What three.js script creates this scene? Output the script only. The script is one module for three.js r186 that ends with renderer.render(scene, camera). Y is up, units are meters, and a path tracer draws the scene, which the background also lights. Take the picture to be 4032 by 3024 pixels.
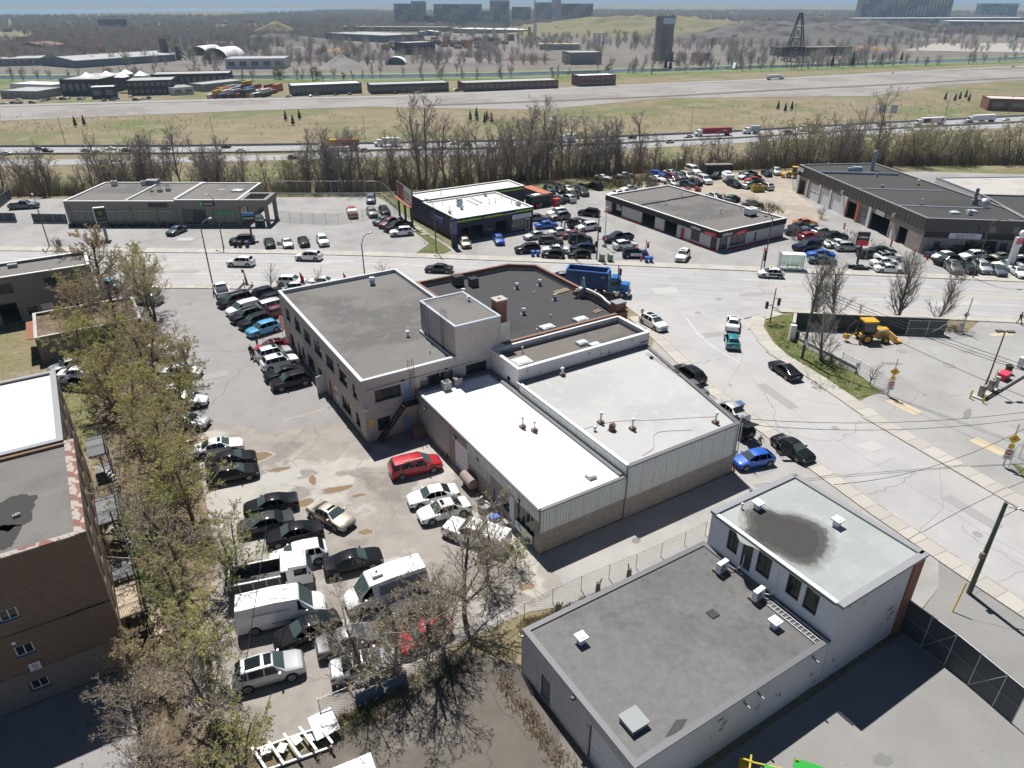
import * as THREE from 'three';
import { mergeGeometries,toCreasedNormals } from 'three/addons/utils/BufferGeometryUtils.js';
import { MarchingCubes } from 'three/addons/objects/MarchingCubes.js';
// camera, sky, sun, exposure
const scene = new THREE.Scene();
const camera = new THREE.PerspectiveCamera(56.83,4 / 3,0.5,60000);
camera.position.set(0,40,0);
camera.rotation.set(-0.49615,0,0);
const SUN = new THREE.Vector3(-0.141,0.774,-0.617).normalize();
{ 
const w = 512,h = 256,d = new Float32Array(w * h * 4);
for (let j = 0; j < h; j++) for (let i = 0; i < w; i++) {
const ph = (i + 0.5) / w * 2 * Math.PI - Math.PI,el = (j + 0.5) / h * Math.PI - Math.PI / 2,x = Math.cos(el) * Math.cos(ph),z = Math.cos(el) * Math.sin(ph),y = Math.sin(el);
const e = Math.max(y,0),hz = Math.pow(1 - e,5),g = Math.pow(Math.max(0,x * SUN.x + y * SUN.y + z * SUN.z),40) * 0.25;
d.set([0.02 + 0.25 * hz + g,0.043 + 0.31 * hz + g * 0.95,0.1 + 0.39 * hz + g * 0.85,1],(j * w + i) * 4);
}
const t = new THREE.DataTexture(d,w,h,THREE.RGBAFormat,THREE.FloatType); t.mapping = THREE.EquirectangularReflectionMapping; t.magFilter = THREE.LinearFilter; t.needsUpdate = true;
scene.background = t; scene.environment = t;
}
const sun = new THREE.DirectionalLight(new THREE.Color(1,0.965,0.92),5);
sun.name = 'sun';
sun.position.copy(SUN).multiplyScalar(400); sun.target.position.set(0,0,-100);
sun.castShadow = true; sun.shadow.mapSize.set(4096,4096);
Object.assign(sun.shadow.camera,{ left: -260,right: 260,top: 260,bottom: -260,near: 1,far: 1200 });
scene.add(sun,sun.target);
scene.fog = new THREE.FogExp2(new THREE.Color(0.55,0.78,1),0.00011);
const renderer = new THREE.WebGLRenderer({ antialias: true });
renderer.setSize(1024,768);
renderer.shadowMap.enabled = true;
renderer.toneMapping = THREE.LinearToneMapping;
renderer.toneMappingExposure = 1.33;
// helpers
let seed = 7;
function rng(s) { let a = s >>> 0; return () => { a |= 0; a = a + 0x6D2B79F5 | 0; let t = Math.imul(a ^ a >>> 15,1 | a); t = t + Math.imul(t ^ t >>> 7,61 | t) ^ t; return ((t ^ t >>> 14) >>> 0) / 4294967296; }; }
const R = rng(12345);
const rr = (a,b,r = R) => a + (b - a) * r();
const TH = 31.7 * Math.PI / 180;                       
const { PI,sin,cos,abs,min,max,floor,hypot,sqrt,atan2 } = Math;
const clamp = (x,a,b) => min(b,max(a,x));
const sm = (a,b,x) => { const t = clamp((x - a) / (b - a),0,1); return t * t * (3 - 2 * t); };
const used = {};
function numbered(n) { const k = used[n] = (used[n] ?? -1) + 1; return k ? n + '_' + String(k).padStart(3,'0') : n; }
function tag(o,label,category,group,kind) {
if (label) o.userData.label = label;
if (category) o.userData.category = category;
if (group) o.userData.group = group;
if (kind) o.userData.kind = kind;
return o;
}
function thing(name,label,category,x = 0,y = 0,z = 0,ry = 0,group) {
const o = new THREE.Group(); o.name = numbered(name); o.position.set(x,y,z); o.rotation.y = ry;
scene.add(o); return tag(o,label,category,group);
}
function part(p,name,geo,m,x = 0,y = 0,z = 0,ry = 0) {
const o = new THREE.Mesh(Array.isArray(geo) ? M(geo) : geo,m); o.name = name; o.position.set(x,y,z); o.rotation.y = ry;
p.add(o); return o;
}
function single(name,label,category,geo,m,x = 0,y = 0,z = 0,ry = 0,group) {
const o = part(scene,numbered(name),geo,m,x,y,z,ry); return tag(o,label,category,group);
}
function setting(name,geo,m,y = 0) { const o = part(scene,numbered(name),geo,m,0,y,0); o.userData.kind = 'structure'; return o; }
function stuff(o,name,label,category) { o.name = numbered(name); if (!o.parent) scene.add(o); return tag(o,label,category,null,'stuff'); }
function copy(o,x,y,z,ry,label,s = 1,group) {
const c = o.clone(); c.name = numbered(o.userData.base); scene.add(c); c.position.set(x,y,z); c.rotation.y = ry; c.scale.setScalar(s);
c.userData = { ...o.userData }; if (label) c.userData.label = label; if (group) c.userData.group = group; return c;
}
function M(gs) {
gs = gs.map((g) => { const n = g.index ? g.toNonIndexed() : g; for (const k of Object.keys(n.attributes)) if (!['position','normal','uv','color'].includes(k)) n.deleteAttribute(k); if (!n.attributes.uv) n.setAttribute('uv',new THREE.BufferAttribute(new Float32Array(n.attributes.position.count * 2),2)); return n; });
if (gs.some((g) => g.attributes.color)) for (const g of gs) if (!g.attributes.color) g.setAttribute('color',new THREE.BufferAttribute(new Float32Array(g.attributes.position.count * 3).fill(1),3));
return gs.length > 1 ? mergeGeometries(gs) : gs[0];
}
function paintG(g,c) { const n = g.index ? g.toNonIndexed() : g,a = new Float32Array(n.attributes.position.count * 3); const k = new THREE.Color(...(Array.isArray(c) ? [c[0],c[1],c[2]] : [c])); for (let i = 0; i < a.length; i += 3) { a[i] = k.r; a[i + 1] = k.g; a[i + 2] = k.b; } n.setAttribute('color',new THREE.BufferAttribute(a,3)); return n; }

function bx(w,h,d,x = 0,y = 0,z = 0,ry = 0,rx = 0,rz = 0) {
const g = new THREE.BoxGeometry(w,h,d),u = g.attributes.uv,s = [[d,h],[d,h],[w,d],[w,d],[w,h],[w,h]];
for (let i = 0; i < 24; i++) u.setXY(i,u.getX(i) * s[i >> 2][0],u.getY(i) * s[i >> 2][1]);
g.translate(0,h / 2,0); if (rx) g.rotateX(rx); if (rz) g.rotateZ(rz); if (ry) g.rotateY(ry); return g.translate(x,y,z);
}
function cyl(r0,r1,h,x = 0,y = 0,z = 0,n = 12,open = false) { return new THREE.CylinderGeometry(r1,r0,h,n,1,open).translate(x,y + h / 2,z); }
function bar(a,b,r0,r1 = r0,n = 5) {
const A = new THREE.Vector3(...a),B = new THREE.Vector3(...b),d = B.clone().sub(A),l = d.length();
const g = new THREE.CylinderGeometry(r1,r0,l,n,1,false); g.translate(0,l / 2,0);
g.applyQuaternion(new THREE.Quaternion().setFromUnitVectors(new THREE.Vector3(0,1,0),d.normalize())); return g.translate(...a);
}
function tube(pts,r,n = 6,seg = pts.length * 4) { return new THREE.TubeGeometry(new THREE.CatmullRomCurve3(pts.map((p) => new THREE.Vector3(...p))),seg,r,n,false); }
function pts2(p) { return p.map(([x,z]) => new THREE.Vector2(x,-z)); }

function sheet(p,holes) { const s = new THREE.Shape(pts2(p)); for (const h of holes || []) s.holes.push(new THREE.Path(pts2(h))); return new THREE.ShapeGeometry(s).rotateX(-PI / 2); }
function slab(p,h,bevel = 0) { const g = new THREE.ExtrudeGeometry(new THREE.Shape(pts2(p)),{ depth: h,bevelEnabled: bevel > 0,bevelSize: bevel,bevelThickness: bevel,bevelOffset: -bevel,bevelSegments: 1,curveSegments: 4 }); return g.rotateX(-PI / 2); }
function offsetLine(p,d) {       
return p.map((q,i) => { const a = p[max(0,i - 1)],b = p[min(p.length - 1,i + 1)],l = hypot(b[0] - a[0],b[1] - a[1]); return [q[0] - (b[1] - a[1]) / l * d,q[1] + (b[0] - a[0]) / l * d]; });
}
const strip = (p,a,b) => sheet([...offsetLine(p,a),...offsetLine(p,b).reverse()]);
function along(p,step) { const out = []; let rest = 0; for (let i = 0; i + 1 < p.length; i++) { const [x0,z0] = p[i],[x1,z1] = p[i + 1],l = hypot(x1 - x0,z1 - z0); let t = rest; while (t < l) { out.push([x0 + (x1 - x0) * t / l,z0 + (z1 - z0) * t / l,atan2(-(z1 - z0),x1 - x0)]); t += step; } rest = t - l; } return out; }
// textures
function lattice(n,s) { const r = rng(s),a = new Float32Array(n * n); for (let i = 0; i < n * n; i++) a[i] = r(); return a; }
function vnoise(a,n,x,y) { const xi = floor(x),yi = floor(y),fx = x - xi,fy = y - yi,u = fx * fx * (3 - 2 * fx),v = fy * fy * (3 - 2 * fy),m = (i) => ((i % n) + n) % n,X0 = m(xi),X1 = m(xi + 1),Y0 = m(yi) * n,Y1 = m(yi + 1) * n; return (a[Y0 + X0] * (1 - u) + a[Y0 + X1] * u) * (1 - v) + (a[Y1 + X0] * (1 - u) + a[Y1 + X1] * u) * v; }
const L64 = lattice(64,99);
function fbm2(x,y,o = 4) { let s = 0,a = 0.5,t = 0; for (let i = 0; i < o; i++) { s += a * vnoise(L64,64,x + i * 17.3,y - i * 9.1); t += a; a *= 0.5; x *= 2.03; y *= 2.03; } return s / t; }
class Tex {
constructor(n,metres,s) { this.n = n; this.m = metres; this.s = s; this.d = new Float32Array(n * n * 3).fill(0.5); }

field(f,o,s) { const { n } = this,out = new Float32Array(n * n),ls = []; for (let k = 0; k < o; k++) ls.push([f << k,lattice(f << k,s + k * 31)]); for (let y = 0; y < n; y++) for (let x = 0; x < n; x++) { let v = 0,a = 0.5,t = 0; for (const [c,l] of ls) { v += a * vnoise(l,c,x / n * c,y / n * c); t += a; a *= 0.55; } out[y * n + x] = v / t; } return out; }
fill(c) { for (let i = 0; i < this.n * this.n; i++) for (let k = 0; k < 3; k++) this.d[i * 3 + k] = c[k]; return this; }
mix(c,f) { for (let i = 0; i < this.n * this.n; i++) { const a = f(i); for (let k = 0; k < 3; k++) this.d[i * 3 + k] += (c[k] - this.d[i * 3 + k]) * a; } return this; }
mul(f) { for (let i = 0; i < this.n * this.n; i++) { const a = f(i); for (let k = 0; k < 3; k++) this.d[i * 3 + k] *= a; } return this; }
grain(a,s = 5) { const r = rng(this.s + s); return this.mul(() => 1 + (r() - 0.5) * a); }
dot(x,y,r,c,a) { const { n } = this,R2 = max(r,0.6); for (let j = floor(y - R2); j <= y + R2; j++) for (let i = floor(x - R2); i <= x + R2; i++) { if (hypot(i - x,j - y) > R2) continue; const q = (((j % n) + n) % n * n + ((i % n) + n) % n) * 3; for (let k = 0; k < 3; k++) this.d[q + k] += (c[k] - this.d[q + k]) * a; } }
line(x0,y0,x1,y1,w,c,a) { const l = max(1,hypot(x1 - x0,y1 - y0)); for (let t = 0; t <= l; t += max(0.7,w * 0.6)) this.dot(x0 + (x1 - x0) * t / l,y0 + (y1 - y0) * t / l,w,c,a); }
cracks(k,len,w,c,a,s) { const r = rng(s); for (let i = 0; i < k; i++) { let x = r() * this.n,y = r() * this.n,d = r() * 6.28; for (let j = 0; j < len; j++) { const e = d + (r() - 0.5) * 1.6,st = 4 + r() * 10,X = x + cos(e) * st,Y = y + sin(e) * st; this.line(x,y,X,Y,w,c,a); x = X; y = Y; if (r() < 0.08) d += (r() - 0.5) * 2; } } return this; }
blots(k,r0,r1,c,a,s) { const r = rng(s); for (let i = 0; i < k; i++) { const x = r() * this.n,y = r() * this.n,q = r0 + (r1 - r0) * r() ** 2; for (let j = 0; j < 14; j++) this.dot(x + (r() - 0.5) * q * 1.6,y + (r() - 0.5) * q * 1.2,q * (0.2 + 0.5 * r()),c,a * (0.3 + r() * 0.5)); } return this; }
make(metres = this.m) { const { n,d } = this,b = new Uint8Array(n * n * 4); for (let i = 0; i < n * n; i++) { for (let k = 0; k < 3; k++) { const v = clamp(d[i * 3 + k],0,1); b[i * 4 + k] = 255 * (v <= 0.0031308 ? 12.92 * v : 1.055 * v ** (1 / 2.4) - 0.055); } b[i * 4 + 3] = 255; } return finish(new THREE.DataTexture(b,n,n),metres); }
bump(metres = this.m) { const { n,d } = this,b = new Uint8Array(n * n * 4); for (let i = 0; i < n * n; i++) { const v = 255 * clamp(d[i * 3],0,1); b.set([v,v,v,255],i * 4); } const t = finish(new THREE.DataTexture(b,n,n),metres); t.colorSpace = THREE.NoColorSpace; return t; }
}
function finish(t,metres) { t.wrapS = t.wrapT = THREE.RepeatWrapping; t.magFilter = THREE.LinearFilter; t.minFilter = THREE.LinearMipmapLinearFilter; t.generateMipmaps = true; t.colorSpace = THREE.SRGBColorSpace; t.repeat.set(1 / metres,1 / metres); t.needsUpdate = true; return t; }
const col = (r,g,b) => { const c = new THREE.Color(); return g === undefined ? c.set(r) : c.setRGB(r,g,b); };
function mt(c,rough = 0.9,o = {}) { const m = new THREE.MeshStandardMaterial({ roughness: rough,...o }); if (c) m.color.copy(Array.isArray(c) ? col(...c) : col(c)); m.side = THREE.DoubleSide; return m; }
function sign(w,h,draw,px = 256) {     
const c = document.createElement('canvas'); c.width = px; c.height = max(16,Math.round(px * h / w)); const g = c.getContext('2d'); draw(g,c.width,c.height);
const t = new THREE.CanvasTexture(c); t.colorSpace = THREE.SRGBColorSpace; t.magFilter = THREE.LinearFilter; return mt([1,1,1],0.45,{ map: t });
}
function face(w,h,m) { return new THREE.PlaneGeometry(w,h); }
// materials of surfaces
const T = {};
{
const asphalt = (n,m,s,base,dark,tan,crackN) => { const t = new Tex(n,m,s).fill(base),a = t.field(5,5,s),b = t.field(24,4,s + 9),c = t.field(3,3,s + 17); t.mix(dark,(i) => sm(0.45,0.75,a[i]) * 0.5); t.mix(tan,(i) => sm(0.5,0.8,c[i]) * 0.45); t.mul((i) => 0.9 + 0.2 * b[i]); t.blots(26,6,26,dark,0.1,s + 3); t.blots(22,1,6,[0.07,0.07,0.07],0.3,s + 6); t.cracks(crackN,40,0.7,[0.1,0.1,0.1],0.55,s + 4); t.grain(0.16); return t.make(); };
T.road = asphalt(1024,44,11,[0.36,0.355,0.35],[0.285,0.28,0.277],[0.39,0.378,0.36],9);
T.street = asphalt(1024,44,21,[0.365,0.36,0.356],[0.3,0.295,0.292],[0.39,0.378,0.363],12);
T.lot = asphalt(1024,38,31,[0.29,0.285,0.28],[0.19,0.185,0.18],[0.33,0.315,0.29],22);
T.alley = asphalt(1024,30,41,[0.32,0.31,0.295],[0.24,0.23,0.22],[0.37,0.35,0.32],5);
T.pale = asphalt(1024,40,51,[0.31,0.305,0.295],[0.245,0.24,0.232],[0.34,0.33,0.31],8);
T.smooth = asphalt(512,34,61,[0.25,0.24,0.235],[0.22,0.21,0.21],[0.27,0.26,0.25],3);
{ 
const t = new Tex(1024,46,71).fill([0.265,0.243,0.218]),a = t.field(7,5,71),b = t.field(14,4,72),c = t.field(40,3,73);
t.mix([0.36,0.34,0.31],(i) => sm(0.5,0.58,a[i])); t.mix([0.19,0.172,0.152],(i) => sm(0.56,0.68,b[i]) * 0.8); t.mix([0.42,0.4,0.37],(i) => sm(0.6,0.7,t.d[i * 3] > 0.3 ? b[i] : 0) * 0.5); t.mul((i) => 0.84 + 0.32 * c[i]); t.cracks(50,30,0.8,[0.15,0.13,0.11],0.5,74); t.grain(0.2); T.yard = t.make();
}
const earth = (n,m,s,A,B,C,f = 6) => { const t = new Tex(n,m,s).fill(A),a = t.field(f,5,s),b = t.field(f * 5,4,s + 5); t.mix(B,(i) => sm(0.42,0.6,a[i])); t.mix(C,(i) => sm(0.5,0.72,b[i]) * 0.7); t.grain(0.45); return t.make(); };
T.field = (() => { const t = new Tex(1024,220,81).fill([0.2,0.165,0.095]),a = t.field(5,5,81),b = t.field(25,4,86),c = t.field(9,4,88); t.mix([0.13,0.14,0.05],(i) => sm(0.46,0.62,a[i]) * 0.8); t.mix([0.25,0.21,0.14],(i) => sm(0.5,0.72,b[i]) * 0.7); t.mix([0.1,0.15,0.035],(i) => sm(0.6,0.72,c[i]) * 0.55); t.mix([0.12,0.095,0.07],(i) => sm(0.6,0.75,b[(i * 7) % b.length]) * 0.3); t.grain(0.5); return t.make(); })();
T.litter = earth(512,16,91,[0.17,0.125,0.085],[0.11,0.085,0.055],[0.24,0.185,0.125],6);
T.grass = earth(512,9,101,[0.07,0.1,0.022],[0.1,0.115,0.032],[0.2,0.165,0.09],5);
T.dirtlot = earth(1024,60,111,[0.36,0.31,0.255],[0.3,0.26,0.215],[0.4,0.36,0.3],6);
T.gravelGround = earth(1024,160,121,[0.27,0.255,0.24],[0.22,0.2,0.185],[0.3,0.28,0.26],5);
T.far = earth(1024,900,131,[0.12,0.1,0.075],[0.1,0.095,0.06],[0.17,0.15,0.125],7);
const roofing = (n,m,s,A,B,C,g) => { const t = new Tex(n,m,s).fill(A),a = t.field(3,5,s),b = t.field(30,4,s + 5); t.mix(B,(i) => sm(0.48,0.66,a[i]) * 0.8); t.mix(C,(i) => sm(0.56,0.75,b[i]) * 0.45); t.grain(g); return t.make(); };
T.gravel = roofing(1024,30,141,[0.165,0.157,0.148],[0.105,0.102,0.098],[0.19,0.18,0.17],0.32);
T.dark = roofing(1024,30,151,[0.05,0.049,0.048],[0.036,0.0355,0.035],[0.062,0.061,0.06],0.3);
T.nearroof = (() => { const t = new Tex(1024,22,161).fill([0.155,0.153,0.151]),a = t.field(3,5,161),b = t.field(36,4,166),c = t.field(60,3,167); t.mix([0.115,0.112,0.109],(i) => sm(0.5,0.68,a[i]) * 0.7); t.mix([0.085,0.08,0.075],(i) => sm(0.6,0.72,b[i]) * sm(0.45,0.6,a[i]) * 0.4); t.mul((i) => 0.85 + 0.3 * c[i]); t.cracks(26,6,0.6,[0.08,0.076,0.072],0.5,168); t.grain(0.3); return t.make(); })();
T.silver = roofing(1024,26,171,[0.415,0.412,0.405],[0.36,0.357,0.35],[0.46,0.457,0.45],0.16);
T.white = roofing(512,30,181,[0.84,0.845,0.85],[0.82,0.825,0.83],[0.86,0.865,0.87],0.03);
T.dirtywhite = (() => { const t = new Tex(512,26,191).fill([0.62,0.61,0.595]),a = t.field(4,5,191),b = t.field(20,4,196); t.mix([0.5,0.48,0.45],(i) => sm(0.5,0.7,a[i]) * 0.6); t.mul((i) => 0.92 + 0.16 * b[i]); t.cracks(12,14,0.8,[0.3,0.28,0.27],0.4,197); return t.make(); })();
const masonry = (n,m,s,A,B,C,bw,bh,joint,ja) => { const t = new Tex(n,m,s).fill(A),a = t.field(4,5,s),b = t.field(24,3,s + 5),r = rng(s),bv = {}; const px = n / m; for (let y = 0; y < n; y++) { const row = floor(y / px / bh),off = row & 1 ? bw / 2 : 0; for (let x = 0; x < n; x++) { const k = row * 4096 + floor((x / px + off) / bw); const v = bv[k] ??= 0.88 + 0.24 * r(); const i = y * n + x,jx = (x / px + off) % bw,jy = (y / px) % bh,j = (jx < joint || jy < joint) ? ja : 1; for (let q = 0; q < 3; q++) t.d[i * 3 + q] *= v * j; } } t.mix(B,(i) => sm(0.5,0.75,a[i]) * 0.5); t.mix(C,(i) => sm(0.62,0.8,b[i]) * 0.35); t.grain(0.1); return t.make(); };
T.beige = masonry(1024,8,201,[0.48,0.425,0.39],[0.41,0.36,0.33],[0.27,0.23,0.21],0.21,0.075,0.012,0.86);
T.brown = masonry(1024,8,211,[0.2,0.135,0.09],[0.17,0.115,0.075],[0.12,0.085,0.062],0.21,0.075,0.014,0.75);
T.red = masonry(512,5,221,[0.27,0.12,0.075],[0.23,0.1,0.065],[0.15,0.08,0.06],0.21,0.075,0.012,0.85);
T.greyblock = masonry(512,6,231,[0.33,0.29,0.255],[0.27,0.235,0.205],[0.2,0.17,0.15],0.4,0.2,0.014,0.85);
T.paintblock = (() => { const t = new Tex(1024,14,241).fill([0.6,0.585,0.58]),a = t.field(4,5,241),b = t.field(26,4,246),c = t.field(9,4,248); t.mix([0.5,0.485,0.48],(i) => sm(0.5,0.72,a[i]) * 0.6); t.mix([0.2,0.18,0.17],(i) => sm(0.64,0.76,b[i]) * sm(0.5,0.68,c[i])); t.grain(0.08); return t.make(); })();
T.concrete = roofing(512,12,251,[0.42,0.4,0.37],[0.35,0.33,0.3],[0.47,0.45,0.42],0.12);
T.stucco = roofing(512,10,261,[0.24,0.225,0.205],[0.2,0.19,0.175],[0.27,0.25,0.23],0.1);
T.greymembrane = (() => { const t = new Tex(1024,11,271).fill([0.3,0.325,0.315]),a = t.field(4,5,271),b = t.field(30,4,276); t.mix([0.335,0.355,0.345],(i) => sm(0.4,0.6,a[i])); t.mul((i) => 0.95 + 0.1 * b[i]); const n = t.n; for (let k = 0; k < 11; k++) t.line(0,k * n / 11,n,k * n / 11,0.8,[0.22,0.24,0.235],0.6); return t.make(); })();
T.bark = roofing(256,2,281,[0.13,0.105,0.085],[0.09,0.07,0.055],[0.18,0.15,0.125],0.3);
T.mound = (() => { const t = new Tex(512,120,291).fill([0.12,0.112,0.102]),a = t.field(6,5,291),b = t.field(40,4,296); t.mix([0.07,0.064,0.058],(i) => sm(0.48,0.62,a[i])); t.mul((i) => 0.8 + 0.4 * b[i]); t.grain(0.3); return t.make(); })();
T.hillgrass = earth(512,140,301,[0.18,0.16,0.085],[0.155,0.145,0.068],[0.21,0.185,0.11],5);
}
const W = [1,1,1];
const mat = {
road: mt(W,0.82,{ map: T.road }),street: mt(W,0.82,{ map: T.street }),lot: mt(W,0.85,{ map: T.lot }),alley: mt(W,0.85,{ map: T.alley }),pale: mt(W,0.85,{ map: T.pale }),smooth: mt(W,0.85,{ map: T.smooth }),yard: mt(W,0.9,{ map: T.yard }),
field: mt(W,1,{ map: T.field }),litter: mt(W,1,{ map: T.litter }),grass: mt(W,1,{ map: T.grass }),dirtlot: mt(W,0.95,{ map: T.dirtlot }),gravelGround: mt(W,0.95,{ map: T.gravelGround }),far: mt(W,1,{ map: T.far }),
gravel: mt(W,0.95,{ map: T.gravel }),dark: mt(W,0.92,{ map: T.dark }),nearroof: mt(W,0.95,{ map: T.nearroof }),silver: mt(W,0.85,{ map: T.silver }),white: mt(W,0.8,{ map: T.white }),dirtywhite: mt(W,0.85,{ map: T.dirtywhite }),greymembrane: mt(W,0.75,{ map: T.greymembrane }),
beige: mt(W,0.92,{ map: T.beige }),brown: mt(W,0.92,{ map: T.brown }),red: mt(W,0.92,{ map: T.red }),greyblock: mt(W,0.95,{ map: T.greyblock }),paintblock: mt(W,0.9,{ map: T.paintblock }),concrete: mt(W,0.9,{ map: T.concrete }),stucco: mt(W,0.92,{ map: T.stucco }),bark: mt(W,0.95,{ map: T.bark }),mound: mt(W,1,{ map: T.mound }),hillgrass: mt(W,1,{ map: T.hillgrass }),
coping: mt([0.36,0.4,0.45],0.5,{ metalness: 0.4 }),copeWhite: mt([0.72,0.72,0.7],0.6),copeDark: mt([0.13,0.13,0.14],0.5),copeGrey: mt([0.25,0.26,0.27],0.55),copeRust: mt([0.2,0.115,0.085],0.75),
siding: mt([0.62,0.65,0.63],0.5,{ metalness: 0.1 }),sidingD: mt([0.55,0.575,0.56],0.5,{ metalness: 0.1 }),black: mt([0.018,0.018,0.02],0.6),rubber: mt([0.022,0.022,0.023],0.85),steel: mt([0.45,0.46,0.47],0.4,{ metalness: 0.8 }),galv: mt([0.5,0.52,0.53],0.45,{ metalness: 0.5 }),iron: mt([0.03,0.03,0.033],0.55),whiteP: mt([0.75,0.75,0.74],0.5),greyP: mt([0.3,0.3,0.3],0.6),glass: mt([0.02,0.025,0.028],0.06),glassB: mt([0.05,0.065,0.07],0.08),glassPale: mt([0.16,0.17,0.16],0.12),
navy: mt([0.012,0.016,0.045],0.55),lime: mt([0.35,0.6,0.02],0.5),redP: mt([0.45,0.03,0.03],0.5),orangeP: mt([0.6,0.12,0.03],0.5),yellowP: mt([0.72,0.5,0.04],0.5),yellowLine: mt([0.5,0.38,0.12],0.8),whiteLine: mt([0.58,0.58,0.56],0.8),wood: mt([0.2,0.15,0.1],0.9),woodL: mt([0.38,0.31,0.22],0.9),blueP: mt([0.03,0.11,0.4],0.5),greenWall: mt([0.045,0.055,0.05],0.8),rust: mt([0.25,0.1,0.05],0.85),tealD: mt([0.02,0.05,0.06],0.5),doorBlue: mt([0.25,0.36,0.5],0.55),brownMetal: mt([0.085,0.075,0.066],0.6),puddle: mt([0.22,0.16,0.1],0.06),
};
// terrain: an upper plateau, an escarpment, a low plain to the horizon
const LOW = -24;
const EDGE = [[-9000,-150],[-160,-161],[-117,-163],[-30,-168],[10,-180],[35,-189],[75,-195],[120,-198],[260,-204],[9000,-260]];
function lerpLine(p,x) { for (let i = 0; i + 1 < p.length; i++) if (x <= p[i + 1][0]) { const t = (x - p[i][0]) / (p[i + 1][0] - p[i][0]); return p[i][1] + (p[i + 1][1] - p[i][1]) * clamp(t,0,1); } return p[p.length - 1][1]; }
function ground(x,z) { const d = lerpLine(EDGE,x) - z; return LOW * sm(0,44,d) + (d > 0 && d < 50 ? (fbm2(x / 9,z / 9,3) - 0.5) * 1.6 * sm(0,10,d) * (1 - sm(40,50,d)) : 0); }
{
const axis = (a) => { const o = []; for (const [f,t,s] of a) for (let v = f; (s > 0 ? v < t : v > t); v += s) o.push(v); return o; };
const xs = axis([[-30000,-3000,3000],[-3000,-400,260],[-400,400,10],[400,3000,260],[3000,30001,3000]]);
const zs = axis([[80,-140,-20],[-140,-270,-3],[-270,-900,-30],[-900,-3000,-300],[-3000,-45001,-3000]]);
const P = [],U = [],I = [];
for (const z of zs) for (const x of xs) { P.push(x,ground(x,z),z); U.push(x,-z); }
for (let j = 0; j + 1 < zs.length; j++) for (let i = 0; i + 1 < xs.length; i++) { const a = j * xs.length + i,b = a + 1,c = a + xs.length,d = c + 1; I.push(a,b,d,a,d,c); }
const g = new THREE.BufferGeometry(); g.setAttribute('position',new THREE.Float32BufferAttribute(P,3)); g.setAttribute('uv',new THREE.Float32BufferAttribute(U,2)); g.setIndex(I); g.computeVertexNormals();
const n = g.attributes.normal; if (n.getY(0) < 0) { g.setIndex(I.reverse()); g.computeVertexNormals(); }
setting('ground',g,mat.field);
}

const BLVD = [[-150,-118.6],[-100,-117.3],[-63,-116],[-43,-115.4],[-23.6,-113.9],[10,-110],[44,-105.5],[58,-103.9],[90,-99.8],[150,-91.5]];
setting('boulevard',strip(BLVD,-7.3,8.5),mat.road,0.034);
{ const m = mt([0.93,0.93,0.93],0.82,{ map: T.road }); for (const o of [-6,-4.4,-2.3,-0.9,1.2,2.5,4.4,5.9]) setting('wheel_track',strip(BLVD,o - 0.3,o + 0.3),m,0.037); }
const KL = [[15.5,-101.5],[17,-98],[18.6,-93.5],[20.67,-86.7],[22,-81.3],[23.95,-73.3],[26.9,-66],[30.4,-57.4],[33.26,-50.6],[36.7,-43.4],[40.5,-36],[46,-26],[52,-15],[58,-4]];
const KR = [[43,-97.4],[37.4,-96],[34.4,-94.2],[32.9,-90.5],[32.7,-85],[33.3,-81],[35.9,-74.3],[38.64,-65],[41.9,-57.8],[45.37,-50],[50,-41],[57,-29],[63,-18],[70,-6]];
setting('street',sheet([...KL,...KR.slice().reverse()]),mat.street,0.028);

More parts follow.
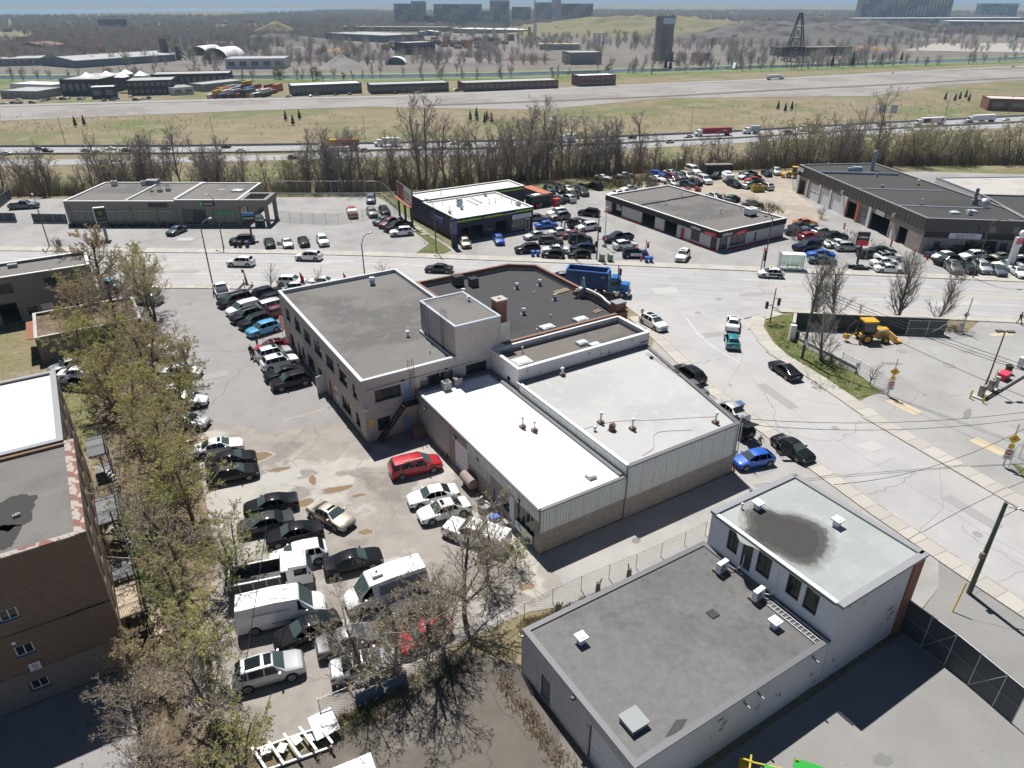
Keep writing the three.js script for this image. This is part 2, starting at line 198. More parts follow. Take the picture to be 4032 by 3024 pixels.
const LOTS = [
['parking_lot',mat.smooth,0.02,[[-62,-106],[-30.3,-105],[-16.4,-94.6],[-30.3,-85.9],[-17.6,-65.4],[-25.5,-63.5],[-34,-66],[-44,-84],[-58,-97]]],
['rear_yard',mat.yard,0.016,[[-25.5,-63.5],[-17.6,-65.4],[-14.9,-61.2],[-9.8,-64.2],[2.3,-44.5],[4,-41],[1.2,-38.3],[-3.6,-35.6],[-8,-31.5],[-14,-27.6],[-21,-30],[-24,-44],[-31,-58],[-34,-66]]],
['alley',mat.alley,0.024,[[2.3,-44.5],[21.6,-56.1],[17.6,-82.4],[19.2,-86.5],[20.3,-81.5],[22.2,-73.8],[25.1,-66.4],[28.6,-57.9],[31.5,-51.2],[34.6,-43.9],[33,-40.8],[28.7,-36.9],[22.6,-46.2],[14.6,-41.2],[1.2,-38.3],[4,-41]]],
['front_yard',mt([0.46,0.44,0.42],0.95,{ map: T.yard }),0.02,[[-13,-26.9],[-8,-30.8],[-3.4,-34.9],[0.2,-33.6],[6.2,-23.7],[4,-14],[-16,-14]]],
['loading_yard',mt([0.72,0.72,0.72],0.88,{ map: T.pale }),0.02,[[6.9,-23.2],[28.5,-36.5],[33,-40.8],[34.6,-43.9],[38.6,-36.9],[44.2,-26.8],[50,-15.9],[54,-6],[3,-6],[4,-14]]],
['rental_lot',mat.lot,0.02,[[-150,-128.8],[-100,-127.3],[-63,-126],[-43,-125.4],[-18,-123.2],[-10.8,-126],[-19.3,-141.6],[-27.3,-158],[-31,-164.5],[-100,-163],[-150,-160]]],
['garage_lot',mat.lot,0.02,[[-10.8,-126],[-18,-123.2],[-10,-122.2],[10,-119.9],[44,-115.4],[58,-113.8],[61,-113.5],[70,-134],[66,-170],[70,-186],[40,-178],[22,-170],[4,-172],[-4,-162]]],
['dirt_yard',mat.dirtlot,0.024,[[38,-160],[52,-140],[66,-146],[67,-171],[74,-192],[36,-187],[30,-175]]],
['dealer_lot',mat.lot,0.018,[[61,-113.5],[90,-109.8],[150,-101.5],[150,-186],[110,-192],[78,-190],[74,-191.5],[67.5,-171],[66.5,-146],[70,-134]]],
['fuel_yard',mat.pale,0.02,[[37.9,-86.2],[39.5,-91],[62,-88.6],[66,-92.4],[100,-88.3],[150,-81.8],[150,-22],[63,-22],[58.6,-30],[51.7,-41.8],[47.1,-50.7],[43.6,-58.6],[40.3,-65.8],[39.4,-69.8],[42,-71.6],[43,-71.3],[42,-76.8]]],
];
for (const [n,m,y,p] of LOTS) setting(n,sheet(p),m,y);
setting('driveway',sheet([[-60,-13.4],[-25.7,-33.4],[-20,-22],[-14,-6],[-60,-6]]),mat.smooth,0.008);

setting('verge',sheet([[-13,-26.9],[-21,-30],[-24,-44],[-31,-58],[-34,-66],[-44,-84],[-58,-97],[-62,-106],[-78,-107],[-70,-93],[-48,-71],[-42,-60],[-25.6,-33.2],[-20,-22],[-16,-14]]),mat.litter,0.012);
setting('lawn',sheet([[37.5,-94.2],[35.2,-90.6],[34.8,-85],[35.3,-80.6],[37.6,-74.2],[39.2,-70.4],[42.4,-71.6],[42.2,-75.5],[37.7,-86],[39.2,-90.5],[40.8,-95]]),mat.grass,0.05);
setting('lawn',sheet([[-40.2,-104.6],[-35.5,-104.4],[-31.6,-103.4],[-34.6,-102.4],[-39.4,-102.2]]),mat.grass,0.05);
setting('lawn',sheet([[-17.2,-123.2],[-12.4,-122.6],[-11,-124.8],[-12.2,-127.5],[-18.6,-138],[-19.6,-137.4],[-15.4,-129]]),mat.grass,0.05);
setting('lawn',sheet([[48.3,-53.5],[51.4,-48],[56,-45],[54,-52],[49,-57.5]]),mat.grass,0.05);
setting('lawn',sheet([[-34,-47],[-31,-49.5],[-25.5,-42],[-23.4,-37.6],[-25.4,-36],[-29,-40]]),mat.grass,0.05);

const slabMats = [[0.45,0.444,0.43],[0.43,0.424,0.41],[0.47,0.464,0.45],[0.415,0.41,0.4]].map((c) => { const m = mat.concrete.clone(); m.color = col(c[0] * 2.15,c[1] * 2.15,c[2] * 2.15); return m; });
function pavement(line,a,b,step,kerbSide) {
const base = setting('sidewalk',slab([...offsetLine(line,a),...offsetLine(line,b).reverse()],0.105),mat.concrete);
const w = abs(b - a) - 0.2,mid = (a + b) / 2 - kerbSide * 0.09,g = bx(step - 0.035,0.03,w),kl = offsetLine(line,kerbSide > 0 ? max(a,b) - 0.09 : min(a,b) + 0.09);
along(offsetLine(line,mid),step).forEach(([x,z,r],i) => part(base,'slab',g,slabMats[(i * 7 + (i >> 2)) % 4],x,0.105,z,r));
const kg = bx(step * 2 - 0.02,0.145,0.16);
along(kl,step * 2).forEach(([x,z,r],i) => part(base,'kerb',kg,slabMats[(i * 3) % 4],x,0,z,r));
}
pavement(BLVD.slice(1,9),-9.7,-7.32,1.9,1);
pavement(BLVD.slice(1,5).concat([[10,-110]]),8.52,10.3,1.9,-1);
pavement([[41.2,-105.9],[58,-103.9],[90,-99.8]],8.6,10.4,1.9,-1);
pavement(KL.slice(2,13),0,1.85,1.7,-1);
pavement(KR.slice(1,13),-1.95,0,1.7,1);

function dashes(name,off,y,w,len,gap,m,from,to) {
const l = offsetLine(BLVD,off),p = along(l,len + gap).filter(([x]) => x > from && x < to);
const g = new THREE.Group(); g.name = numbered(name); g.position.y = y; g.userData.kind = 'structure'; scene.add(g);
for (const [x,z,r] of p) part(g,'dash',new THREE.PlaneGeometry(len,w).rotateX(-PI / 2),m,x,0,z,r);
}
setting('centre_line',strip(BLVD.slice(0,6),-0.08,0.08),mat.yellowLine,0.04);
setting('centre_line',strip([[40,-106],...BLVD.slice(6)],-0.08,0.08),mat.yellowLine,0.04);
dashes('lane_line',-3.3,0.04,0.13,3,6,mat.whiteLine,-140,12);
dashes('lane_line',-3.1,0.04,0.13,3,6,mat.whiteLine,36,140);
dashes('lane_line',3.2,0.04,0.13,3,6,mat.whiteLine,-140,8);
dashes('lane_line',3.3,0.04,0.13,3,6,mat.whiteLine,38,140);
setting('turn_line',strip([[24.9,-93.5],[25.3,-88],[26.6,-83.5],[28.6,-79.3]],-0.06,0.06),mat.whiteLine,0.036);
for (const [x,z,r,l,w] of [[43.8,-68.6,2.05,3.6,1.5],[48.5,-60.5,2.1,3.2,1.4],[66.5,-88,0.12,3.4,0.9]]) setting('yellow_ramp',sheet([[-l / 2,-w / 2],[l / 2,-w / 2],[l / 2,w / 2],[-l / 2,w / 2]]).rotateY(r).translate(x,0,z),mt([0.47,0.4,0.28],0.95),0.034);
for (let i = 0; i < 4; i++) setting('bay_line',bx(4.6,0.004,0.1).rotateY(0.9),mat.yellowLine,0.026).position.set(-73 + i * 2.7,0.024,-137.2);
setting('bay_line',bx(5,0.004,0.09).rotateY(0.55),mat.yellowLine,0.024).position.set(-22.6,0.022,-66.9);

const tar = mt([0.17,0.17,0.17],0.8),patchM = [mt([0.2,0.2,0.2],0.85),mt([0.26,0.25,0.24],0.9),mt([0.36,0.35,0.33],0.9),mt([0.31,0.285,0.255],0.9)];
function crack(p,w,y) { const r = rng(floor(p[0][0] * 91 + p[0][1] * 37) >>> 0),q = []; for (let i = 0; i + 1 < p.length; i++) for (let k = 0; k < 8; k++) { const t = k / 8; q.push([p[i][0] + (p[i + 1][0] - p[i][0]) * t + (r() - 0.5) * 0.22,p[i][1] + (p[i + 1][1] - p[i][1]) * t + (r() - 0.5) * 0.22]); } q.push(p[p.length - 1]); setting('crack_seal',strip(q,-w / 2,w / 2),tar,y); }
for (const p of [[[28.4,-76],[31.6,-66],[36.2,-56],[41,-46],[47,-36]],[[33.2,-46],[38.5,-50.5],[41.6,-57]],[[30.6,-54.6],[38,-58.4]],[[35,-40],[43,-43.6],[46,-48]],[[25.8,-67],[33,-70.2],[36.8,-69]],[[24.5,-72],[29,-80],[31,-88]],[[22.6,-79],[30,-82.4]],[[38.4,-32.5],[47,-35.8]],[[22,-96],[30,-98.5]]]) crack(p,0.035,0.032);
function blob(x,z,rx,rz,ry,m,y,name = 'patch',s = 1) { const r = rng(s * 77 + 5),p = []; for (let i = 0; i < 18; i++) { const a = i / 18 * 6.283,k = 0.75 + 0.45 * r(); p.push([cos(a) * rx * k,sin(a) * rz * k]); } const g = sheet(p).rotateY(ry); g.translate(x,0,z); return setting(name,g,m,y); }
[[47.5,-79.2,1.2,0.4,0],[45.8,-75.2,1.3,0.5,0.6],[50,-67,1.6,0.35,0.9],[58.8,-82.6,1.1,0.5,0],[43.4,-69.6,0.9,0.5,0],[49,-84,0.8,0.35,0.4]].forEach((a,i) => blob(...a,patchM[i % 2],0.027,'oil_patch',i + 1));
for (const [x,z,r,rz] of [[31.4,-101,0.5,0.35],[27,-95.6,0.45,0.45],[38.6,-98.6,0.4,0.4],[54.4,-78.8,0.75,0.5],[50.5,-82.8,0.7,0.5],[39.6,-47,0.4,0.4],[34.3,-64,0.4,0.4]]) { const c = setting('manhole',cyl(r,r,0.01,0,0,0,20),patchM[1],0.034); c.position.set(x,0.03,z); }
for (const [x,z,w,d,r,k] of [[-56,-113.2,7,1.4,0.03,1],[-30,-118.6,5,1.1,0.06,4],[-6,-108.4,9,1.3,0.11,1],[24,-104.6,4,2.6,0.13,4],[38,-103,6,1.2,0.13,1],[66,-99,8,1.3,0.13,4],[30.4,-71,1.3,6,0.35,1],[36.5,-60.5,2.2,1.6,0.4,4],[40.8,-50,1.2,5,0.45,1],[43.8,-38.6,3,1.2,0.5,4],[27.6,-88,3.4,1.4,0.2,1],[-48,-134,5,2.4,0.1,1],[-62,-131.6,3,1.8,0,4],[20,-137,4,2,0.5,1],[24,-56.5,2.6,1.6,0.5,1],[-36,-76,3,1.6,0.5,1],[56,-64,5,3,0.3,1]]) { const g = bx(w,0.004,d).rotateY(r); setting('asphalt_patch',g,[patchM[0],mt([0.285,0.28,0.275],0.9),0,0,mt([0.41,0.405,0.395],0.9)][k]).position.set(x,0.036,z); }

[['D',-25.6,-58.6,1.5,0.75],[0,-22.5,-56.5,1.1,0.4],[0,-18.9,-54.8,0.35,0.75],[0,-16.2,-53.3,1.35,0.5],[0,-18.8,-51.3,0.85,0.55],[0,-16.5,-50.8,0.8,0.45],[0,-14.1,-52.4,0.7,0.25],[0,-12.5,-47.3,0.6,0.4],[0,-11.7,-44.3,1.25,0.7],[0,-21.4,-51,0.5,0.3],[0,1.1,-40.9,0.7,0.4]].forEach(([,x,z,a,b],i) => { blob(x,z,a * 1.22,b * 1.3,0.3,patchM[3],0.019,'puddle_rim',i + 11); blob(x,z,a,b,0.3,mat.puddle,0.022,'puddle',i + 11); });
blob(-9.6,-43.4,1.3,0.8,0.4,patchM[2],0.021,'patch',31); blob(-22.2,-55.2,2.4,1.2,0.5,patchM[2],0.018,'patch',33); blob(-21.9,-50.7,1.5,0.9,0.5,patchM[2],0.017,'patch',35);
blob(10.4,-46.2,0.42,0.34,0,tar,0.03,'oil_patch',41); blob(22.2,-26.6,0.6,0.42,0,tar,0.026,'oil_patch',43);

const HWF = [[-700,-335],[-250,-354],[-165,-355],[-97,-360],[0,-370],[45,-380],[115,-397],[201,-425],[315,-458],[700,-575]],HWN = [[-700,-305],[-209,-326],[-105,-338],[16,-354],[112,-381],[202,-409],[287,-432],[700,-552]];
const hwMat = mt([0.3,0.3,0.3],0.9);
setting('highway',strip(HWF,-9,8.5),hwMat,LOW + 0.1); setting('highway',strip(HWN,-6.5,6.5),hwMat,LOW + 0.09);
setting('highway_barrier',M([...along(HWF,6).map(([x,z,r]) => bx(6,0.9,0.35,x,0,z,r))].map((g) => g.translate(0,0,9.4))),mat.concrete,LOW);
setting('highway_barrier',M([...along(HWF,6).map(([x,z,r]) => bx(6,1.1,0.3,x,0,z - 9.8,r))]),mat.copeGrey,LOW);
setting('rail_yard',sheet([[-700,-400],[-307,-450],[-168,-496],[-95,-513],[0,-500],[23,-501],[111,-561],[272,-575],[364,-649],[465,-699],[900,-930],[900,-1010],[544,-822],[367,-762],[231,-693],[87,-640],[0,-602],[-104,-561],[-186,-551],[-276,-528],[-347,-513],[-700,-440]]),mat.gravelGround,LOW + 0.12);
setting('track_bed',strip([[-60,-520],[0,-536],[113,-572],[204,-610],[317,-654],[479,-720],[900,-905]],-4,4),mt([0.14,0.115,0.09],1),LOW + 0.2);
setting('service_road',strip([[-700,-442],[-351,-519],[-188,-556],[-96,-570],[0,-606],[87,-646],[233,-701],[380,-770],[556,-845],[900,-1015]],-5,5),hwMat,LOW + 0.2);
const CAN = [[-900,-690],[-477,-718],[-274,-723],[-132,-725],[0,-750],[142,-795],[363,-865],[636,-967],[1100,-1160]];
const bankM = mt([0.1,0.15,0.035],1); bankM.map = T.hillgrass; bankM.color = col(0.7,1.05,0.5);
setting('canal_bank',strip(CAN,-42,48),bankM,LOW + 0.14);
setting('canal',strip(CAN,-13,13),mt([0.05,0.075,0.085],0.12),LOW + 0.3);
setting('canal_wall',strip(CAN,-17,-13.2),mt([0.16,0.15,0.14],0.95),LOW + 0.6);
setting('canal_path',strip(CAN,24,27),hwMat,LOW + 0.25); setting('canal_path',strip(CAN,-31,-26),hwMat,LOW + 0.25);
setting('industrial_ground',sheet([...offsetLine(CAN,-43),[1200,-1900],[200,-1700],[-200,-1650],[-500,-1500],[-900,-1100]]),mt([0.62,0.58,0.54],1,{ map: T.gravelGround }),LOW + 0.08);
setting('lake',sheet([[-9000,-2600],[-3400,-3150],[-2264,-3535],[-2188,-4296],[-1700,-4900],[-1290,-4932],[-1150,-5300],[-1250,-6700],[-2230,-6996],[-4015,-6295],[-9000,-5600]]),mt([0.3,0.42,0.45],0.1),LOW + 1);
// building kit (local x = along the front, z = -depth)
function inset(p,d) { const n = p.length; return p.map((q,i) => { const a = p[(i + n - 1) % n],b = p[(i + 1) % n],n1 = nrm(a,q),n2 = nrm(q,b),k = 1 / (1 + n1[0] * n2[0] + n1[1] * n2[1]); return [q[0] - (n1[0] + n2[0]) * d * k,q[1] - (n1[1] + n2[1]) * d * k]; }); }
function nrm(a,b) { const l = hypot(b[0] - a[0],b[1] - a[1]); return [-(b[1] - a[1]) / l,(b[0] - a[0]) / l]; }   
const frameD = mt([0.035,0.045,0.05],0.5),frameL = mt([0.55,0.56,0.55],0.5),frameW = mt([0.75,0.76,0.76],0.45),panelW = mt([0.72,0.74,0.77],0.5),panelG = mt([0.16,0.165,0.17],0.55),sillM = mt([0.12,0.14,0.15],0.6);
function windowPart(t,w,h,cols,rows,fm,gm,o = {}) {
const f = 0.07,gs = [bx(w,f,0.1),bx(w,f,0.1,0,h - f),bx(f,h - 2 * f,0.1,-w / 2 + f / 2,f),bx(f,h - 2 * f,0.1,w / 2 - f / 2,f)];
for (let i = 1; i < cols; i++) gs.push(bx(0.05,h - 2 * f,0.08,-w / 2 + w * i / cols,f));
for (let j = 1; j < rows; j++) gs.push(bx(w - 2 * f,0.05,0.075,0,h * j / rows - 0.025));
const win = part(t,'window',gs,fm);
for (let i = 0; i < cols; i++) for (let j = 0; j < rows; j++) part(win,'pane',bx(w / cols - 0.05,h / rows - 0.06,0.02,-w / 2 + w * (i + 0.5) / cols,0.03 + h * j / rows,-0.02),o.alt && (i + j) % o.alt === 0 ? mat.glassPale : gm);
if (o.sill) part(win,'sill',bx(w + 0.12,0.09,0.22,0,-0.07,0.1),sillM);
return win;
}
function doorPart(t,w,h,m,o = {}) { const d = part(t,o.name || 'door',bx(w,h,0.06),m); part(d,'door_frame',[bx(0.07,h + 0.07,0.14,-w / 2 - 0.035),bx(0.07,h + 0.07,0.14,w / 2 + 0.035),bx(w,0.07,0.14,0,h)],o.frame || frameD); part(d,'handle',bx(0.12,0.04,0.07,w / 2 - 0.14,h * 0.47,0.05),mat.steel); if (o.pane) part(d,'pane',bx(w * 0.7,h * 0.75,0.02,0,h * 0.15,0.03),mat.glass); return d; }
function garagePart(t,w,h,m,o = {}) {
const n = o.n || 5,d = part(t,'garage_door',[bx(0.08,h,0.12,-w / 2 + 0.04),bx(0.08,h,0.12,w / 2 - 0.04),bx(w - 0.16,0.06,0.12,0,h - 0.06)],o.frame || frameL);
for (let j = 0; j < n; j++) { const hh = (h - 0.08) / n; part(d,'panel',bx(w - 0.18,hh - 0.025,0.05,0,hh * j),j === o.glassRow || o.allGlass && j >= o.allGlass ? mat.glass : m); }
if (o.lites) for (let i = 0; i < 4; i++) part(d,'pane',bx(w * 0.14,h / n * 0.5,0.02,-w * 0.36 + w * 0.24 * i,h * o.lites,0.03),mat.glass);
if (o.allGlass) for (let i = 1; i < 4; i++) part(d,'mullion',bx(0.05,h * 0.6,0.03,-w / 2 + w * i / 4,h * 0.4,0.03),frameL);
return d;
}

function shell(t,poly,h,wm,opens = {},o = {}) {
const P = poly.map(([u,w]) => [u,-w]),n = P.length,th = o.th || 0.3,y0 = o.y0 || 0,par = o.par ?? 0.45;
for (let i = 0; i < n; i++) {
if (o.skip?.includes(i)) continue;
const A = P[i],B = P[(i + 1) % n],L = hypot(B[0] - A[0],B[1] - A[1]),r = atan2(-(B[1] - A[1]),B[0] - A[0]),ops = opens[i] || [];
const s = new THREE.Shape([[0.003,y0],[L - 0.003,y0],[L - 0.003,h],[0.003,h]].map((q) => new THREE.Vector2(...q)));
for (const [a,b,c,d] of ops) s.holes.push(new THREE.Path([[a,max(c,y0 + 0.02)],[a,d],[b,d],[b,max(c,y0 + 0.02)]].map((q) => new THREE.Vector2(...q))));
const g = new THREE.ExtrudeGeometry(s,{ depth: th,bevelEnabled: false }).translate(0,0,-th);
part(t,'wall',g,(o.mats && o.mats[i]) || wm,A[0],0,A[1],r);
const nx = sin(r),nz = cos(r),at = (q,x,y,z) => { q.position.set(A[0] + cos(r) * x + nx * z,y,A[1] - sin(r) * x + nz * z); q.rotation.y = r; return q; };
for (const [a,b,c,d,k,q = {}] of ops) {
const m = (a + b) / 2,w = b - a - 0.01,hh = d - max(c,y0 + 0.02) - 0.01,yb = max(c,y0 + 0.02) + 0.005;
if (k === 'w') at(windowPart(t,w,hh,q.cols || 1,q.rows || 1,q.fm || frameD,q.gm || mat.glass,q),m,yb,-0.13);
else if (k === 'd') at(doorPart(t,w - 0.14,hh - 0.07,q.m || panelG,q),m,yb,-0.12);
else if (k === 'g') at(garagePart(t,w,hh,q.m || panelW,q),m,yb,-0.15);
}
}
const roofY = h - par;
if (!o.noRoof) part(t,'roof',slab(inset(P,th * 0.6),0.2),o.roof || mat.gravel,0,roofY - 0.2,0);
if (o.flash) part(t,'flashing',ring(inset(P,th + 0.003),inset(P,th + 0.06),0.28),o.flash,0,roofY,0);
if (o.cope) part(t,'coping',ring(inset(P,-0.05),inset(P,th + 0.04),0.09),o.cope,0,h - 0.03,0);
return t;
}
function ring(outer,inner,h) { const s = new THREE.Shape(pts2(outer)); s.holes.push(new THREE.Path(pts2(inner))); return new THREE.ExtrudeGeometry(s,{ depth: h,bevelEnabled: false }).rotateX(-PI / 2); }

const ventM = mt([0.3,0.37,0.42],0.45,{ metalness: 0.4 }),ventW = mt([0.72,0.76,0.78],0.5),brownPipe = mt([0.2,0.12,0.09],0.8);
function gooseneck(t,x,y,z,r = 0,s = 1,m = ventM) { const v = part(t,'gooseneck_vent',[bx(0.6 * s,0.7 * s,0.55 * s),cyl(0.3 * s,0.3 * s,0.6 * s,0,-0.3 * s,0,12).rotateZ(PI / 2).translate(0,0.72 * s,0),bx(0.6 * s,0.3 * s,0.32 * s,0,0.45 * s,0.28 * s)],m,x,y,z,r); part(v,'flange',bx(0.85 * s,0.06,0.85 * s),m); return v; }
function pipeVent(t,x,y,z,h = 0.9,rad = 0.09,base = true) { const v = part(t,'pipe_vent',[cyl(rad,rad,h,0,0,0,8),cyl(rad * 1.9,rad * 1.3,0.16,0,h + 0.05,0,8),cyl(rad * 0.7,rad * 0.7,0.06,0,h,0,6)],ventW,x,y,z); if (base) part(v,'pedestal',bx(0.55,0.24,0.45),brownPipe); return v; }
function boxVent(t,x,y,z,m = ventW) { const v = part(t,'box_vent',[bx(0.42,0.5,0.42)],m,x,y,z,0); part(v,'cap',[bx(0.72,0.1,0.72,0,0.5),bx(0.4,0.05,0.4,0.02,0.6)],m); return v; }
function skylight(t,x,y,z,w = 1.1,d = 0.85,m = mat.galv) { const v = part(t,'skylight',[bx(w,0.3,d)],m,x,y,z); const g = new THREE.SphereGeometry(0.5,12,6,0,6.283,0,PI / 2).scale(w * 0.94,0.36,d * 0.94).translate(0,0.3,0); part(v,'dome',g,mt([0.62,0.68,0.72],0.15)); return v; }
function acUnit(t,x,y,z,m = mat.greyP,s = 1) { const v = part(t,'condenser',[bx(0.85 * s,0.85 * s,0.85 * s,0,0.06)],m,x,y,z); for (let k = 0; k < 5; k++) part(v,'louvre',bx(0.87 * s,0.05,0.87 * s,0,0.14 + k * 0.15 * s),mat.greyP); part(v,'fan_guard',new THREE.TorusGeometry(0.3 * s,0.03,6,16).rotateX(PI / 2).translate(0,0.92 * s,0),mat.black); part(v,'fan',cyl(0.28 * s,0.28 * s,0.02,0,0.9 * s,0,14),mat.black); return v; }
function splitUnit(t,x,y,z,r) { const v = part(t,'heat_pump',bx(0.95,0.8,0.36,0,0.2),ventW,x,y,z,r); part(v,'fan_grille',cyl(0.29,0.29,0.02,0,0,0,20).rotateX(PI / 2).translate(-0.14,0.6,0.185),mat.copeGrey); for (const s of [-1,1]) part(v,'timber',bx(0.16,0.2,1,s * 0.32),mat.wood); return v; }
function lampPart(t,x,y,z,r = 0) { const v = part(t,'wall_lamp',[bx(0.3,0.2,0.22)],mat.black,x,y,z,r); part(v,'lens',bx(0.26,0.1,0.1,0,0.02,0.08),mat.whiteP); return v; }
function signPart(t,name,w,h,m,x,y,z,r = 0,th = 0.12,back = mat.black) { const s = part(t,name,bx(w,h,th),back,x,y,z,r); part(s,'sign_face',new THREE.PlaneGeometry(w - 0.03,h - 0.03).translate(0,h / 2,th / 2 + 0.004),m); return s; }
const txt = (g,s,x,y,size,c,o = {}) => { g.fillStyle = c; g.font = (o.style || 'bold') + ' ' + size + 'px ' + (o.font || 'sans-serif'); g.textAlign = o.align || 'center'; g.textBaseline = 'middle'; g.fillText(s,x,y,o.max); };
const bg = (g,w,h,c) => { g.fillStyle = c; g.fillRect(0,0,w,h); };
// the five joined buildings in the middle
const MX = -14.81,MZ = -61.21;
{ 
const t = thing('brick_building','two storey beige brick building with grey gravel roof and fire escape','building',MX,0,MZ,TH),h = 7.1;
const up = [26.7,22.9,19.2,15.3,11.2,7,2.9].map((b,i) => { const l = [1.75,2.2,2.5,2.6,2.6,2.4,1.2][i]; return [29 - b,29 - b + l,4.25,5.72,'w',{ cols: l > 1.5 ? 2 : 1,gm: i % 2 ? mat.glass : mat.glassB,sill: 1 }]; });
const low = [[29 - 26.3,29 - 24.8,0.5,2.4,'w',{ cols: 2 }],[29 - 23.1,29 - 21.9,0,2.4,'d',{ m: frameD }],[29 - 21.5,29 - 20.3,0.7,2.4,'w',{ cols: 1 }],[29 - 19.1,29 - 16.7,0.7,2.4,'w',{ cols: 3,sill: 1 }],[29 - 15.2,29 - 13.6,0.8,2.3,'w',{ cols: 2,sill: 1 }],[29 - 11.3,29 - 10.4,0,2.4,'d',{ m: mat.redP,frame: mat.redP }],[29 - 10,29 - 8.4,0,2.4,'g',{ n: 4,m: frameW,lites: 0.55 }],[29 - 7.1,29 - 4.4,0.9,2.4,'w',{ cols: 3,sill: 1 }],[29 - 2.9,29 - 1.7,0.9,2.45,'w',{ cols: 1,sill: 1 }]];
const front = [[1.28,4.1,4.4,5.7,'w',{ cols: 3,gm: mat.glassB,sill: 1 }],[4.2,5.15,3.62,5.75,'d',{ m: mat.doorBlue,frame: mat.doorBlue }],[6.26,10.02,4.58,5.8,'w',{ cols: 4,alt: 3 }],[11.63,14.2,4.6,5.8,'w',{ cols: 2 }],[1.27,2.7,0.95,2.45,'w',{ cols: 2,rows: 2 }],[4.02,4.93,0,1.95,'d',{ m: mat.doorBlue,frame: mat.doorBlue }]];
shell(t,[[0,0],[16.3,0],[16.3,29],[0,29]],h,mat.beige,{ 0: front,3: [...up,...low] },{ roof: mat.gravel,cope: mt([0.5,0.53,0.56],0.55),flash: mat.coping,par: 0.4 });

const P = inset([[10.5,0.01],[16,0.01],[16,-8.4],[10.5,-8.4]],0);
const wl = part(t,'tower_wall',slab(P,3.3),mat.beige,0,7.13,0); part(wl,'tower_roof',slab(inset(P,0.22),0.05),mat.gravel,0,3.3,0); part(wl,'tower_coping',ring(inset(P,-0.05),inset(P,0.25),0.16),mat.coping,0,3.28,0);
part(t,'dark_panel',bx(0.02,3.1,1.7,10.47,7.15,-7.4),mat.copeGrey); part(t,'base_flashing',bx(0.25,0.35,8.4,10.35,6.7,-4.2),mat.coping);
part(t,'metal_panel',bx(1.15,2.6,0.04,16.75,6.9,-0.35),mat.steel); part(t,'flue',[bar([10.3,7,-6.3],[10.3,11,-6.3],0.05)],mat.galv); pipeVent(t,15.2,10.5,-5.6,0.35,0.12,false);
const ch = part(t,'chimney',bx(1.25,4.9,1.15,17,6.6,-2),mat.red); part(ch,'chimney_cap',[bx(1.45,0.14,1.35,17,11.5,-2)],mat.concrete); part(ch,'chimney_pot',cyl(0.2,0.2,0.02,17,11.64,-2),mat.black);

const ladder = (x,z,y0,y1,r) => { const gs = []; for (const s of [-1,1]) gs.push(bar([s * 0.22,y0,0],[s * 0.22,y1,0],0.025)); const l = part(t,'ladder',gs,mat.iron,x,0,z,r); for (let y = y0 + 0.3; y < y1 - 0.6; y += 0.32) part(l,'rung',bar([-0.22,y,0],[0.22,y,0],0.018,0.018,4),mat.iron); for (const s of [-1,1]) part(l,'hoop',tube([[s * 0.22,y1 - 0.1,0],[s * 0.22,y1 + 0.5,-0.05],[s * 0.22,y1 + 0.55,-0.4],[s * 0.22,y1 - 0.4,-0.45]],0.025,5,10),mat.iron); };
ladder(5.35,0.2,3.3,7.5,0); ladder(10.28,-2.6,6.8,10.9,-PI / 2);

const fe = part(t,'fire_escape',[bx(1.9,0.06,1.05,5,3.46,0.56),bar([4.1,3.5,1.05],[4.1,4.5,1.05],0.025),bar([5.9,3.5,1.05],[5.9,4.5,1.05],0.025),bar([5.9,4.5,0.05],[5.9,4.5,1.05],0.02),bar([4.1,4.5,1.05],[5.9,4.5,1.05],0.025),bar([4.1,4,1.05],[5.9,4,1.05],0.02),bar([5.9,0,1],[5.9,3.46,1],0.04)],mat.iron);
for (const z of [0.14,0.98]) part(fe,'stringer',bar([1,0.05,z],[4.1,3.46,z],0.07,0.07,4),mat.iron);
for (let k = 1; k < 14; k++) part(fe,'step',bx(0.26,0.03,0.8,1 + 3.1 * k / 14,0.02 + 3.44 * k / 14,0.56),mat.iron);
part(fe,'handrail',[bar([1,1,1.02],[4.1,4.5,1.02],0.022),bar([1,0.05,1.02],[1,1,1.02],0.022),bar([2.5,1.75,1.02],[2.5,2.7,1.02],0.022)],mat.iron);
for (const [x,z,r] of [[-0.1,-21.8,-PI / 2],[-0.1,-13.5,-PI / 2],[-0.1,-6.8,-PI / 2]]) lampPart(t,x,5.9,z,r);
for (const [x,z] of [[4.4,0.12],[9.3,0.12]]) lampPart(t,x,5.9,z);
part(t,'conduit',[bar([0.4,6,0.05],[13.6,6.05,0.05],0.03,0.03,4)],mat.copeGrey);
const ys = mt([0.75,0.55,0.03],0.5); for (const [x,y,z,r,w,hh] of [[0.62,1.86,0.02,0,0.55,0.7],[-0.02,2.1,-4,-PI / 2,0.5,0.5],[-0.02,2.3,-16.2,-PI / 2,0.5,0.4],[-0.02,2.3,-27.6,-PI / 2,0.5,0.5]]) part(t,'yellow_notice',bx(w,hh,0.03,0,0),ys,x,y,z,r);
part(t,'graffiti',tube([[2.1,3.1,0],[1.95,3.25,0],[2.2,3.35,0],[2.35,3.15,0],[2.5,3.05,0],[2.6,3.3,0],[2.75,3.05,0],[2.9,3.25,0],[3.05,3,0],[3.2,3.2,0],[3.35,3.05,0]].map(([x,y]) => [x,y,0.006]),0.018,4,60),mt([0.2,0.17,0.16],0.9));
part(t,'open_door',bx(1.1,2.3,0.06),mat.copeWhite,-0.62,0.02,-12.6,0.25);
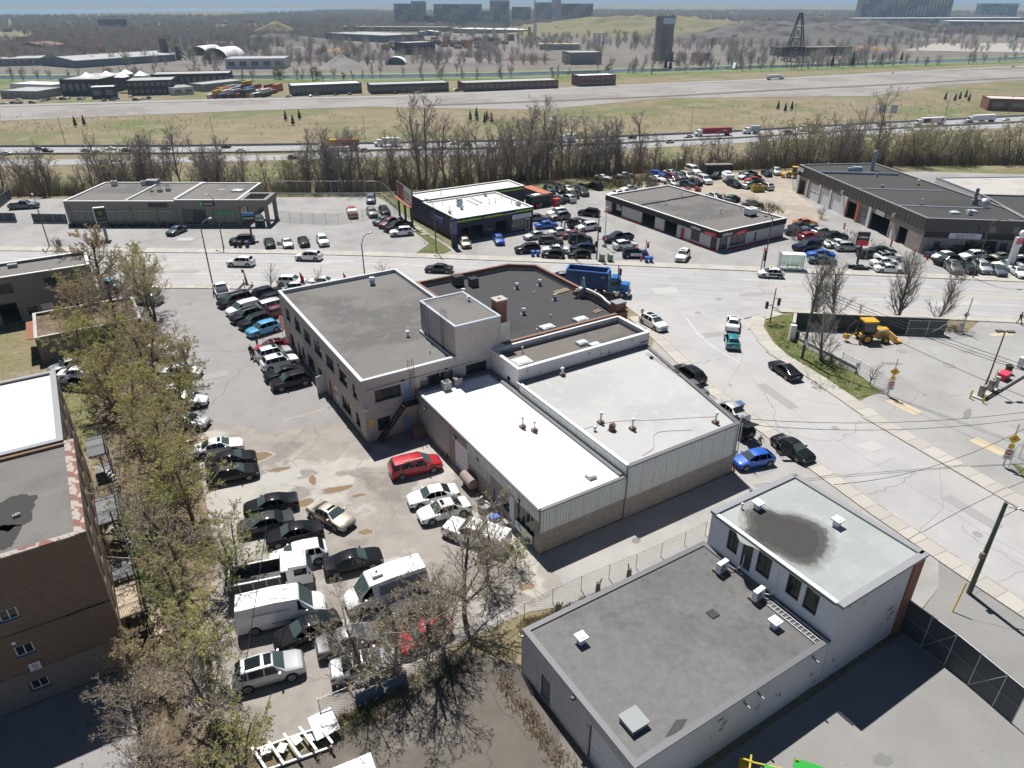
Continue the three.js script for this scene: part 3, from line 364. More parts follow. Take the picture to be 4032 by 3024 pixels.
gooseneck(t,11.6,6.7,-25.9,-0.5,1.05); pipeVent(t,8.7,6.7,-8.2,0.5,0.14,false); part(t,'roof_drain',cyl(0.05,0.05,0.3,8.9,6.7,-2.9,6),mat.black);
part(t,'roof_seam',bx(10.2,0.03,0.3,5.3,6.69,-10.2,-0.03),mt([0.15,0.14,0.13],0.95));
part(t,'security_camera',[bx(0.16,0.16,0.4,0,0,0.2),bx(0.2,0.1,0.1)],mat.whiteP,0.05,3.9,0.15,0.4);
}
{ 
const t = thing('dark_roof_building','brick building with black gravel roof, rust coloured parapet cap and chamfered corner','building',MX,0,MZ,TH);
shell(t,[[16.34,0.16],[33.85,0.16],[33.85,20.1],[30.6,22.6],[16.34,22.6]],7.1,mat.red,{ 1: [[2,5,0.8,2.6,'w',{ cols: 2 }],[7,10,0.8,2.6,'w',{ cols: 2 }],[12,15,0.8,2.6,'w',{ cols: 2 }]] },{ roof: mat.dark,cope: mat.copeRust,flash: mat.coping,par: 0.75 });
const y = 6.35; for (const [u,w] of [[30.9,14.8],[27.6,15.3],[29.6,9.4],[20.6,17.2],[23.7,7.5]]) gooseneck(t,u,y,-w,-0.4,0.8);
skylight(t,28.4,y,-2.2,1.7,1.2); skylight(t,23.7,y,-2.4,1.7,1.2); acUnit(t,21.6,y,-20.6,mat.black,1.5); acUnit(t,23.2,y,-19.2,mat.black,1.25);
for (const k of [0,1,2]) part(t,'timber',bx(2.4,0.14,0.18,32,y,-11.6 + k * 0.35,0.1),mat.woodL); for (const k of [0,1]) part(t,'timber',bx(1.3,0.12,0.16,31.8,y,-3.6 + k * 0.4,0.2),mat.woodL);
const ex = part(t,'exhaust_fan',[bx(0.9,1,0.9),cyl(0.5,0.5,0.6,0,0.6,0,14).rotateX(PI / 2).translate(0,0.9,-0.6),cyl(0.35,0.12,1.5,0.3,1.1,0.2,10)],ventM,33,y,-8.6); part(ex,'motor',bx(0.5,0.5,0.4,-0.75,0.4,0),mat.rust);
part(ex,'duct',tube([[0.3,1.1,0.1],[0.5,1.15,1.5],[0.4,1.15,4],[0.2,1,5.2],[-0.1,1,7.4]],0.2,8,24),mat.steel); part(ex,'duct_stand',[bar([0.4,0,2.9],[0.4,1,2.9],0.04),bar([0.1,0,2.9],[0.1,1,2.9],0.04),bar([0,0,6],[0.2,1,6],0.04)],mat.rust);
const bc = part(t,'brick_stack',bx(1.5,1.9,1.1,33.1,6.2,-1.1),mat.red); part(bc,'stack_lid',bx(1.65,0.12,1.25,33.1,8.1,-1.1),mat.copeGrey);
pipeVent(t,26,y,-5,0.15,0.06,false); pipeVent(t,28.5,y,-12.5,0.12,0.06,false); pipeVent(t,22,y,-2,0.3,0.07,false);
}
{ 
const t = thing('concrete_block_building','grey block building with brown gravel roof, white coping and three skylights','building',MX,0,MZ,TH);
shell(t,[[14.72,-5.55],[32.3,-5.55],[32.3,0.1],[14.72,0.1]],6.9,mat.paintblock,{ 3: [[3.4,4.1,4.7,5.3,'w',{}]],1: [[1,3.6,0.6,2.6,'w',{ cols: 2 }]] },{ roof: mt([0.9,0.86,0.82],0.95,{ map: T.gravel }),cope: mat.copeWhite,par: 0.7,flash: mat.copeGrey });
const y = 6.2; skylight(t,16.6,y,3.3,1.9,1.7); skylight(t,24.8,y,2.9,1.25,0.95); skylight(t,25.7,y,4.1,1.25,0.95); pipeVent(t,18,y,1.2,0.5,0.06,false);
part(t,'conduit',bar([31,5.9,5.58],[32.2,5.9,5.58],0.04),mat.black);
}
const ribG = {}; function rib(t,x,y,z,h,r,k) { const key = h.toFixed(2); const g = ribG[key] ??= bx(0.13,h,0.045); return part(t,'siding_rib',g,k % 5 ? mat.siding : mat.sidingD,x,y,z,r); }
{ 
const t = thing('silver_roof_building','long building with silver gravel roof and ribbed metal siding over block base','building',MX,0,MZ,TH),h = 5.45;
shell(t,[[14.56,-23.2],[27.95,-23.2],[31.95,-5.65],[14.56,-5.65]],h,mat.greyblock,{ 1: [[2,3,0,2.2,'d',{}],[6,9,0,2.8,'g',{}],[12,15,0,2.8,'g',{}]] },{ roof: mat.silver,cope: mat.copeDark,par: 0.12 });
part(t,'siding_backing',bx(13.3,3.2,0.05,21.25,2.2,23.23),mat.sidingD); for (let i = 0; i < 47; i++) rib(t,14.72 + i * 0.283,2.2,23.275,3.2,0,i);
part(t,'siding_backing',bx(0.04,1.0,16.8,14.535,4.42,14.6),mat.sidingD); for (let i = 0; i < 59; i++) rib(t,14.5,4.44,23 - i * 0.283,0.96,-PI / 2,i);
part(t,'white_gutter',bx(0.32,0.1,17.4,14.62,h + 0.07,14.4),mat.copeWhite);
const y = h - 0.12; for (const [u,w] of [[17.1,-16.2],[18.9,-18.6],[26.2,-21.8]]) pipeVent(t,u,y,-w,0.95,0.1); gooseneck(t,17.2,y,17.7,0.6,0.75,brownPipe); pipeVent(t,15.8,y,17,0.3,0.1,false); pipeVent(t,19.6,y,6.5,0.7,0.12); for (const [u,w] of [[30.2,-8.4],[30.4,-12.1],[30.2,-12.6]]) part(t,'roof_anchor',bx(0.3,0.25,0.3,u,y,-w),mat.black);
for (const [a,b,c,d] of [[28.4,7.2,29.6,16],[28.7,7.2,29.9,16.3]]) part(t,'roof_cable',bar([a + 2,y + 0.12,b],[c,y + 0.12,d],0.025,0.025,4),mat.black);
const cr = rng(4); const cab = [[14.6,16.2],[18,16.6],[22,18.6],[25,20],[27,21]].map(([u,w]) => [u,y + 0.03,w]); part(t,'roof_cable',tube(cab,0.02,4,40),mat.greyP); part(t,'roof_cable',tube([[16.8,y + 0.03,22.4],[18.4,y + 0.03,22],[20.2,y + 0.03,20.3],[23.5,y + 0.03,21.6]],0.02,4,40),mat.greyP);
const mast = part(t,'service_mast',[bar([27.7,2,23.4],[27.7,6.4,23.4],0.06),bar([27.9,2,23.5],[27.9,5.6,23.5],0.05),bx(0.35,0.5,0.2,27.8,2,23.45),cyl(0.3,0.1,0.2,27.7,6.4,23.4,10)],mat.galv); part(t,'red_standpipe',bar([28,0,23.4],[28,0.8,23.4],0.09),mat.redP);
}
{ 
const t = thing('white_roof_building','low building with bright white roof, ribbed siding and yard doors','building',MX,0,MZ,TH),h = 4.43;
const L = 23.05,side = [[3.2,4.1,2.55,3.3,'w',{ fm: mat.wood }],[4.75,5.85,1.15,2.15,'w',{ cols: 2,fm: frameL }],[6.5,7.35,0,2,'d',{ m: mt([0.4,0.2,0.12],0.6) }],[8.15,11.05,0,3.3,'g',{ n: 5 }],[15.75,16.6,0,2.1,'d',{ m: mt([0.2,0.28,0.38],0.6) }],[17.3,18.55,1,2.1,'w',{ cols: 2 }],[19.45,22.3,0.05,3.3,'g',{ n: 6,allGlass: 2 }]];
shell(t,[[5.72,-23.1],[14.5,-23.1],[14.5,-0.06],[5.72,-0.06]],h,mat.greyblock,{ 3: side },{ roof: mat.white,par: 0.03 });
part(t,'roof_edge',[bx(0.3,0.12,22.9,5.75,h - 0.04,11.6),bx(8.8,0.12,0.3,10.15,h - 0.04,23.06)],mat.copeDark); part(t,'edge_trim',bx(0.22,0.05,22.9,5.82,h + 0.085,11.5),mat.copeWhite);
part(t,'curb_flashing',[bx(8.6,0.25,0.5,10.1,h - 0.02,0.4),bx(0.4,0.2,22.4,14.25,h - 0.02,11.6)],mat.copeDark);
part(t,'siding_backing',bx(8.7,2.18,0.05,10.15,2.2,23.13),mat.sidingD); for (let i = 0; i < 31; i++) rib(t,5.85 + i * 0.283,2.2,23.175,2.16,0,i);
part(t,'siding_backing',bx(0.05,1.08,11.9,5.69,3.32,17.1),mat.sidingD); for (let i = 0; i < 42; i++) rib(t,5.645,3.34,23 - i * 0.283,1.05,-PI / 2,i);
for (let i = 0; i < 14; i++) rib(t,5.66,2.25,15.3 - i * 0.283,1.05,-PI / 2,i); part(t,'bay_frame',bx(0.2,3.4,0.7,5.66,0,19.1),mat.sidingD); part(t,'blind_panel',bx(0.03,3.6,7.4,5.69,0.6,3.8),mt([0.36,0.35,0.34],0.7));
const banner = sign(2.7,1,(g,w,hh) => { bg(g,w,hh,'#e4e6ea'); g.fillStyle = '#2b2f6b'; g.fillRect(0,hh * 0.86,w,hh * 0.14); g.fillStyle = '#44506b'; g.beginPath(); g.ellipse(w * 0.28,hh * 0.35,w * 0.17,hh * 0.16,0.5,0,7); g.fill(); txt(g,'AUTO',w * 0.28,hh * 0.36,hh * 0.2,'#dfe4ef'); g.fillStyle = '#23262b'; g.beginPath(); g.ellipse(w * 0.8,hh * 0.66,w * 0.16,hh * 0.2,0,0,7); g.fill(); });
signPart(t,'door_banner',2.7,1.1,banner,5.66,0.15,20.88,-PI / 2,0.03);
for (const w of [2.4,8.9,13.2,20.2]) lampPart(t,5.6,3.5,w,-PI / 2);
acUnit(t,8.6,h,1.3,mt([0.3,0.29,0.27],0.7),1.0); acUnit(t,10,h,1.05,mt([0.3,0.29,0.27],0.7),1.0); pipeVent(t,11.3,h,11.8,0.95,0.1); pipeVent(t,11.9,h,12.9,0.85,0.1); skylight(t,11.9,h - 0.1,21.6,0.75,0.75,mat.copeGrey);
part(t,'roof_cable',tube([[7.4,h + 0.03,2.8],[8.8,h + 0.03,3.8],[10,h + 0.03,3.2],[11.4,h + 0.03,2.8],[12.4,h + 0.03,4.2],[14,h + 0.03,3.4]],0.02,4,40),mat.greyP);
}
// near building, two heights
{
const NX = 6.54,NZ = -23.52,t = thing('block_workshop','pale painted block workshop with low grey roof and taller pale office end','building',NX,0,NZ,TH);
const lw = { 3: [[2.2,3.25,0,2.25,'d',{ m: mt([0.14,0.16,0.19],0.6) }],[7.2,10.3,0,3.1,'g',{ n: 5,frame: frameD }]] };
shell(t,[[0,0],[16.18,0],[16.18,11.1],[0,11.1]],4.0,mat.paintblock,lw,{ roof: mat.nearroof,par: 0.04,cope: mat.copeDark,skip: [1] });
const up = [[1.7,2.7,4.95,6.7,'w',{ cols: 2 }],[3.1,4,4.35,6.7,'d',{ m: frameD }],[4.4,5.6,4.9,6.7,'w',{ cols: 2 }],[6.95,8,5,6.7,'w',{ cols: 2 }],[8.35,9.4,4.9,6.7,'w',{ cols: 1 }]];
shell(t,[[16.22,-0.02],[25.2,-0.02],[25.2,10.8],[16.22,10.8]],7.0,mat.paintblock,{ 3: up },{ roof: mat.greymembrane,par: 0.05,mats: { 3: mt([0.7,0.71,0.73],0.7),1: mat.red } });
part(t,'brick_pier',bx(1.1,6.9,0.16,24.62,0,0.06),mat.red);
const P = [[16.22,0.02],[25.2,0.02],[25.2,-10.8],[16.22,-10.8]]; part(t,'roof_edge',[bx(9.1,0.22,0.5,20.75,6.88,-0.05),bx(0.5,0.22,10.6,25.1,6.88,-5.4),bx(9.1,0.22,0.5,20.75,6.88,-10.7)],mat.copeGrey); part(t,'eave',bx(0.14,0.1,10.2,16.12,6.93,-5.4),mat.black);

const silt = (s,k,y,c) => { const r = rng(s),p = []; for (let i = 0; i < 90; i++) { const a = i / 90 * 6.283,q = k * (0.6 + 0.75 * fbm2(cos(a) * 1.6 + 3,sin(a) * 1.6 + 7,4) + 0.13 * fbm2(a * 4 + s,s * 3.1,3) + 0.05 * r()); p.push([19 + cos(a) * 2.35 * q * (1 + 0.25 * sin(a * 2)),-6.3 + sin(a) * 2.7 * q]); } part(t,'silt_stain',sheet(p),mt(c,0.95),0,6.955 + y,0); };
[[3,1.25,[0.275,0.295,0.285]],[13,1.17,[0.24,0.25,0.24]],[8,1.08,[0.19,0.195,0.188]],[21,1.03,[0.11,0.108,0.103]],[5,0.96,[0.07,0.067,0.063]],[31,0.8,[0.05,0.048,0.045]]].forEach(([s,k,c],i) => silt(s,k,0.004 * (i + 1),c));
const y = 3.97; boxVent(t,2.6,y,-8.3); boxVent(t,14.1,y,-2.7); boxVent(t,19.4,6.97,-9.4); boxVent(t,22.7,6.97,-5.1); pipeVent(t,18.4,6.97,-10,0.3,0.06,false);
const hatch = part(t,'roof_hatch',bx(1.15,0.35,1.15,1.7,y,-2.1),mat.copeGrey); part(hatch,'lid',bx(1.3,0.08,1.3,1.7,y + 0.35,-2.1),mt([0.24,0.27,0.27],0.6)); part(t,'roof_drain',bx(0.65,0.06,0.65,11.5,y + 0.005,-5.6),mat.black);
splitUnit(t,14.9,y,-8.1,0.1); splitUnit(t,15,y,-4.9,0.1); part(t,'refrigerant_line',tube([[15.4,4.5,-8],[15.8,4.2,-7.7],[16.1,4.6,-7.4],[16.15,5.6,-7.4]],0.04,6,20),mat.whiteP); part(t,'refrigerant_line',tube([[15.5,4.4,-4.8],[15.9,4.3,-4.6],[16.12,5,-4.5],[16.14,6.2,-4.6]],0.04,6,20),mat.whiteP);
const ld = part(t,'roof_ladder',[bx(0.06,0.05,3.9,15.2,y + 0.05,-2.3),bx(0.06,0.05,3.9,15.65,y + 0.05,-2.3)],mat.galv); for (let k = 0; k < 12; k++) part(ld,'rung',bx(0.42,0.03,0.04,15.42,y + 0.06,-0.6 - k * 0.31),mat.galv);
for (const u of [8.4,9.6,14.6]) part(t,'wall_light',[cyl(0.07,0.07,0.45).rotateX(PI / 2).translate(0,0,0.05),bx(0.14,0.14,0.06)],mat.copeGrey,u,3.5,0.02);
part(t,'wall_light',[bx(0.34,0.22,0.2)],mat.brownMetal,-0.08,3.6,-5.4); part(t,'roof_tar',sheet([[2.6,-0.5],[3.9,-1],[4.5,-0.7],[3.6,-0.35]]),mat.black,0,y + 0.008,0);
part(t,'downpipe',[bar([-0.1,0,-11],[-0.1,3.6,-11],0.06)],mat.galv);

const bg1 = bx(0.385,0.185,0.02),tint = [[0.6,0.585,0.58],[0.57,0.555,0.55],[0.62,0.605,0.6],[0.54,0.53,0.525]].map((c) => mt(c,0.9)); const br = rng(77);
let bn = 0; for (let j = 4; j < 18; j++) for (let i = 0; i < 28; i++) { const w = 0.2 + i * 0.395 + (j & 1) * 0.19,y0 = 0.05 + j * 0.2; if (w > 10.85) continue; const fromBack = 11.1 - w; if ((fromBack > 2 && fromBack < 3.5 && y0 < 2.3) || (fromBack > 6.95 && fromBack < 10.55 && y0 < 3.15)) continue; if (bn++ > 292) continue; part(t,'block',bg1,tint[floor(br() * 4)],-0.008,y0,-w,-PI / 2); }
}
// neighbours
{ 
const t = thing('apartment_block','brown brick apartment block with worn red parapet, iron balconies and a white roofed half','building',-25.93,0,-33.66,TH),h = 11.5;
const rows = [[0.96,1.76],[4,4.85],[7,7.85]],fr = []; for (const [a,b] of rows) for (const u of [10.35,6.4,2.6]) fr.push([u,u + 0.98,a,b,'w',{ cols: 2,fm: frameW,sill: 1 }]);
const side = []; for (const y of [0.9,3.7,6.5,9.1]) for (const w of [0.9,3.2,5.6,8,10.4]) side.push([w,w + 1.1,y,y + 1.5,'w',{ cols: 1,fm: frameW }]);
shell(t,[[-16,0],[0,0],[0,12.3],[-16,12.3]],h,mat.brown,{ 0: fr,1: side },{ roof: mat.gravel,par: 0.2,th: 0.35 });
const side2 = []; for (const y of [0.9,3.7,6.5,9.1]) for (const w of [1.2,4.2,7.2,10]) side2.push([w,w + 1.2,y,y + 1.5,'w',{ cols: 1,fm: frameW }]);
shell(t,[[-16,12.34],[-0.65,12.34],[-0.65,25.4],[-16,25.4]],h + 0.1,mat.brown,{ 1: side2 },{ roof: mat.dirtywhite,par: 0.15,cope: mat.copeGrey,th: 0.35 });
const peel = new Tex(256,3,31).fill([0.2,0.1,0.075]),pf = peel.field(5,4,33),wm = mt(W,0.85,{ map: (peel.mix([0.36,0.32,0.28],(i) => sm(0.52,0.57,pf[i])),peel.grain(0.2),peel.make()) });
part(t,'parapet_cap',bx(0.62,0.1,12.2),wm,-0.28,h - 0.03,-6.15); part(t,'parapet_cap',bx(15.4,0.1,0.42),wm,-8.3,h - 0.03,-0.18);
{ const sh = new THREE.Shape([[0,0],[16,0],[16,2.65],[0,2.65]].map((q) => new THREE.Vector2(...q))); for (const u of [10.35,6.4,2.6]) sh.holes.push(new THREE.Path([[u - 0.1,0.86],[u - 0.1,1.8],[u + 1.08,1.8],[u + 1.08,0.86]].map((q) => new THREE.Vector2(...q)))); part(t,'stone_base',new THREE.ExtrudeGeometry(sh,{ depth: 0.04,bevelEnabled: false }),mt([0.5,0.46,0.42],0.95,{ map: T.concrete }),-16,0,0.004); }
part(t,'brick_course',bx(16.02,0.07,0.04,-8.01,5.86,0.02),mt([0.12,0.08,0.055],0.9)); part(t,'pipe',bar([-2.5,5.9,0.06],[-0.3,5.95,0.06],0.04),mat.black);
signPart(t,'no_parking_sign',0.62,0.62,sign(0.62,0.62,(g,w,hh) => { bg(g,w,hh,'#d9dde2'); g.strokeStyle = '#b3343f'; g.lineWidth = w * 0.07; g.beginPath(); g.arc(w / 2,hh * 0.42,w * 0.26,0,7); g.stroke(); txt(g,'P',w / 2,hh * 0.43,hh * 0.36,'#222'); g.beginPath(); g.moveTo(w * 0.32,hh * 0.24); g.lineTo(w * 0.68,hh * 0.6); g.stroke(); g.fillStyle = '#333'; g.fillRect(w * 0.25,hh * 0.8,w * 0.5,hh * 0.09); },128),-5,2.65,0.08,0,0.03,mat.whiteP);
part(t,'vent_box',bx(0.2,0.2,0.1,-5.5,5.2,0.06),mat.whiteP);
const balcony = (w,y,len,k) => { const d = part(t,'balcony',[bx(1.45,0.14,len)],k === 4 ? mat.woodL : mt([0.13,0.135,0.14],0.7),0.78,y,-w); const rl = (x0,z0,x1,z1) => { const n = Math.round(hypot(x1 - x0,z1 - z0) / 0.14),gs = [bar([x0,1.1,z0],[x1,1.1,z1],0.03,0.03,4),bar([x0,0.95,z0],[x1,0.95,z1],0.02,0.02,4),bar([x0,0.2,z0],[x1,0.2,z1],0.02,0.02,4)]; for (let i = 0; i <= n; i++) gs.push(bar([x0 + (x1 - x0) * i / n,0.14,z0 + (z1 - z0) * i / n],[x0 + (x1 - x0) * i / n,1.1,z0 + (z1 - z0) * i / n],0.012,0.012,3)); part(d,'railing',gs,mat.iron); }; rl(0.68,-len / 2,0.68,len / 2); rl(-0.65,len / 2,0.68,len / 2); rl(-0.65,-len / 2,0.68,-len / 2); part(d,'post',[bar([0.66,-y,-len / 2 + 0.1],[0.66,0,-len / 2 + 0.1],0.05),bar([0.66,-y,len / 2 - 0.1],[0.66,0,len / 2 - 0.1],0.05)],mat.iron); };
[[20.5,5.9,3.4],[10.2,6,3.6],[6.6,3.2,3],[2.7,3.2,3.4],[14.6,3.2,3],[20.5,3.0,3.4]].forEach(([w,y,l],i) => balcony(w,y,l,i + 1));
const spiral = (w,y0,y1,k) => { const c = part(t,'spiral_stair',[bar([0,y0,0],[0,y1 + 1,0],0.05)],mat.iron,1,0,-w),n = 13; const rail = []; for (let i = 0; i < n; i++) { const a = k + i / n * 4.6,y = y0 + (y1 - y0) * (i + 1) / n; part(c,'tread',new THREE.CylinderGeometry(0.75,0.75,0.03,6,1,false,a,0.45).translate(0,y,0),i % 2 ? mat.copeGrey : mat.woodL); rail.push([sin(a) * 0.75,y + 0.95,cos(a) * 0.75]); } part(c,'handrail',tube(rail,0.025,5,40),mat.iron); };
spiral(16.9,3,6,0); spiral(8.4,3.2,6,1.5); spiral(4.6,0,3.2,0.6); spiral(12.4,0,3.2,0.9);
const blk = part(t,'cinder_block',[bx(0.4,0.2,0.2,-3.6,11.3,-4.3,0.2)],mat.concrete); part(blk,'cell',[bx(0.12,0.01,0.1,-3.7,11.5,-4.3),bx(0.12,0.01,0.1,-3.5,11.5,-4.3)],mat.black); part(t,'cinder_block',bx(0.4,0.2,0.2,-10,11.3,-0.9,0.4),mat.concrete); boxVent(t,-12,11.45,-24.4);
const silt = (cx,cz,k,s) => { const q = rng(s),p = []; for (let i = 0; i < 60; i++) { const a = i / 60 * 6.283,m = k * (0.55 + 0.8 * fbm2(cos(a) * 2.2 + s,sin(a) * 2.2,4)); p.push([cx + cos(a) * m,cz + sin(a) * m * 1.3]); } part(t,'silt_stain',sheet(p),mt([0.045,0.043,0.04],0.95),0,11.305,0); }; silt(-3.9,-5.2,1.5,5); silt(-4.4,-2.6,1,6); silt(-7.2,-1.5,1,9);
for (let k = 0; k < 5; k++) part(t,'roof_sheet_joint',bx(0.03,0.006,12.6,-2.8 - k * 2.2,11.452,-18.8),mt([0.45,0.44,0.42],0.9));
}
{ const t = thing('plain_building','two storey grey rendered building half hidden behind trees at the left edge','building',-60.5,0,-97.5,TH);
shell(t,[[-26,0],[0,0],[0,7.2],[-26,7.2]],6.7,mat.stucco,{ 0: [[13.3,16.2,4.4,5.8,'w',{ cols: 2 }],[20,22,4.4,5.8,'w',{ cols: 2 }],[13.8,16,0,3,'o'],[17,18.2,0.8,2,'w',{}],[18.6,20.2,0,2.2,'d',{ m: panelW }]] },{ roof: mat.gravel,cope: mat.copeWhite,par: 0.35 });
const a = part(t,'rooftop_unit',bx(1.7,1.1,1.4,-13.6,6.35,-4.6),mat.black); part(a,'unit_lid',bx(1.9,0.12,1.6,-13.6,7.45,-4.6),mat.whiteP); part(t,'rooftop_curb',bx(1.6,0.35,0.9,-16.2,6.35,-4),mat.woodL); part(t,'rooftop_curb',bx(1.2,0.5,0.8,-9.4,6.35,-5.5),mat.copeGrey); }
{ const t = thing('block_garage','low grey block garage with a leaf covered flat roof behind the trees','building',-58.64,0,-79.29,TH);
shell(t,[[0,0],[12,0],[12,9.2],[0,9.2]],3.44,mt([0.6,0.62,0.62],0.95,{ map: T.greyblock }),{},{ roof: mat.litter,par: 0.3,cope: mat.concrete }); part(t,'lean_to_roof',bx(0.9,0.08,6.5,-0.5,2.9,-4.5),mat.rust);
const g = [],r = rng(3); for (let i = 0; i < 900; i++) { const x = 0.5 + r() * 11,z = -0.5 - r() * 8.2,a = r() * 6.3,l = 0.2 + r() * 0.5; g.push(bar([x,3.14,z],[x + cos(a) * l,3.2 + r() * 0.5,z + sin(a) * l],0.012,0.004,3)); } const v = part(t,'dry_vines',M(g),mt([0.24,0.16,0.1],1)); v.userData.kind = 'stuff'; }
{ 
const t = thing('rental_office','long low grey concrete office with display windows and a corner canopy','building',-89,0,-140.9,0.0);
const w1 = [[1.2,6,0.5,2.9,'w',{ cols: 3,gm: mat.glassPale,fm: frameL }],[7.4,12.2,0.5,2.9,'w',{ cols: 3,gm: mat.glassPale,fm: frameL }],[13.2,17.2,0.3,2.9,'w',{ cols: 3,gm: mat.glassPale,fm: frameL }],[18.2,21.2,0.1,2.9,'w',{ cols: 2,gm: mat.glassPale,fm: frameL }]];
shell(t,[[0,0],[21.96,0],[21.96,16.6],[0,16.6]],4.9,mat.stucco,{ 0: w1 },{ roof: mat.gravel,cope: mat.copeWhite,par: 0.15 });
shell(t,[[22,-0.06],[34.6,-0.06],[34.6,15],[22,15]],5.15,mat.stucco,{ 0: [[1.2,6,0.4,3.4,'w',{ cols: 2,gm: mat.glassB }],[7.2,11.8,0.4,3.4,'w',{ cols: 2,gm: mat.glassPale }]],1: [[1,5,0.3,3.2,'w',{ cols: 2,gm: mat.glassPale }]] },{ roof: mat.gravel,cope: mat.copeWhite,par: 0.15 });
part(t,'parapet_rib',[bx(0.3,0.22,16.4,12.2,4.8,-8.3),bx(0.35,0.25,15,22.05,5.1,-7.5)],mat.copeWhite); for (const u of [0.4,6.6,12.8,17.7,21.7]) part(t,'pilaster',bx(0.7,3.9,0.14,u,0,0.07),mat.stucco);
part(t,'fascia_joint',bx(22,0.05,0.03,11,3.25,0.015),mat.copeDark); part(t,'canopy',ring([[34.6,0.04],[40.3,0.04],[40.3,-6.4],[34.6,-6.4]],[[35.5,-0.9],[39.5,-0.9],[39.5,-5.5],[35.5,-5.5]],1.25),mat.stucco,0,3.88,0); for (const [x,z] of [[39.9,-0.4],[39.9,-5.9]]) part(t,'canopy_post',bx(0.7,3.9,0.7,x,0,z),mat.stucco);
part(t,'green_stripe',bx(4.4,0.3,0.03,31.5,2.5,-0.0),mt([0.02,0.4,0.12],0.5));
signPart(t,'office_sign',3.1,0.8,sign(3.1,0.8,(g,w,h) => { bg(g,w,h,'#15181a'); g.fillStyle = '#12a455'; g.fillRect(0,0,w * 0.2,h); txt(g,'e',w * 0.13,h * 0.5,h * 0.75,'#fff'); txt(g,'nterprise',w * 0.57,h * 0.44,h * 0.52,'#fff',{ max: w * 0.76 }); }),28.5,4,0.1);
signPart(t,'blank_sign',3.6,0.75,mt([0.03,0.03,0.032],0.5),18.6,3.7,0.1);
acUnit(t,3.4,4.75,-14,mat.whiteP,1.2); part(t,'rooftop_unit',bx(2.6,1,1.8,11,4.75,-15.3),mat.copeGrey); acUnit(t,9.6,4.75,-14.4,mat.whiteP,1.1); for (const [x,z] of [[15.6,-8.4],[17,-9.2]]) part(t,'flue_pair',[bx(0.9,0.6,0.6,x,4.75,z),bar([x - 0.2,5.3,z],[x - 0.2,6.2,z],0.08),bar([x + 0.2,5.3,z],[x + 0.2,6.2,z],0.08)],ventM); pipeVent(t,13.8,4.75,-8.6,0.7,0.08); part(t,'roof_drain',bx(1.1,0.05,0.8,28.2,5.02,-9),mat.steel); skylight(t,32,4.95,-8,2.4,2,mat.copeGrey);
for (let i = 0; i < 11; i++) part(t,'planter',bx(1.1,0.55,0.5,0.9 + i * 2,0,0.9),mat.black);
}
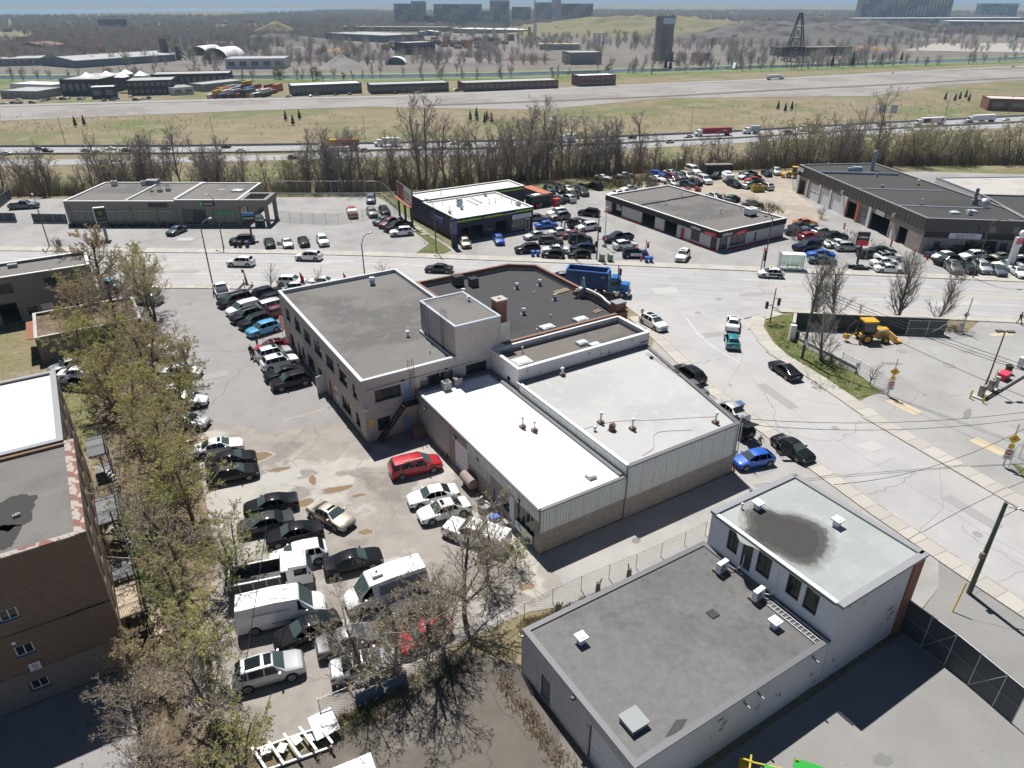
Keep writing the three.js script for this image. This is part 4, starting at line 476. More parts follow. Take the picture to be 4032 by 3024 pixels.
{ 
const t = thing('navy_garage','navy blue repair garage with white flat roof and lime green stripe','building',-10.23,0,-129.61,TH),h = 4.44,nv = mat.navy;
shell(t,[[0,0],[16.9,0],[16.9,14.6],[0,14.6]],h,nv,{ 0: [[0.9,2.6,0.02,2.6,'o'],[2.9,5.4,0,2.7,'o'],[5.9,8,0,2.4,'g',{ n: 4,m: nv,glassRow: 2,frame: nv }],[8.4,10.8,0,2.7,'o'],[12,14.9,0.4,2.5,'w',{ cols: 2,gm: mat.glassPale,fm: frameL }],[15.1,16.2,0,2.4,'d',{ m: frameL,pane: 1,frame: frameL }]] },{ roof: mat.dirtywhite,cope: mat.copeWhite,par: 0.2 });
shell(t,[[0,14.64],[24.2,14.64],[24.2,21.2],[0,21.2]],4.8,nv,{},{ roof: mat.dirtywhite,cope: mat.copeWhite,par: 0.2 });
part(t,'lime_stripe',[bx(5.2,0.28,0.05,2.7,3.75,0.03),bx(4.3,0.28,0.05,7.9,3.75,0.03),bx(4.2,0.28,0.05,14.7,3.85,0.03)],mat.lime); part(t,'lime_stripe',bx(6.9,0.32,0.05,20.6,4.1,-14.6),mat.lime);
signPart(t,'garage_sign',2.9,0.6,sign(2.9,0.6,(g,w,hh) => { bg(g,w,hh,'#12142a'); g.fillStyle = '#a8d32a'; g.beginPath(); for (const [x,y] of [[0.04,0.2],[0.1,0.55],[0.16,0.2],[0.16,0.8],[0.1,0.8],[0.04,0.8]]) g.lineTo(w * x,hh * y); g.fill(); txt(g,'MÉCANIQUE 360',w * 0.6,hh * 0.5,hh * 0.5,'#fff',{ max: w * 0.76 }); }),11.4,3.6,0.1);
signPart(t,'office_sign',4.4,0.85,sign(4.4,0.85,(g,w,hh) => { bg(g,w,hh,'#dfe6ee'); txt(g,'NELSON GARAGE INC.',w / 2,hh * 0.36,hh * 0.44,'#1c2a66',{ font: 'serif',max: w * 0.94 }); txt(g,'MÉCANIQUE AUTOMOBILE COMPLET',w / 2,hh * 0.76,hh * 0.22,'#3c4a80',{ max: w * 0.85 }); },384),14.2,2.62,0.1);
signPart(t,'side_sign',5.6,1.7,sign(5.6,1.7,(g,w,hh) => { bg(g,w,hh,'#1b2460'); g.strokeStyle = '#aeb8d8'; g.lineWidth = 5; g.beginPath(); g.arc(w * 0.1,hh * 0.5,hh * 0.33,0,7); g.stroke(); txt(g,'NELSON GARAGE INC.',w * 0.6,hh * 0.35,hh * 0.34,'#c7cfe8',{ max: w * 0.72 }); txt(g,'MÉCANIQUE GÉNÉRALE',w * 0.6,hh * 0.74,hh * 0.16,'#aab4d4',{ max: w * 0.6 }); },384),-0.05,2,-8,-PI / 2,0.06);
const y = 4.24; gooseneck(t,5.2,y,-8.6,0,1.5); boxVent(t,4.4,y,-6.2,ventM); boxVent(t,0.9,y,-4.5,ventM); boxVent(t,13.6,y,-13,ventM); for (const [u,w] of [[3,11.6],[1.6,5.9],[11,7],[12.6,7.4],[15.4,9.4],[15,5]]) pipeVent(t,u,y,-w,0.8,0.08,false); acUnit(t,15.3,y,-3,mat.whiteP,0.9); for (const k of [0,1]) part(t,'roof_curb',bx(0.35,0.3,4.6,8.6 + k * 1.5,y,-9.6 - k,-0.05),mat.copeWhite);
part(t,'parapet_rib',bx(16.4,0.3,0.3,8.3,y,-14.2),mat.copeWhite); pipeVent(t,5.6,4.6,-17.5,1.1,0.1,false);
part(t,'bay_floor',bx(16,0.02,13.6,8.4,0.03,-7.3),mat.smooth);
}
{ const t = thing('sign_column','navy sign column with lime zigzag mark at the corner of the navy garage','sign',-10.5,0,-126.4,TH - 0.15); part(t,'column',bx(1.05,5.4,0.7),mat.navy); signPart(t,'column_sign',1,2.6,sign(1,2.6,(g,w,h) => { bg(g,w,h,'#141631'); g.strokeStyle = '#b5d62c'; g.lineWidth = w * 0.12; g.beginPath(); for (const [x,y] of [[0.2,0.7],[0.2,0.2],[0.5,0.5],[0.8,0.2],[0.8,0.7]]) g.lineTo(w * x,h * y); g.stroke(); txt(g,'MÉCANIQUE',w / 2,h * 0.84,w * 0.15,'#cfd3e8'); },128),-0.54,2.5,0,-PI / 2,0.04,mat.navy); signPart(t,'front_sign',0.95,2.4,mt([0.12,0.1,0.3],0.5),0,2.6,0.36,0,0.03,mat.navy); }
{ 
const t = thing('glass_shop','low white garage with black fascia, red plinth and grey roof on the boulevard corner','building',37,0,-124,TH),h = 3.6,wt = mt([0.5,0.5,0.5],0.7);
shell(t,[[0,0],[17.6,0],[17.6,32.4],[0,32.4]],h,wt,{ 3: [[1.9,5.5,0,2.6,'o'],[11.6,15.6,0,2.6,'o'],[18.2,21.8,0,2.6,'o'],[22.9,23.9,0,2.2,'d',{ m: mat.redP }],[25.6,27.8,0.6,2.4,'w',{ fm: mat.tealD }],[30.6,32.1,0.2,2.5,'w',{ cols: 2 }]],0: [[0.3,2.4,0.02,2.4,'w',{ cols: 3,fm: frameL }],[3,7.2,0.4,2.4,'w',{ cols: 3,gm: mat.glassB,fm: frameL }],[9.4,9.9,0.4,2.2,'w',{}]] },{ roof: mt([0.95,0.95,0.95],0.95,{ map: T.gravel }),par: 0.25,cope: mat.copeWhite });
part(t,'fascia',[bx(17.7,1,0.12,8.85,2.55,0.06),bx(0.12,1,32.5,-0.06,2.55,-16.2)],mat.black);
for (const [a,b] of [[0.05,1.9],[5.5,11.6],[15.6,18.2],[24,32.3]]) part(t,'red_plinth',bx(0.3,0.28,b - a,-0.1,0,-32.4 + (a + b) / 2),mat.redP); part(t,'red_plinth',bx(14.5,0.28,0.3,10,0,0.1),mat.redP);
const leb = sign(6.6,1.1,(g,w,hh) => { bg(g,w,hh,'#16171b'); g.fillStyle = '#c8202c'; g.beginPath(); g.moveTo(w * 0.42,hh); g.quadraticCurveTo(w * 0.6,hh * 0.3,w,hh * 0.35); g.lineTo(w,hh); g.fill(); txt(g,'Lebeau',w * 0.22,hh * 0.52,hh * 0.66,'#fff',{ style: 'italic bold' }); txt(g,'Vitres d’autos',w * 0.74,hh * 0.72,hh * 0.28,'#fff',{ style: 'italic' }); },384);
signPart(t,'shop_sign',6.6,1.15,leb,3.6,2.5,0.2); signPart(t,'shop_sign',6.6,1.15,leb,-0.2,2.5,-3.8,-PI / 2);
part(t,'roof_step',bx(17.2,0.2,0.25,8.8,h - 0.26,-22.5),mat.black); for (const [u,w] of [[5.5,20],[13.6,24],[10,9.5],[15.8,9.6]]) pipeVent(t,u,h - 0.25,-w,0.9,0.09,false); const ru = part(t,'rooftop_unit',bx(2.1,1.1,1.6,14,h + 0.15,-5.5),ventW); part(ru,'unit_stand',bx(1.9,0.4,1.4,14,h - 0.25,-5.5),mat.black); part(ru,'fan',cyl(0.5,0.5,0.05,14,h + 1.25,-5.5,16),mat.copeGrey); part(t,'roof_cap',cyl(0.35,0.3,0.2,15.9,h - 0.24,-3.4,10),mat.copeRust);
part(t,'bay_floor',bx(16.8,0.02,31.6,8.8,0.03,-16.2),mat.smooth); signPart(t,'bay_poster',1.6,1.5,sign(1.6,1.5,(g,w,hh) => { bg(g,w,hh,'#d7d9da'); g.fillStyle = '#26282c'; g.fillRect(w * 0.55,hh * 0.12,w * 0.4,hh * 0.4); g.fillStyle = '#b02a34'; g.fillRect(w * 0.15,hh * 0.35,w * 0.2,hh * 0.4); },128),0.9,0.9,-29,-PI / 2,0.05);
}
{ 
const t = thing('auto_shop','long brown and grey auto repair shop with roof skylights and bay doors','building',72.9,0,-123.3,-0.131),h = 6.3,L = 46;
const bays = [[1.2,4.2,0,3.3,'o'],[4.8,5.8,0,2.4,'d',{ m: mat.copeGrey }],[6.4,10.4,0,3.6,'g',{ n: 6,lites: 0.45 }],[11,15,0,3.6,'g',{ n: 6 }],[15.6,19.6,0,3.6,'g',{ n: 6 }],[22,25.6,0,3.4,'o'],[26.4,29.6,0,3.4,'g',{ n: 5,m: panelG,lites: 0.45 }],[30.6,36.8,0,3.3,'o'],[37.2,38.2,0,2.3,'d',{ m: panelW }],[39.6,42.4,0,3.1,'o'],[39,41,4.6,5.6,'w',{ cols: 2 }],[42,44,4.6,5.6,'w',{ cols: 2 }]];
const fr = [[2.2,3.3,0,2.3,'d',{ m: mat.tealD }],[7.4,12.6,0.5,2.7,'w',{ cols: 4 }],[13.2,14.4,0,2.4,'d',{ m: mat.tealD }],[2.4,3.2,4.2,5.3,'w',{}],[5.2,6.2,4.2,5.3,'w',{}],[8,9,4.2,5.3,'w',{}],[10.6,11.6,4.2,5.3,'w',{ gm: mat.glassPale }],[14.4,15.4,4.2,5.3,'w',{ gm: mat.glassPale }]];
shell(t,[[0,0],[17,0],[17,9],[5.9,49],[-11.95,45]],h,mat.greyblock,{ 0: fr,4: bays },{ roof: mat.dark,par: 0.2,cope: mat.copeGrey });
shell(t,[[17.04,-1.6],[40,-1.6],[40,20],[17.04,20]],h,mat.greyblock,{ 0: [[1,4.4,0,3,'g',{ n: 5,lites: 0.75 }],[5.2,7.4,0,2.8,'d',{ m: mat.tealD }],[1.5,2.3,4.2,5.3,'w',{}],[4,5,4.2,5.3,'w',{}]] },{ roof: mat.dark,par: 0.2,cope: mat.copeGrey });
const RW = -1.312,wall = (name,g,m,s,y,off = 0.05) => part(t,name,g,m,-11.95 + 0.2567 * s - 0.9667 * off,y,-45 + 0.9665 * s + 0.2567 * off,RW);
part(t,'brown_cladding',bx(17.1,2.2,0.1,8.55,4.05,0.06),mat.brownMetal); wall('brown_cladding',bx(46.4,2.2,0.08),mat.brownMetal,23.28,4.05); for (let i = 0; i < 40; i++) wall('cladding_rib',bx(0.1,2.2,0.05),mat.brownMetal,0.6 + i * 1.15,4.05,0.11); for (const u of [2.8,5.7,8.5,11.1,14.9]) part(t,'upper_window',bx(0.95,1.1,0.04,u,4.2,0.13),u > 11 ? mat.glassPale : mat.glass);
part(t,'dark_band',bx(14.8,1,0.12,7.6,2.95,0.08),mat.black); for (const [s,w] of [[0.6,1.1],[5.3,0.4],[10.7,0.5],[15.3,0.5],[20.8,2.2],[30.1,0.8]]) wall('white_pilaster',bx(w,4,0.12),mat.copeWhite,s,0,0.07); for (const [s,w] of [[21.95,0.3],[26,0.7]]) wall('orange_pilaster',bx(w,3.6,0.14),mat.orangeP,s,0,0.08);
signPart(t,'shop_sign',5.4,1,sign(5.4,1,(g,w,hh) => { bg(g,w,hh,'#cdd8ea'); txt(g,'SEAN AUTO',w / 2,hh * 0.42,hh * 0.62,'#b1232f',{ max: w * 0.72 }); txt(g,'MÉCANIQUE  PNEUS  REMORQUAGE',w / 2,hh * 0.84,hh * 0.18,'#2a2f45',{ max: w * 0.9 }); },384),6.9,2.95,0.2);
signPart(t,'painted_sign',3.6,0.9,sign(3.6,0.9,(g,w,hh) => { bg(g,w,hh,'#9b9186'); txt(g,'AUTO',w * 0.2,hh * 0.25,hh * 0.34,'#59211f'); txt(g,'SEAN',w * 0.24,hh * 0.7,hh * 0.44,'#7d2422'); g.fillStyle = '#d2b32c'; g.beginPath(); g.ellipse(w * 0.75,hh * 0.5,w * 0.2,hh * 0.2,0,0,7); g.fill(); },192),18.9,3.1,1.64,0,0.03,mat.greyblock);
signPart(t,'bay_sign',3,0.9,mt([0.5,0.48,0.5],0.6),-11.95 + 0.2567 * 33.7 - 0.19,3.35,-45 + 0.9665 * 33.7,RW); signPart(t,'corner_sign',2.4,0.9,sign(2.4,0.9,(g,w,hh) => { bg(g,w,hh,'#d6d9e0'); txt(g,'GARAGE',w / 2,hh * 0.35,hh * 0.4,'#c14b52'); txt(g,'AUTO',w / 2,hh * 0.75,hh * 0.26,'#47506b'); },128),-11.95 + 0.4 - 0.2,5,-43.6,RW);
const y = 6.1; for (const [hh,w] of [[0.5,36.6],[0.14,22.5],[0.14,9.2]]) part(t,'roof_rib',bx(16.6,hh,0.3,8.7 - 0.27 * w,y,-w),mat.coping); skylight(t,6.3,y,-4.8,1.6,1.3); skylight(t,9.8,y,-6.2,1.6,1.3); acUnit(t,8.6,y,-4.2,mat.whiteP,0.9);
const st = part(t,'tall_stack',cyl(0.42,0.42,3.9,3,y,-41.5,12),ventM); part(st,'rain_cap',cyl(0.55,0.4,0.3,3,y + 4,-41.5,12),mat.copeGrey); part(t,'swamp_cooler',[bx(1.9,1,1.4,-1,y + 0.2,-39),bx(1,0.8,0.8,-2.5,y + 0.1,-39.2)],ventM); part(t,'flue',[cyl(0.35,0.3,2.6,12.6,y + 0.4,-12.2,10),bx(1,0.9,0.9,12.6,y,-12.2)],mat.copeGrey); pipeVent(t,13.6,y,-13.6,0.9,0.12); pipeVent(t,2.6,y,-10.4,1,0.09); pipeVent(t,8,y,-27.6,0.9,0.14); pipeVent(t,0,y,-24.5,0.4,0.1); gooseneck(t,2,y,-35,0,0.8);
const dish = part(t,'satellite_dish',[bar([13.5,y,-9.8],[13.5,y + 1,-9.8],0.07)],mat.galv); part(dish,'dish',new THREE.SphereGeometry(1,16,8,0,6.283,0,0.9).rotateX(0.9).translate(13.5,y + 0.7,-10.3),mat.galv);
for (const s of [20,38]) wall('wall_fan',cyl(0.4,0.4,0.4).rotateX(PI / 2),mat.steel,s,4.6,0.2);
part(t,'bay_floor',sheet([[0.4,-0.4],[16.6,-0.4],[16.6,-9],[5.5,-48.4],[-11.4,-44.6]]).translate(0,0.035,0),mat.smooth);
}
{ const t = thing('white_workshop','low white workshop with stained pale roof behind the brown auto shop','building',97.3,0,-147.2,0.05);
shell(t,[[0,0],[34,0],[34,17],[0,17]],4.5,mt([0.6,0.6,0.58],0.7),{ 0: [[14,15,0,2.2,'d',{}]] },{ roof: mat.concrete,cope: mat.coping,par: 0.15 });
signPart(t,'painted_sign',7,1.4,sign(7,1.4,(g,w,h) => { bg(g,w,h,'#c9c6c0'); txt(g,'6',w * 0.1,h * 0.4,h * 0.5,'#345'); txt(g,'04',w * 0.24,h * 0.4,h * 0.5,'#345'); g.fillStyle = '#1d2450'; g.fillRect(w * 0.52,h * 0.1,w * 0.14,h * 0.55); txt(g,'SC',w * 0.59,h * 0.38,h * 0.4,'#dfe3f0',{ font: 'serif' }); txt(g,'AUTO',w * 0.59,h * 0.82,h * 0.22,'#1d2450',{ font: 'serif' }); txt(g,'MÉCANIQUE',w * 0.83,h * 0.3,h * 0.22,'#1d2450'); txt(g,'514',w * 0.83,h * 0.62,h * 0.22,'#1d2450'); },384),4,2.2,0.1,0,0.03,mat.whiteP); }
// road vehicles, lofted from side stations: [t along, belt, top, width factor, roof width factor]
const KIND = {
sedan: { L: 4.7,W: 1.82,s: [[0,.66,.74,.84,.76],[.03,.84,.93,.95,.84],[.17,.9,1.0,1,.82],[.34,.93,1.38,1,.64],[.46,.92,1.44,1,.65],[.57,.91,1.41,1,.64],[.74,.9,.99,1,.8],[.9,.8,.88,.97,.8],[.975,.68,.74,.88,.76],[1,.52,.57,.78,.68]],wb: [.19,.8] },
coupe: { L: 4.7,W: 1.86,s: [[0,.7,.78,.84,.76],[.03,.86,.95,.95,.84],[.13,.9,1.0,1,.82],[.34,.92,1.3,1,.62],[.42,.91,1.34,1,.63],[.52,.9,1.31,1,.62],[.68,.88,.97,1,.8],[.9,.78,.86,.98,.82],[.975,.66,.72,.9,.76],[1,.5,.55,.8,.68]],wb: [.19,.79] },
hatch: { L: 4.1,W: 1.74,s: [[0,.66,.72,.86,.8],[.02,.9,1.02,.97,.82],[.05,.94,1.1,1,.78],[.2,.95,1.46,1,.66],[.42,.93,1.52,1,.67],[.57,.92,1.48,1,.66],[.77,.92,1.02,1,.8],[.9,.84,.92,.97,.8],[.975,.72,.78,.88,.76],[1,.54,.6,.78,.68]],wb: [.17,.81] },
wagon: { L: 4.7,W: 1.82,s: [[0,.66,.72,.86,.8],[.02,.9,1.02,.97,.82],[.045,.94,1.12,1,.78],[.15,.95,1.44,1,.66],[.4,.93,1.5,1,.67],[.57,.92,1.46,1,.66],[.74,.91,1.0,1,.8],[.9,.82,.9,.97,.8],[.975,.7,.76,.88,.76],[1,.54,.6,.78,.68]],wb: [.19,.8] },
suv: { L: 4.6,W: 1.88,s: [[0,.74,.8,.86,.8],[.02,1.02,1.12,.97,.84],[.05,1.06,1.22,1,.8],[.15,1.08,1.62,1,.69],[.4,1.06,1.69,1,.7],[.57,1.04,1.65,1,.69],[.74,1.03,1.13,1,.82],[.9,.95,1.03,.98,.84],[.975,.82,.88,.9,.8],[1,.62,.68,.82,.72]],wb: [.19,.8],wr: .36 },
suvL: { L: 5.5,W: 2.04,s: [[0,.8,.86,.88,.8],[.02,1.1,1.2,.97,.84],[.04,1.14,1.3,1,.8],[.1,1.15,1.82,1,.73],[.4,1.13,1.9,1,.74],[.6,1.12,1.86,1,.73],[.73,1.11,1.2,1,.84],[.9,1.05,1.13,.98,.86],[.975,.95,1.0,.93,.82],[1,.7,.76,.86,.76]],wb: [.21,.79],wr: .39 },
minivan: { L: 5.1,W: 1.98,s: [[0,.7,.76,.88,.8],[.015,1.0,1.1,.97,.86],[.035,1.04,1.25,1,.82],[.09,1.06,1.66,1,.74],[.4,1.03,1.74,1,.75],[.6,1.0,1.68,1,.74],[.8,.98,1.1,1,.82],[.92,.88,.96,.95,.8],[.98,.74,.8,.86,.76],[1,.56,.62,.78,.68]],wb: [.2,.8] },
van: { L: 5.6,W: 2.02,s: [[0,.8,.86,.95,.86],[.012,1.1,1.2,.99,.9],[.025,1.15,1.4,1,.88],[.05,1.2,2.0,1,.82],[.4,1.2,2.08,1,.83],[.62,1.18,2.0,1,.82],[.74,1.15,1.28,1,.86],[.9,1.02,1.1,.96,.84],[.98,.85,.9,.88,.8],[1,.65,.7,.8,.72]],wb: [.2,.8] },
sprinter: { L: 6.3,W: 2.05,s: [[0,.8,.86,.97,.9],[.01,1.3,1.5,.99,.92],[.018,1.4,2.0,1,.9],[.035,1.4,2.5,1,.84],[.45,1.4,2.58,1,.85],[.71,1.4,2.46,1,.83],[.87,1.2,1.32,.98,.8],[.94,1.05,1.12,.92,.78],[.985,.85,.9,.84,.74],[1,.65,.7,.76,.68]],wb: [.2,.82],wr: .36,cargo: 1 },
pickup: { L: 5.8,W: 2.0,s: [[.36,1.0,1.06,1,.84],[.365,1.08,1.2,1,.84],[.37,1.1,1.4,1,.8],[.4,1.1,1.72,1,.7],[.5,1.1,1.8,1,.71],[.6,1.08,1.76,1,.7],[.73,1.07,1.16,1,.84],[.9,1.02,1.1,.98,.86],[.975,.95,1.0,.93,.82],[1,.7,.76,.86,.76]],wb: [.2,.8],wr: .4,bed: 1 },
};
KIND.cargo = { ...KIND.minivan,cargo: 1 };
const tyreG = {},rimG = {};
function wheelGeo(r) { const k = r; tyreG[k] ??= M([new THREE.CylinderGeometry(r,r,0.24,18).rotateX(PI / 2),new THREE.TorusGeometry(r - 0.045,0.05,5,18).translate(0,0,0.1),new THREE.TorusGeometry(r - 0.045,0.05,5,18).translate(0,0,-0.1)]); if (!rimG[k]) { const gs = [new THREE.CylinderGeometry(r * 0.2,r * 0.2,0.02,8).rotateX(PI / 2)]; gs.push(new THREE.TorusGeometry(r * 0.6,0.03,5,16)); for (let i = 0; i < 5; i++) gs.push(bx(0.07,r * 0.6,0.02).rotateZ(i * 1.2566)); rimG[k] = M(gs).translate(0,0,0.125); } return [tyreG[k],rimG[k]]; }
const protos = {};
function proto(kind) {
if (protos[kind]) return protos[kind];
const K = KIND[kind],{ L,W } = K,hw = W / 2,S = K.s,N = S.length,RN = 7;
const pt = (i,j,sd) => { const [t,belt,top,w,tw] = S[i],x = (t - 0.5) * L,y0 = i === 0 && !K.bed || i === N - 1 ? 0.34 : 0.24; const p = [[y0,0.9 * w],[0.46,w],[belt * 0.82,w * 1.0],[belt,w * 0.955],[top - 0.035,tw],[top + 0.0,tw * 0.82],[top + 0.028,0]][j]; return [x,p[0],sd * p[1] * hw]; };
const surf = (s,r,sd) => { const i = min(N - 2,floor(s)),j = min(RN - 2,floor(r)),a = s - i,b = r - j,A = pt(i,j,sd),B = pt(i + 1,j,sd),C = pt(i,j + 1,sd),D = pt(i + 1,j + 1,sd); return [0,1,2].map((k) => (A[k] * (1 - a) + B[k] * a) * (1 - b) + (C[k] * (1 - a) + D[k] * a) * b); };

const P = [],I = [],cols = 2 * RN - 1; for (let i = 0; i < N; i++) for (let c = 0; c < cols; c++) { const sd = c < RN - 1 ? 1 : -1,j = c < RN ? c : cols - 1 - c; P.push(...pt(i,j,sd)); }
for (let i = 0; i + 1 < N; i++) for (let c = 0; c + 1 < cols; c++) { const a = i * cols + c; I.push(a,a + cols,a + 1,a + 1,a + cols,a + cols + 1); }
for (const [i,f] of [[0,0],[N - 1,1]]) { const b = i * cols; for (let c = 0; c + 1 < RN - 1 + 0.5; c++) { const a = b + c,d = b + cols - 1 - c; const q = [a,a + 1,d,a + 1,d - 1,d]; I.push(...(f ? q.reverse() : q)); } }
let g = new THREE.BufferGeometry(); g.setAttribute('position',new THREE.Float32BufferAttribute(P,3)); g.setIndex(I); g = toCreasedNormals(g,0.62);
const out = { body: [g],K };
const patch = (list,flat = 0.012,n = 3,m = 3) => { const P = [],I = []; for (let i = 0; i <= n; i++) for (let j = 0; j <= m; j++) P.push(...list(i / n,j / m)); for (let i = 0; i < n; i++) for (let j = 0; j < m; j++) { const a = i * (m + 1) + j; I.push(a,a + m + 1,a + 1,a + 1,a + m + 1,a + m + 2); } const q = new THREE.BufferGeometry(); q.setAttribute('position',new THREE.Float32BufferAttribute(P,3)); q.setIndex(I); q.computeVertexNormals(); const no = q.attributes.normal,po = q.attributes.position; for (let i = 0; i < po.count; i++) { const v = [po.getX(i),po.getY(i) - 0.7,po.getZ(i)],d = v[0] * no.getX(i) * 0.3 + v[1] * no.getY(i) + v[2] * no.getZ(i),sg = d < 0 ? -1 : 1; po.setXYZ(i,po.getX(i) + no.getX(i) * flat * sg,po.getY(i) + no.getY(i) * flat * sg,po.getZ(i) + no.getZ(i) * flat * sg); if (sg < 0) no.setXYZ(i,-no.getX(i),-no.getY(i),-no.getZ(i)); } return q; };
const across = (s0,s1,rIn) => patch((a,b) => { const q = b * 2 - 1; return surf(s0 + (s1 - s0) * a,6 - (6 - rIn) * abs(q),q < 0 ? 1 : -1); },0.012,3,6);
const sideP = (s0,s1,r0,r1,sd) => patch((a,b) => surf(s0 + (s1 - s0) * a,r0 + (r1 - r0) * b,sd),0.012,4,2);
out.windshield = across(5.1,5.93,4.15); out.rear = across(K.bed ? 2.2 : 2.08,2.9,4.15);
out.sides = []; for (const sd of [1,-1]) { const spans = K.cargo ? [[4.95,5.7]] : K.bed ? [[3.15,4.35],[4.5,5.62]] : [[2.62,3.25],[3.34,4.22],[4.34,5.62]]; for (const [a,b] of spans) out.sides.push(sideP(a,b,3.1,3.9,sd)); }
out.head = [1,-1].map((sd) => patch((a,b) => surf(7.55 + 0.9 * a,2.15 + 1.05 * b,sd),0.014,3,2)); out.tail = K.bed ? [1,-1].map((sd) => bx(0.05,0.42,0.16,-L / 2 + 0.02,0.62,sd * (hw - 0.1))) : [1,-1].map((sd) => patch((a,b) => surf(0.25 + 1.0 * a,2.0 + 1.2 * b,sd),0.016,3,2));
const rad = K.wr || 0.33; out.rad = rad; out.wheels = []; for (const t of K.wb) for (const sd of [1,-1]) out.wheels.push([(t - 0.5) * L,rad,sd * (hw - 0.1),sd]);
out.arch = M(out.wheels.map(([x,y,z,sd]) => new THREE.CylinderGeometry(rad + 0.07,rad + 0.07,0.02,18).rotateX(PI / 2).translate(x,y + 0.02,sd * (hw + 0.003)))); out.under = bx(L * 0.94,0.22,W * 0.86,0,0.16,0);
const f = pt(N - 1,3,1)[1]; out.grille = bx(0.05,0.2,W * 0.5,L / 2 - 0.02,f - 0.18,0); out.bumper = [bx(0.1,0.16,W * 0.72,L / 2 - 0.04,0.34,0),bx(0.1,0.16,W * 0.76,-L / 2 + 0.04,0.36,0)]; out.plate = bx(0.02,0.13,0.32,-L / 2 - (K.bed ? 0.03 : -0.0),K.bed ? 0.5 : 0.62,0);
out.mirror = [1,-1].map((sd) => { const q = surf(5.5,3.1,sd); return bx(0.14,0.14,0.2,q[0],q[1] - 0.02,q[2] + sd * 0.12); }); out.roofPatch = (a,b,r) => across(a,b,r); out.surf = surf; out.sideP = sideP;
if (K.bed) { const b0 = -L / 2,bl = 0.38 * L; out.body.push(bx(bl,0.66,0.09,b0 + bl / 2,0.44,hw - 0.045),bx(bl,0.66,0.09,b0 + bl / 2,0.44,-hw + 0.045),bx(0.09,0.66,W - 0.18,b0 + 0.045,0.44,0),bx(0.07,0.62,W - 0.18,b0 + bl - 0.04,0.44,0)); out.bedFloor = bx(bl - 0.2,0.1,W - 0.2,b0 + bl / 2 - 0.02,0.5,0); out.cap = M([bx(bl - 0.02,0.5,W - 0.14,b0 + bl / 2,1.1,0),bx(bl - 0.2,0.08,W - 0.34,b0 + bl / 2,1.6,0)]); out.cover = bx(bl - 0.06,0.06,W - 0.12,b0 + bl / 2,1.1,0); }
out.body = M(out.body); return protos[kind] = out;
}
const PAINT = { white: [0.78,0.78,0.78],silver: [0.46,0.47,0.48],grey: [0.17,0.175,0.18],darkgrey: [0.045,0.047,0.05],black: [0.012,0.012,0.014],red: [0.42,0.012,0.025],maroon: [0.13,0.012,0.022],blue: [0.015,0.1,0.5],skyblue: [0.07,0.3,0.52],teal: [0.3,0.42,0.4],tealdk: [0.01,0.2,0.22],tealgrey: [0.05,0.085,0.095],bluegrey: [0.09,0.115,0.15],navy: [0.012,0.018,0.05],beige: [0.42,0.385,0.32],brown: [0.07,0.052,0.042],darkgreen: [0.02,0.026,0.024],orange: [0.5,0.13,0.02],tarp: [0.2,0.2,0.19] };
const paintM = {}; function paint(c) { return paintM[c] ??= (() => { const p = PAINT[c],dark = max(...p) < 0.06,m = new THREE.MeshPhysicalMaterial({ roughness: c === 'tarp' ? 0.9 : 0.5,specularIntensity: dark ? 0.15 : 0.6,metalness: c === 'silver' || c === 'grey' || c === 'beige' ? 0.45 : 0.05,clearcoat: c === 'tarp' ? 0 : dark ? 0.6 : 1,clearcoatRoughness: 0.05 }); m.color.setRGB(...p); m.side = THREE.DoubleSide; return m; })(); }
const headM = mt([0.6,0.62,0.64],0.12),tailM = mt([0.3,0.01,0.015],0.2),plateM = mt([0.6,0.62,0.68],0.5),rimM = mt([0.38,0.38,0.39],0.35,{ metalness: 0.6 }),glassCar = mt([0.012,0.016,0.018],0.04),glassCarL = mt([0.05,0.075,0.075],0.05);
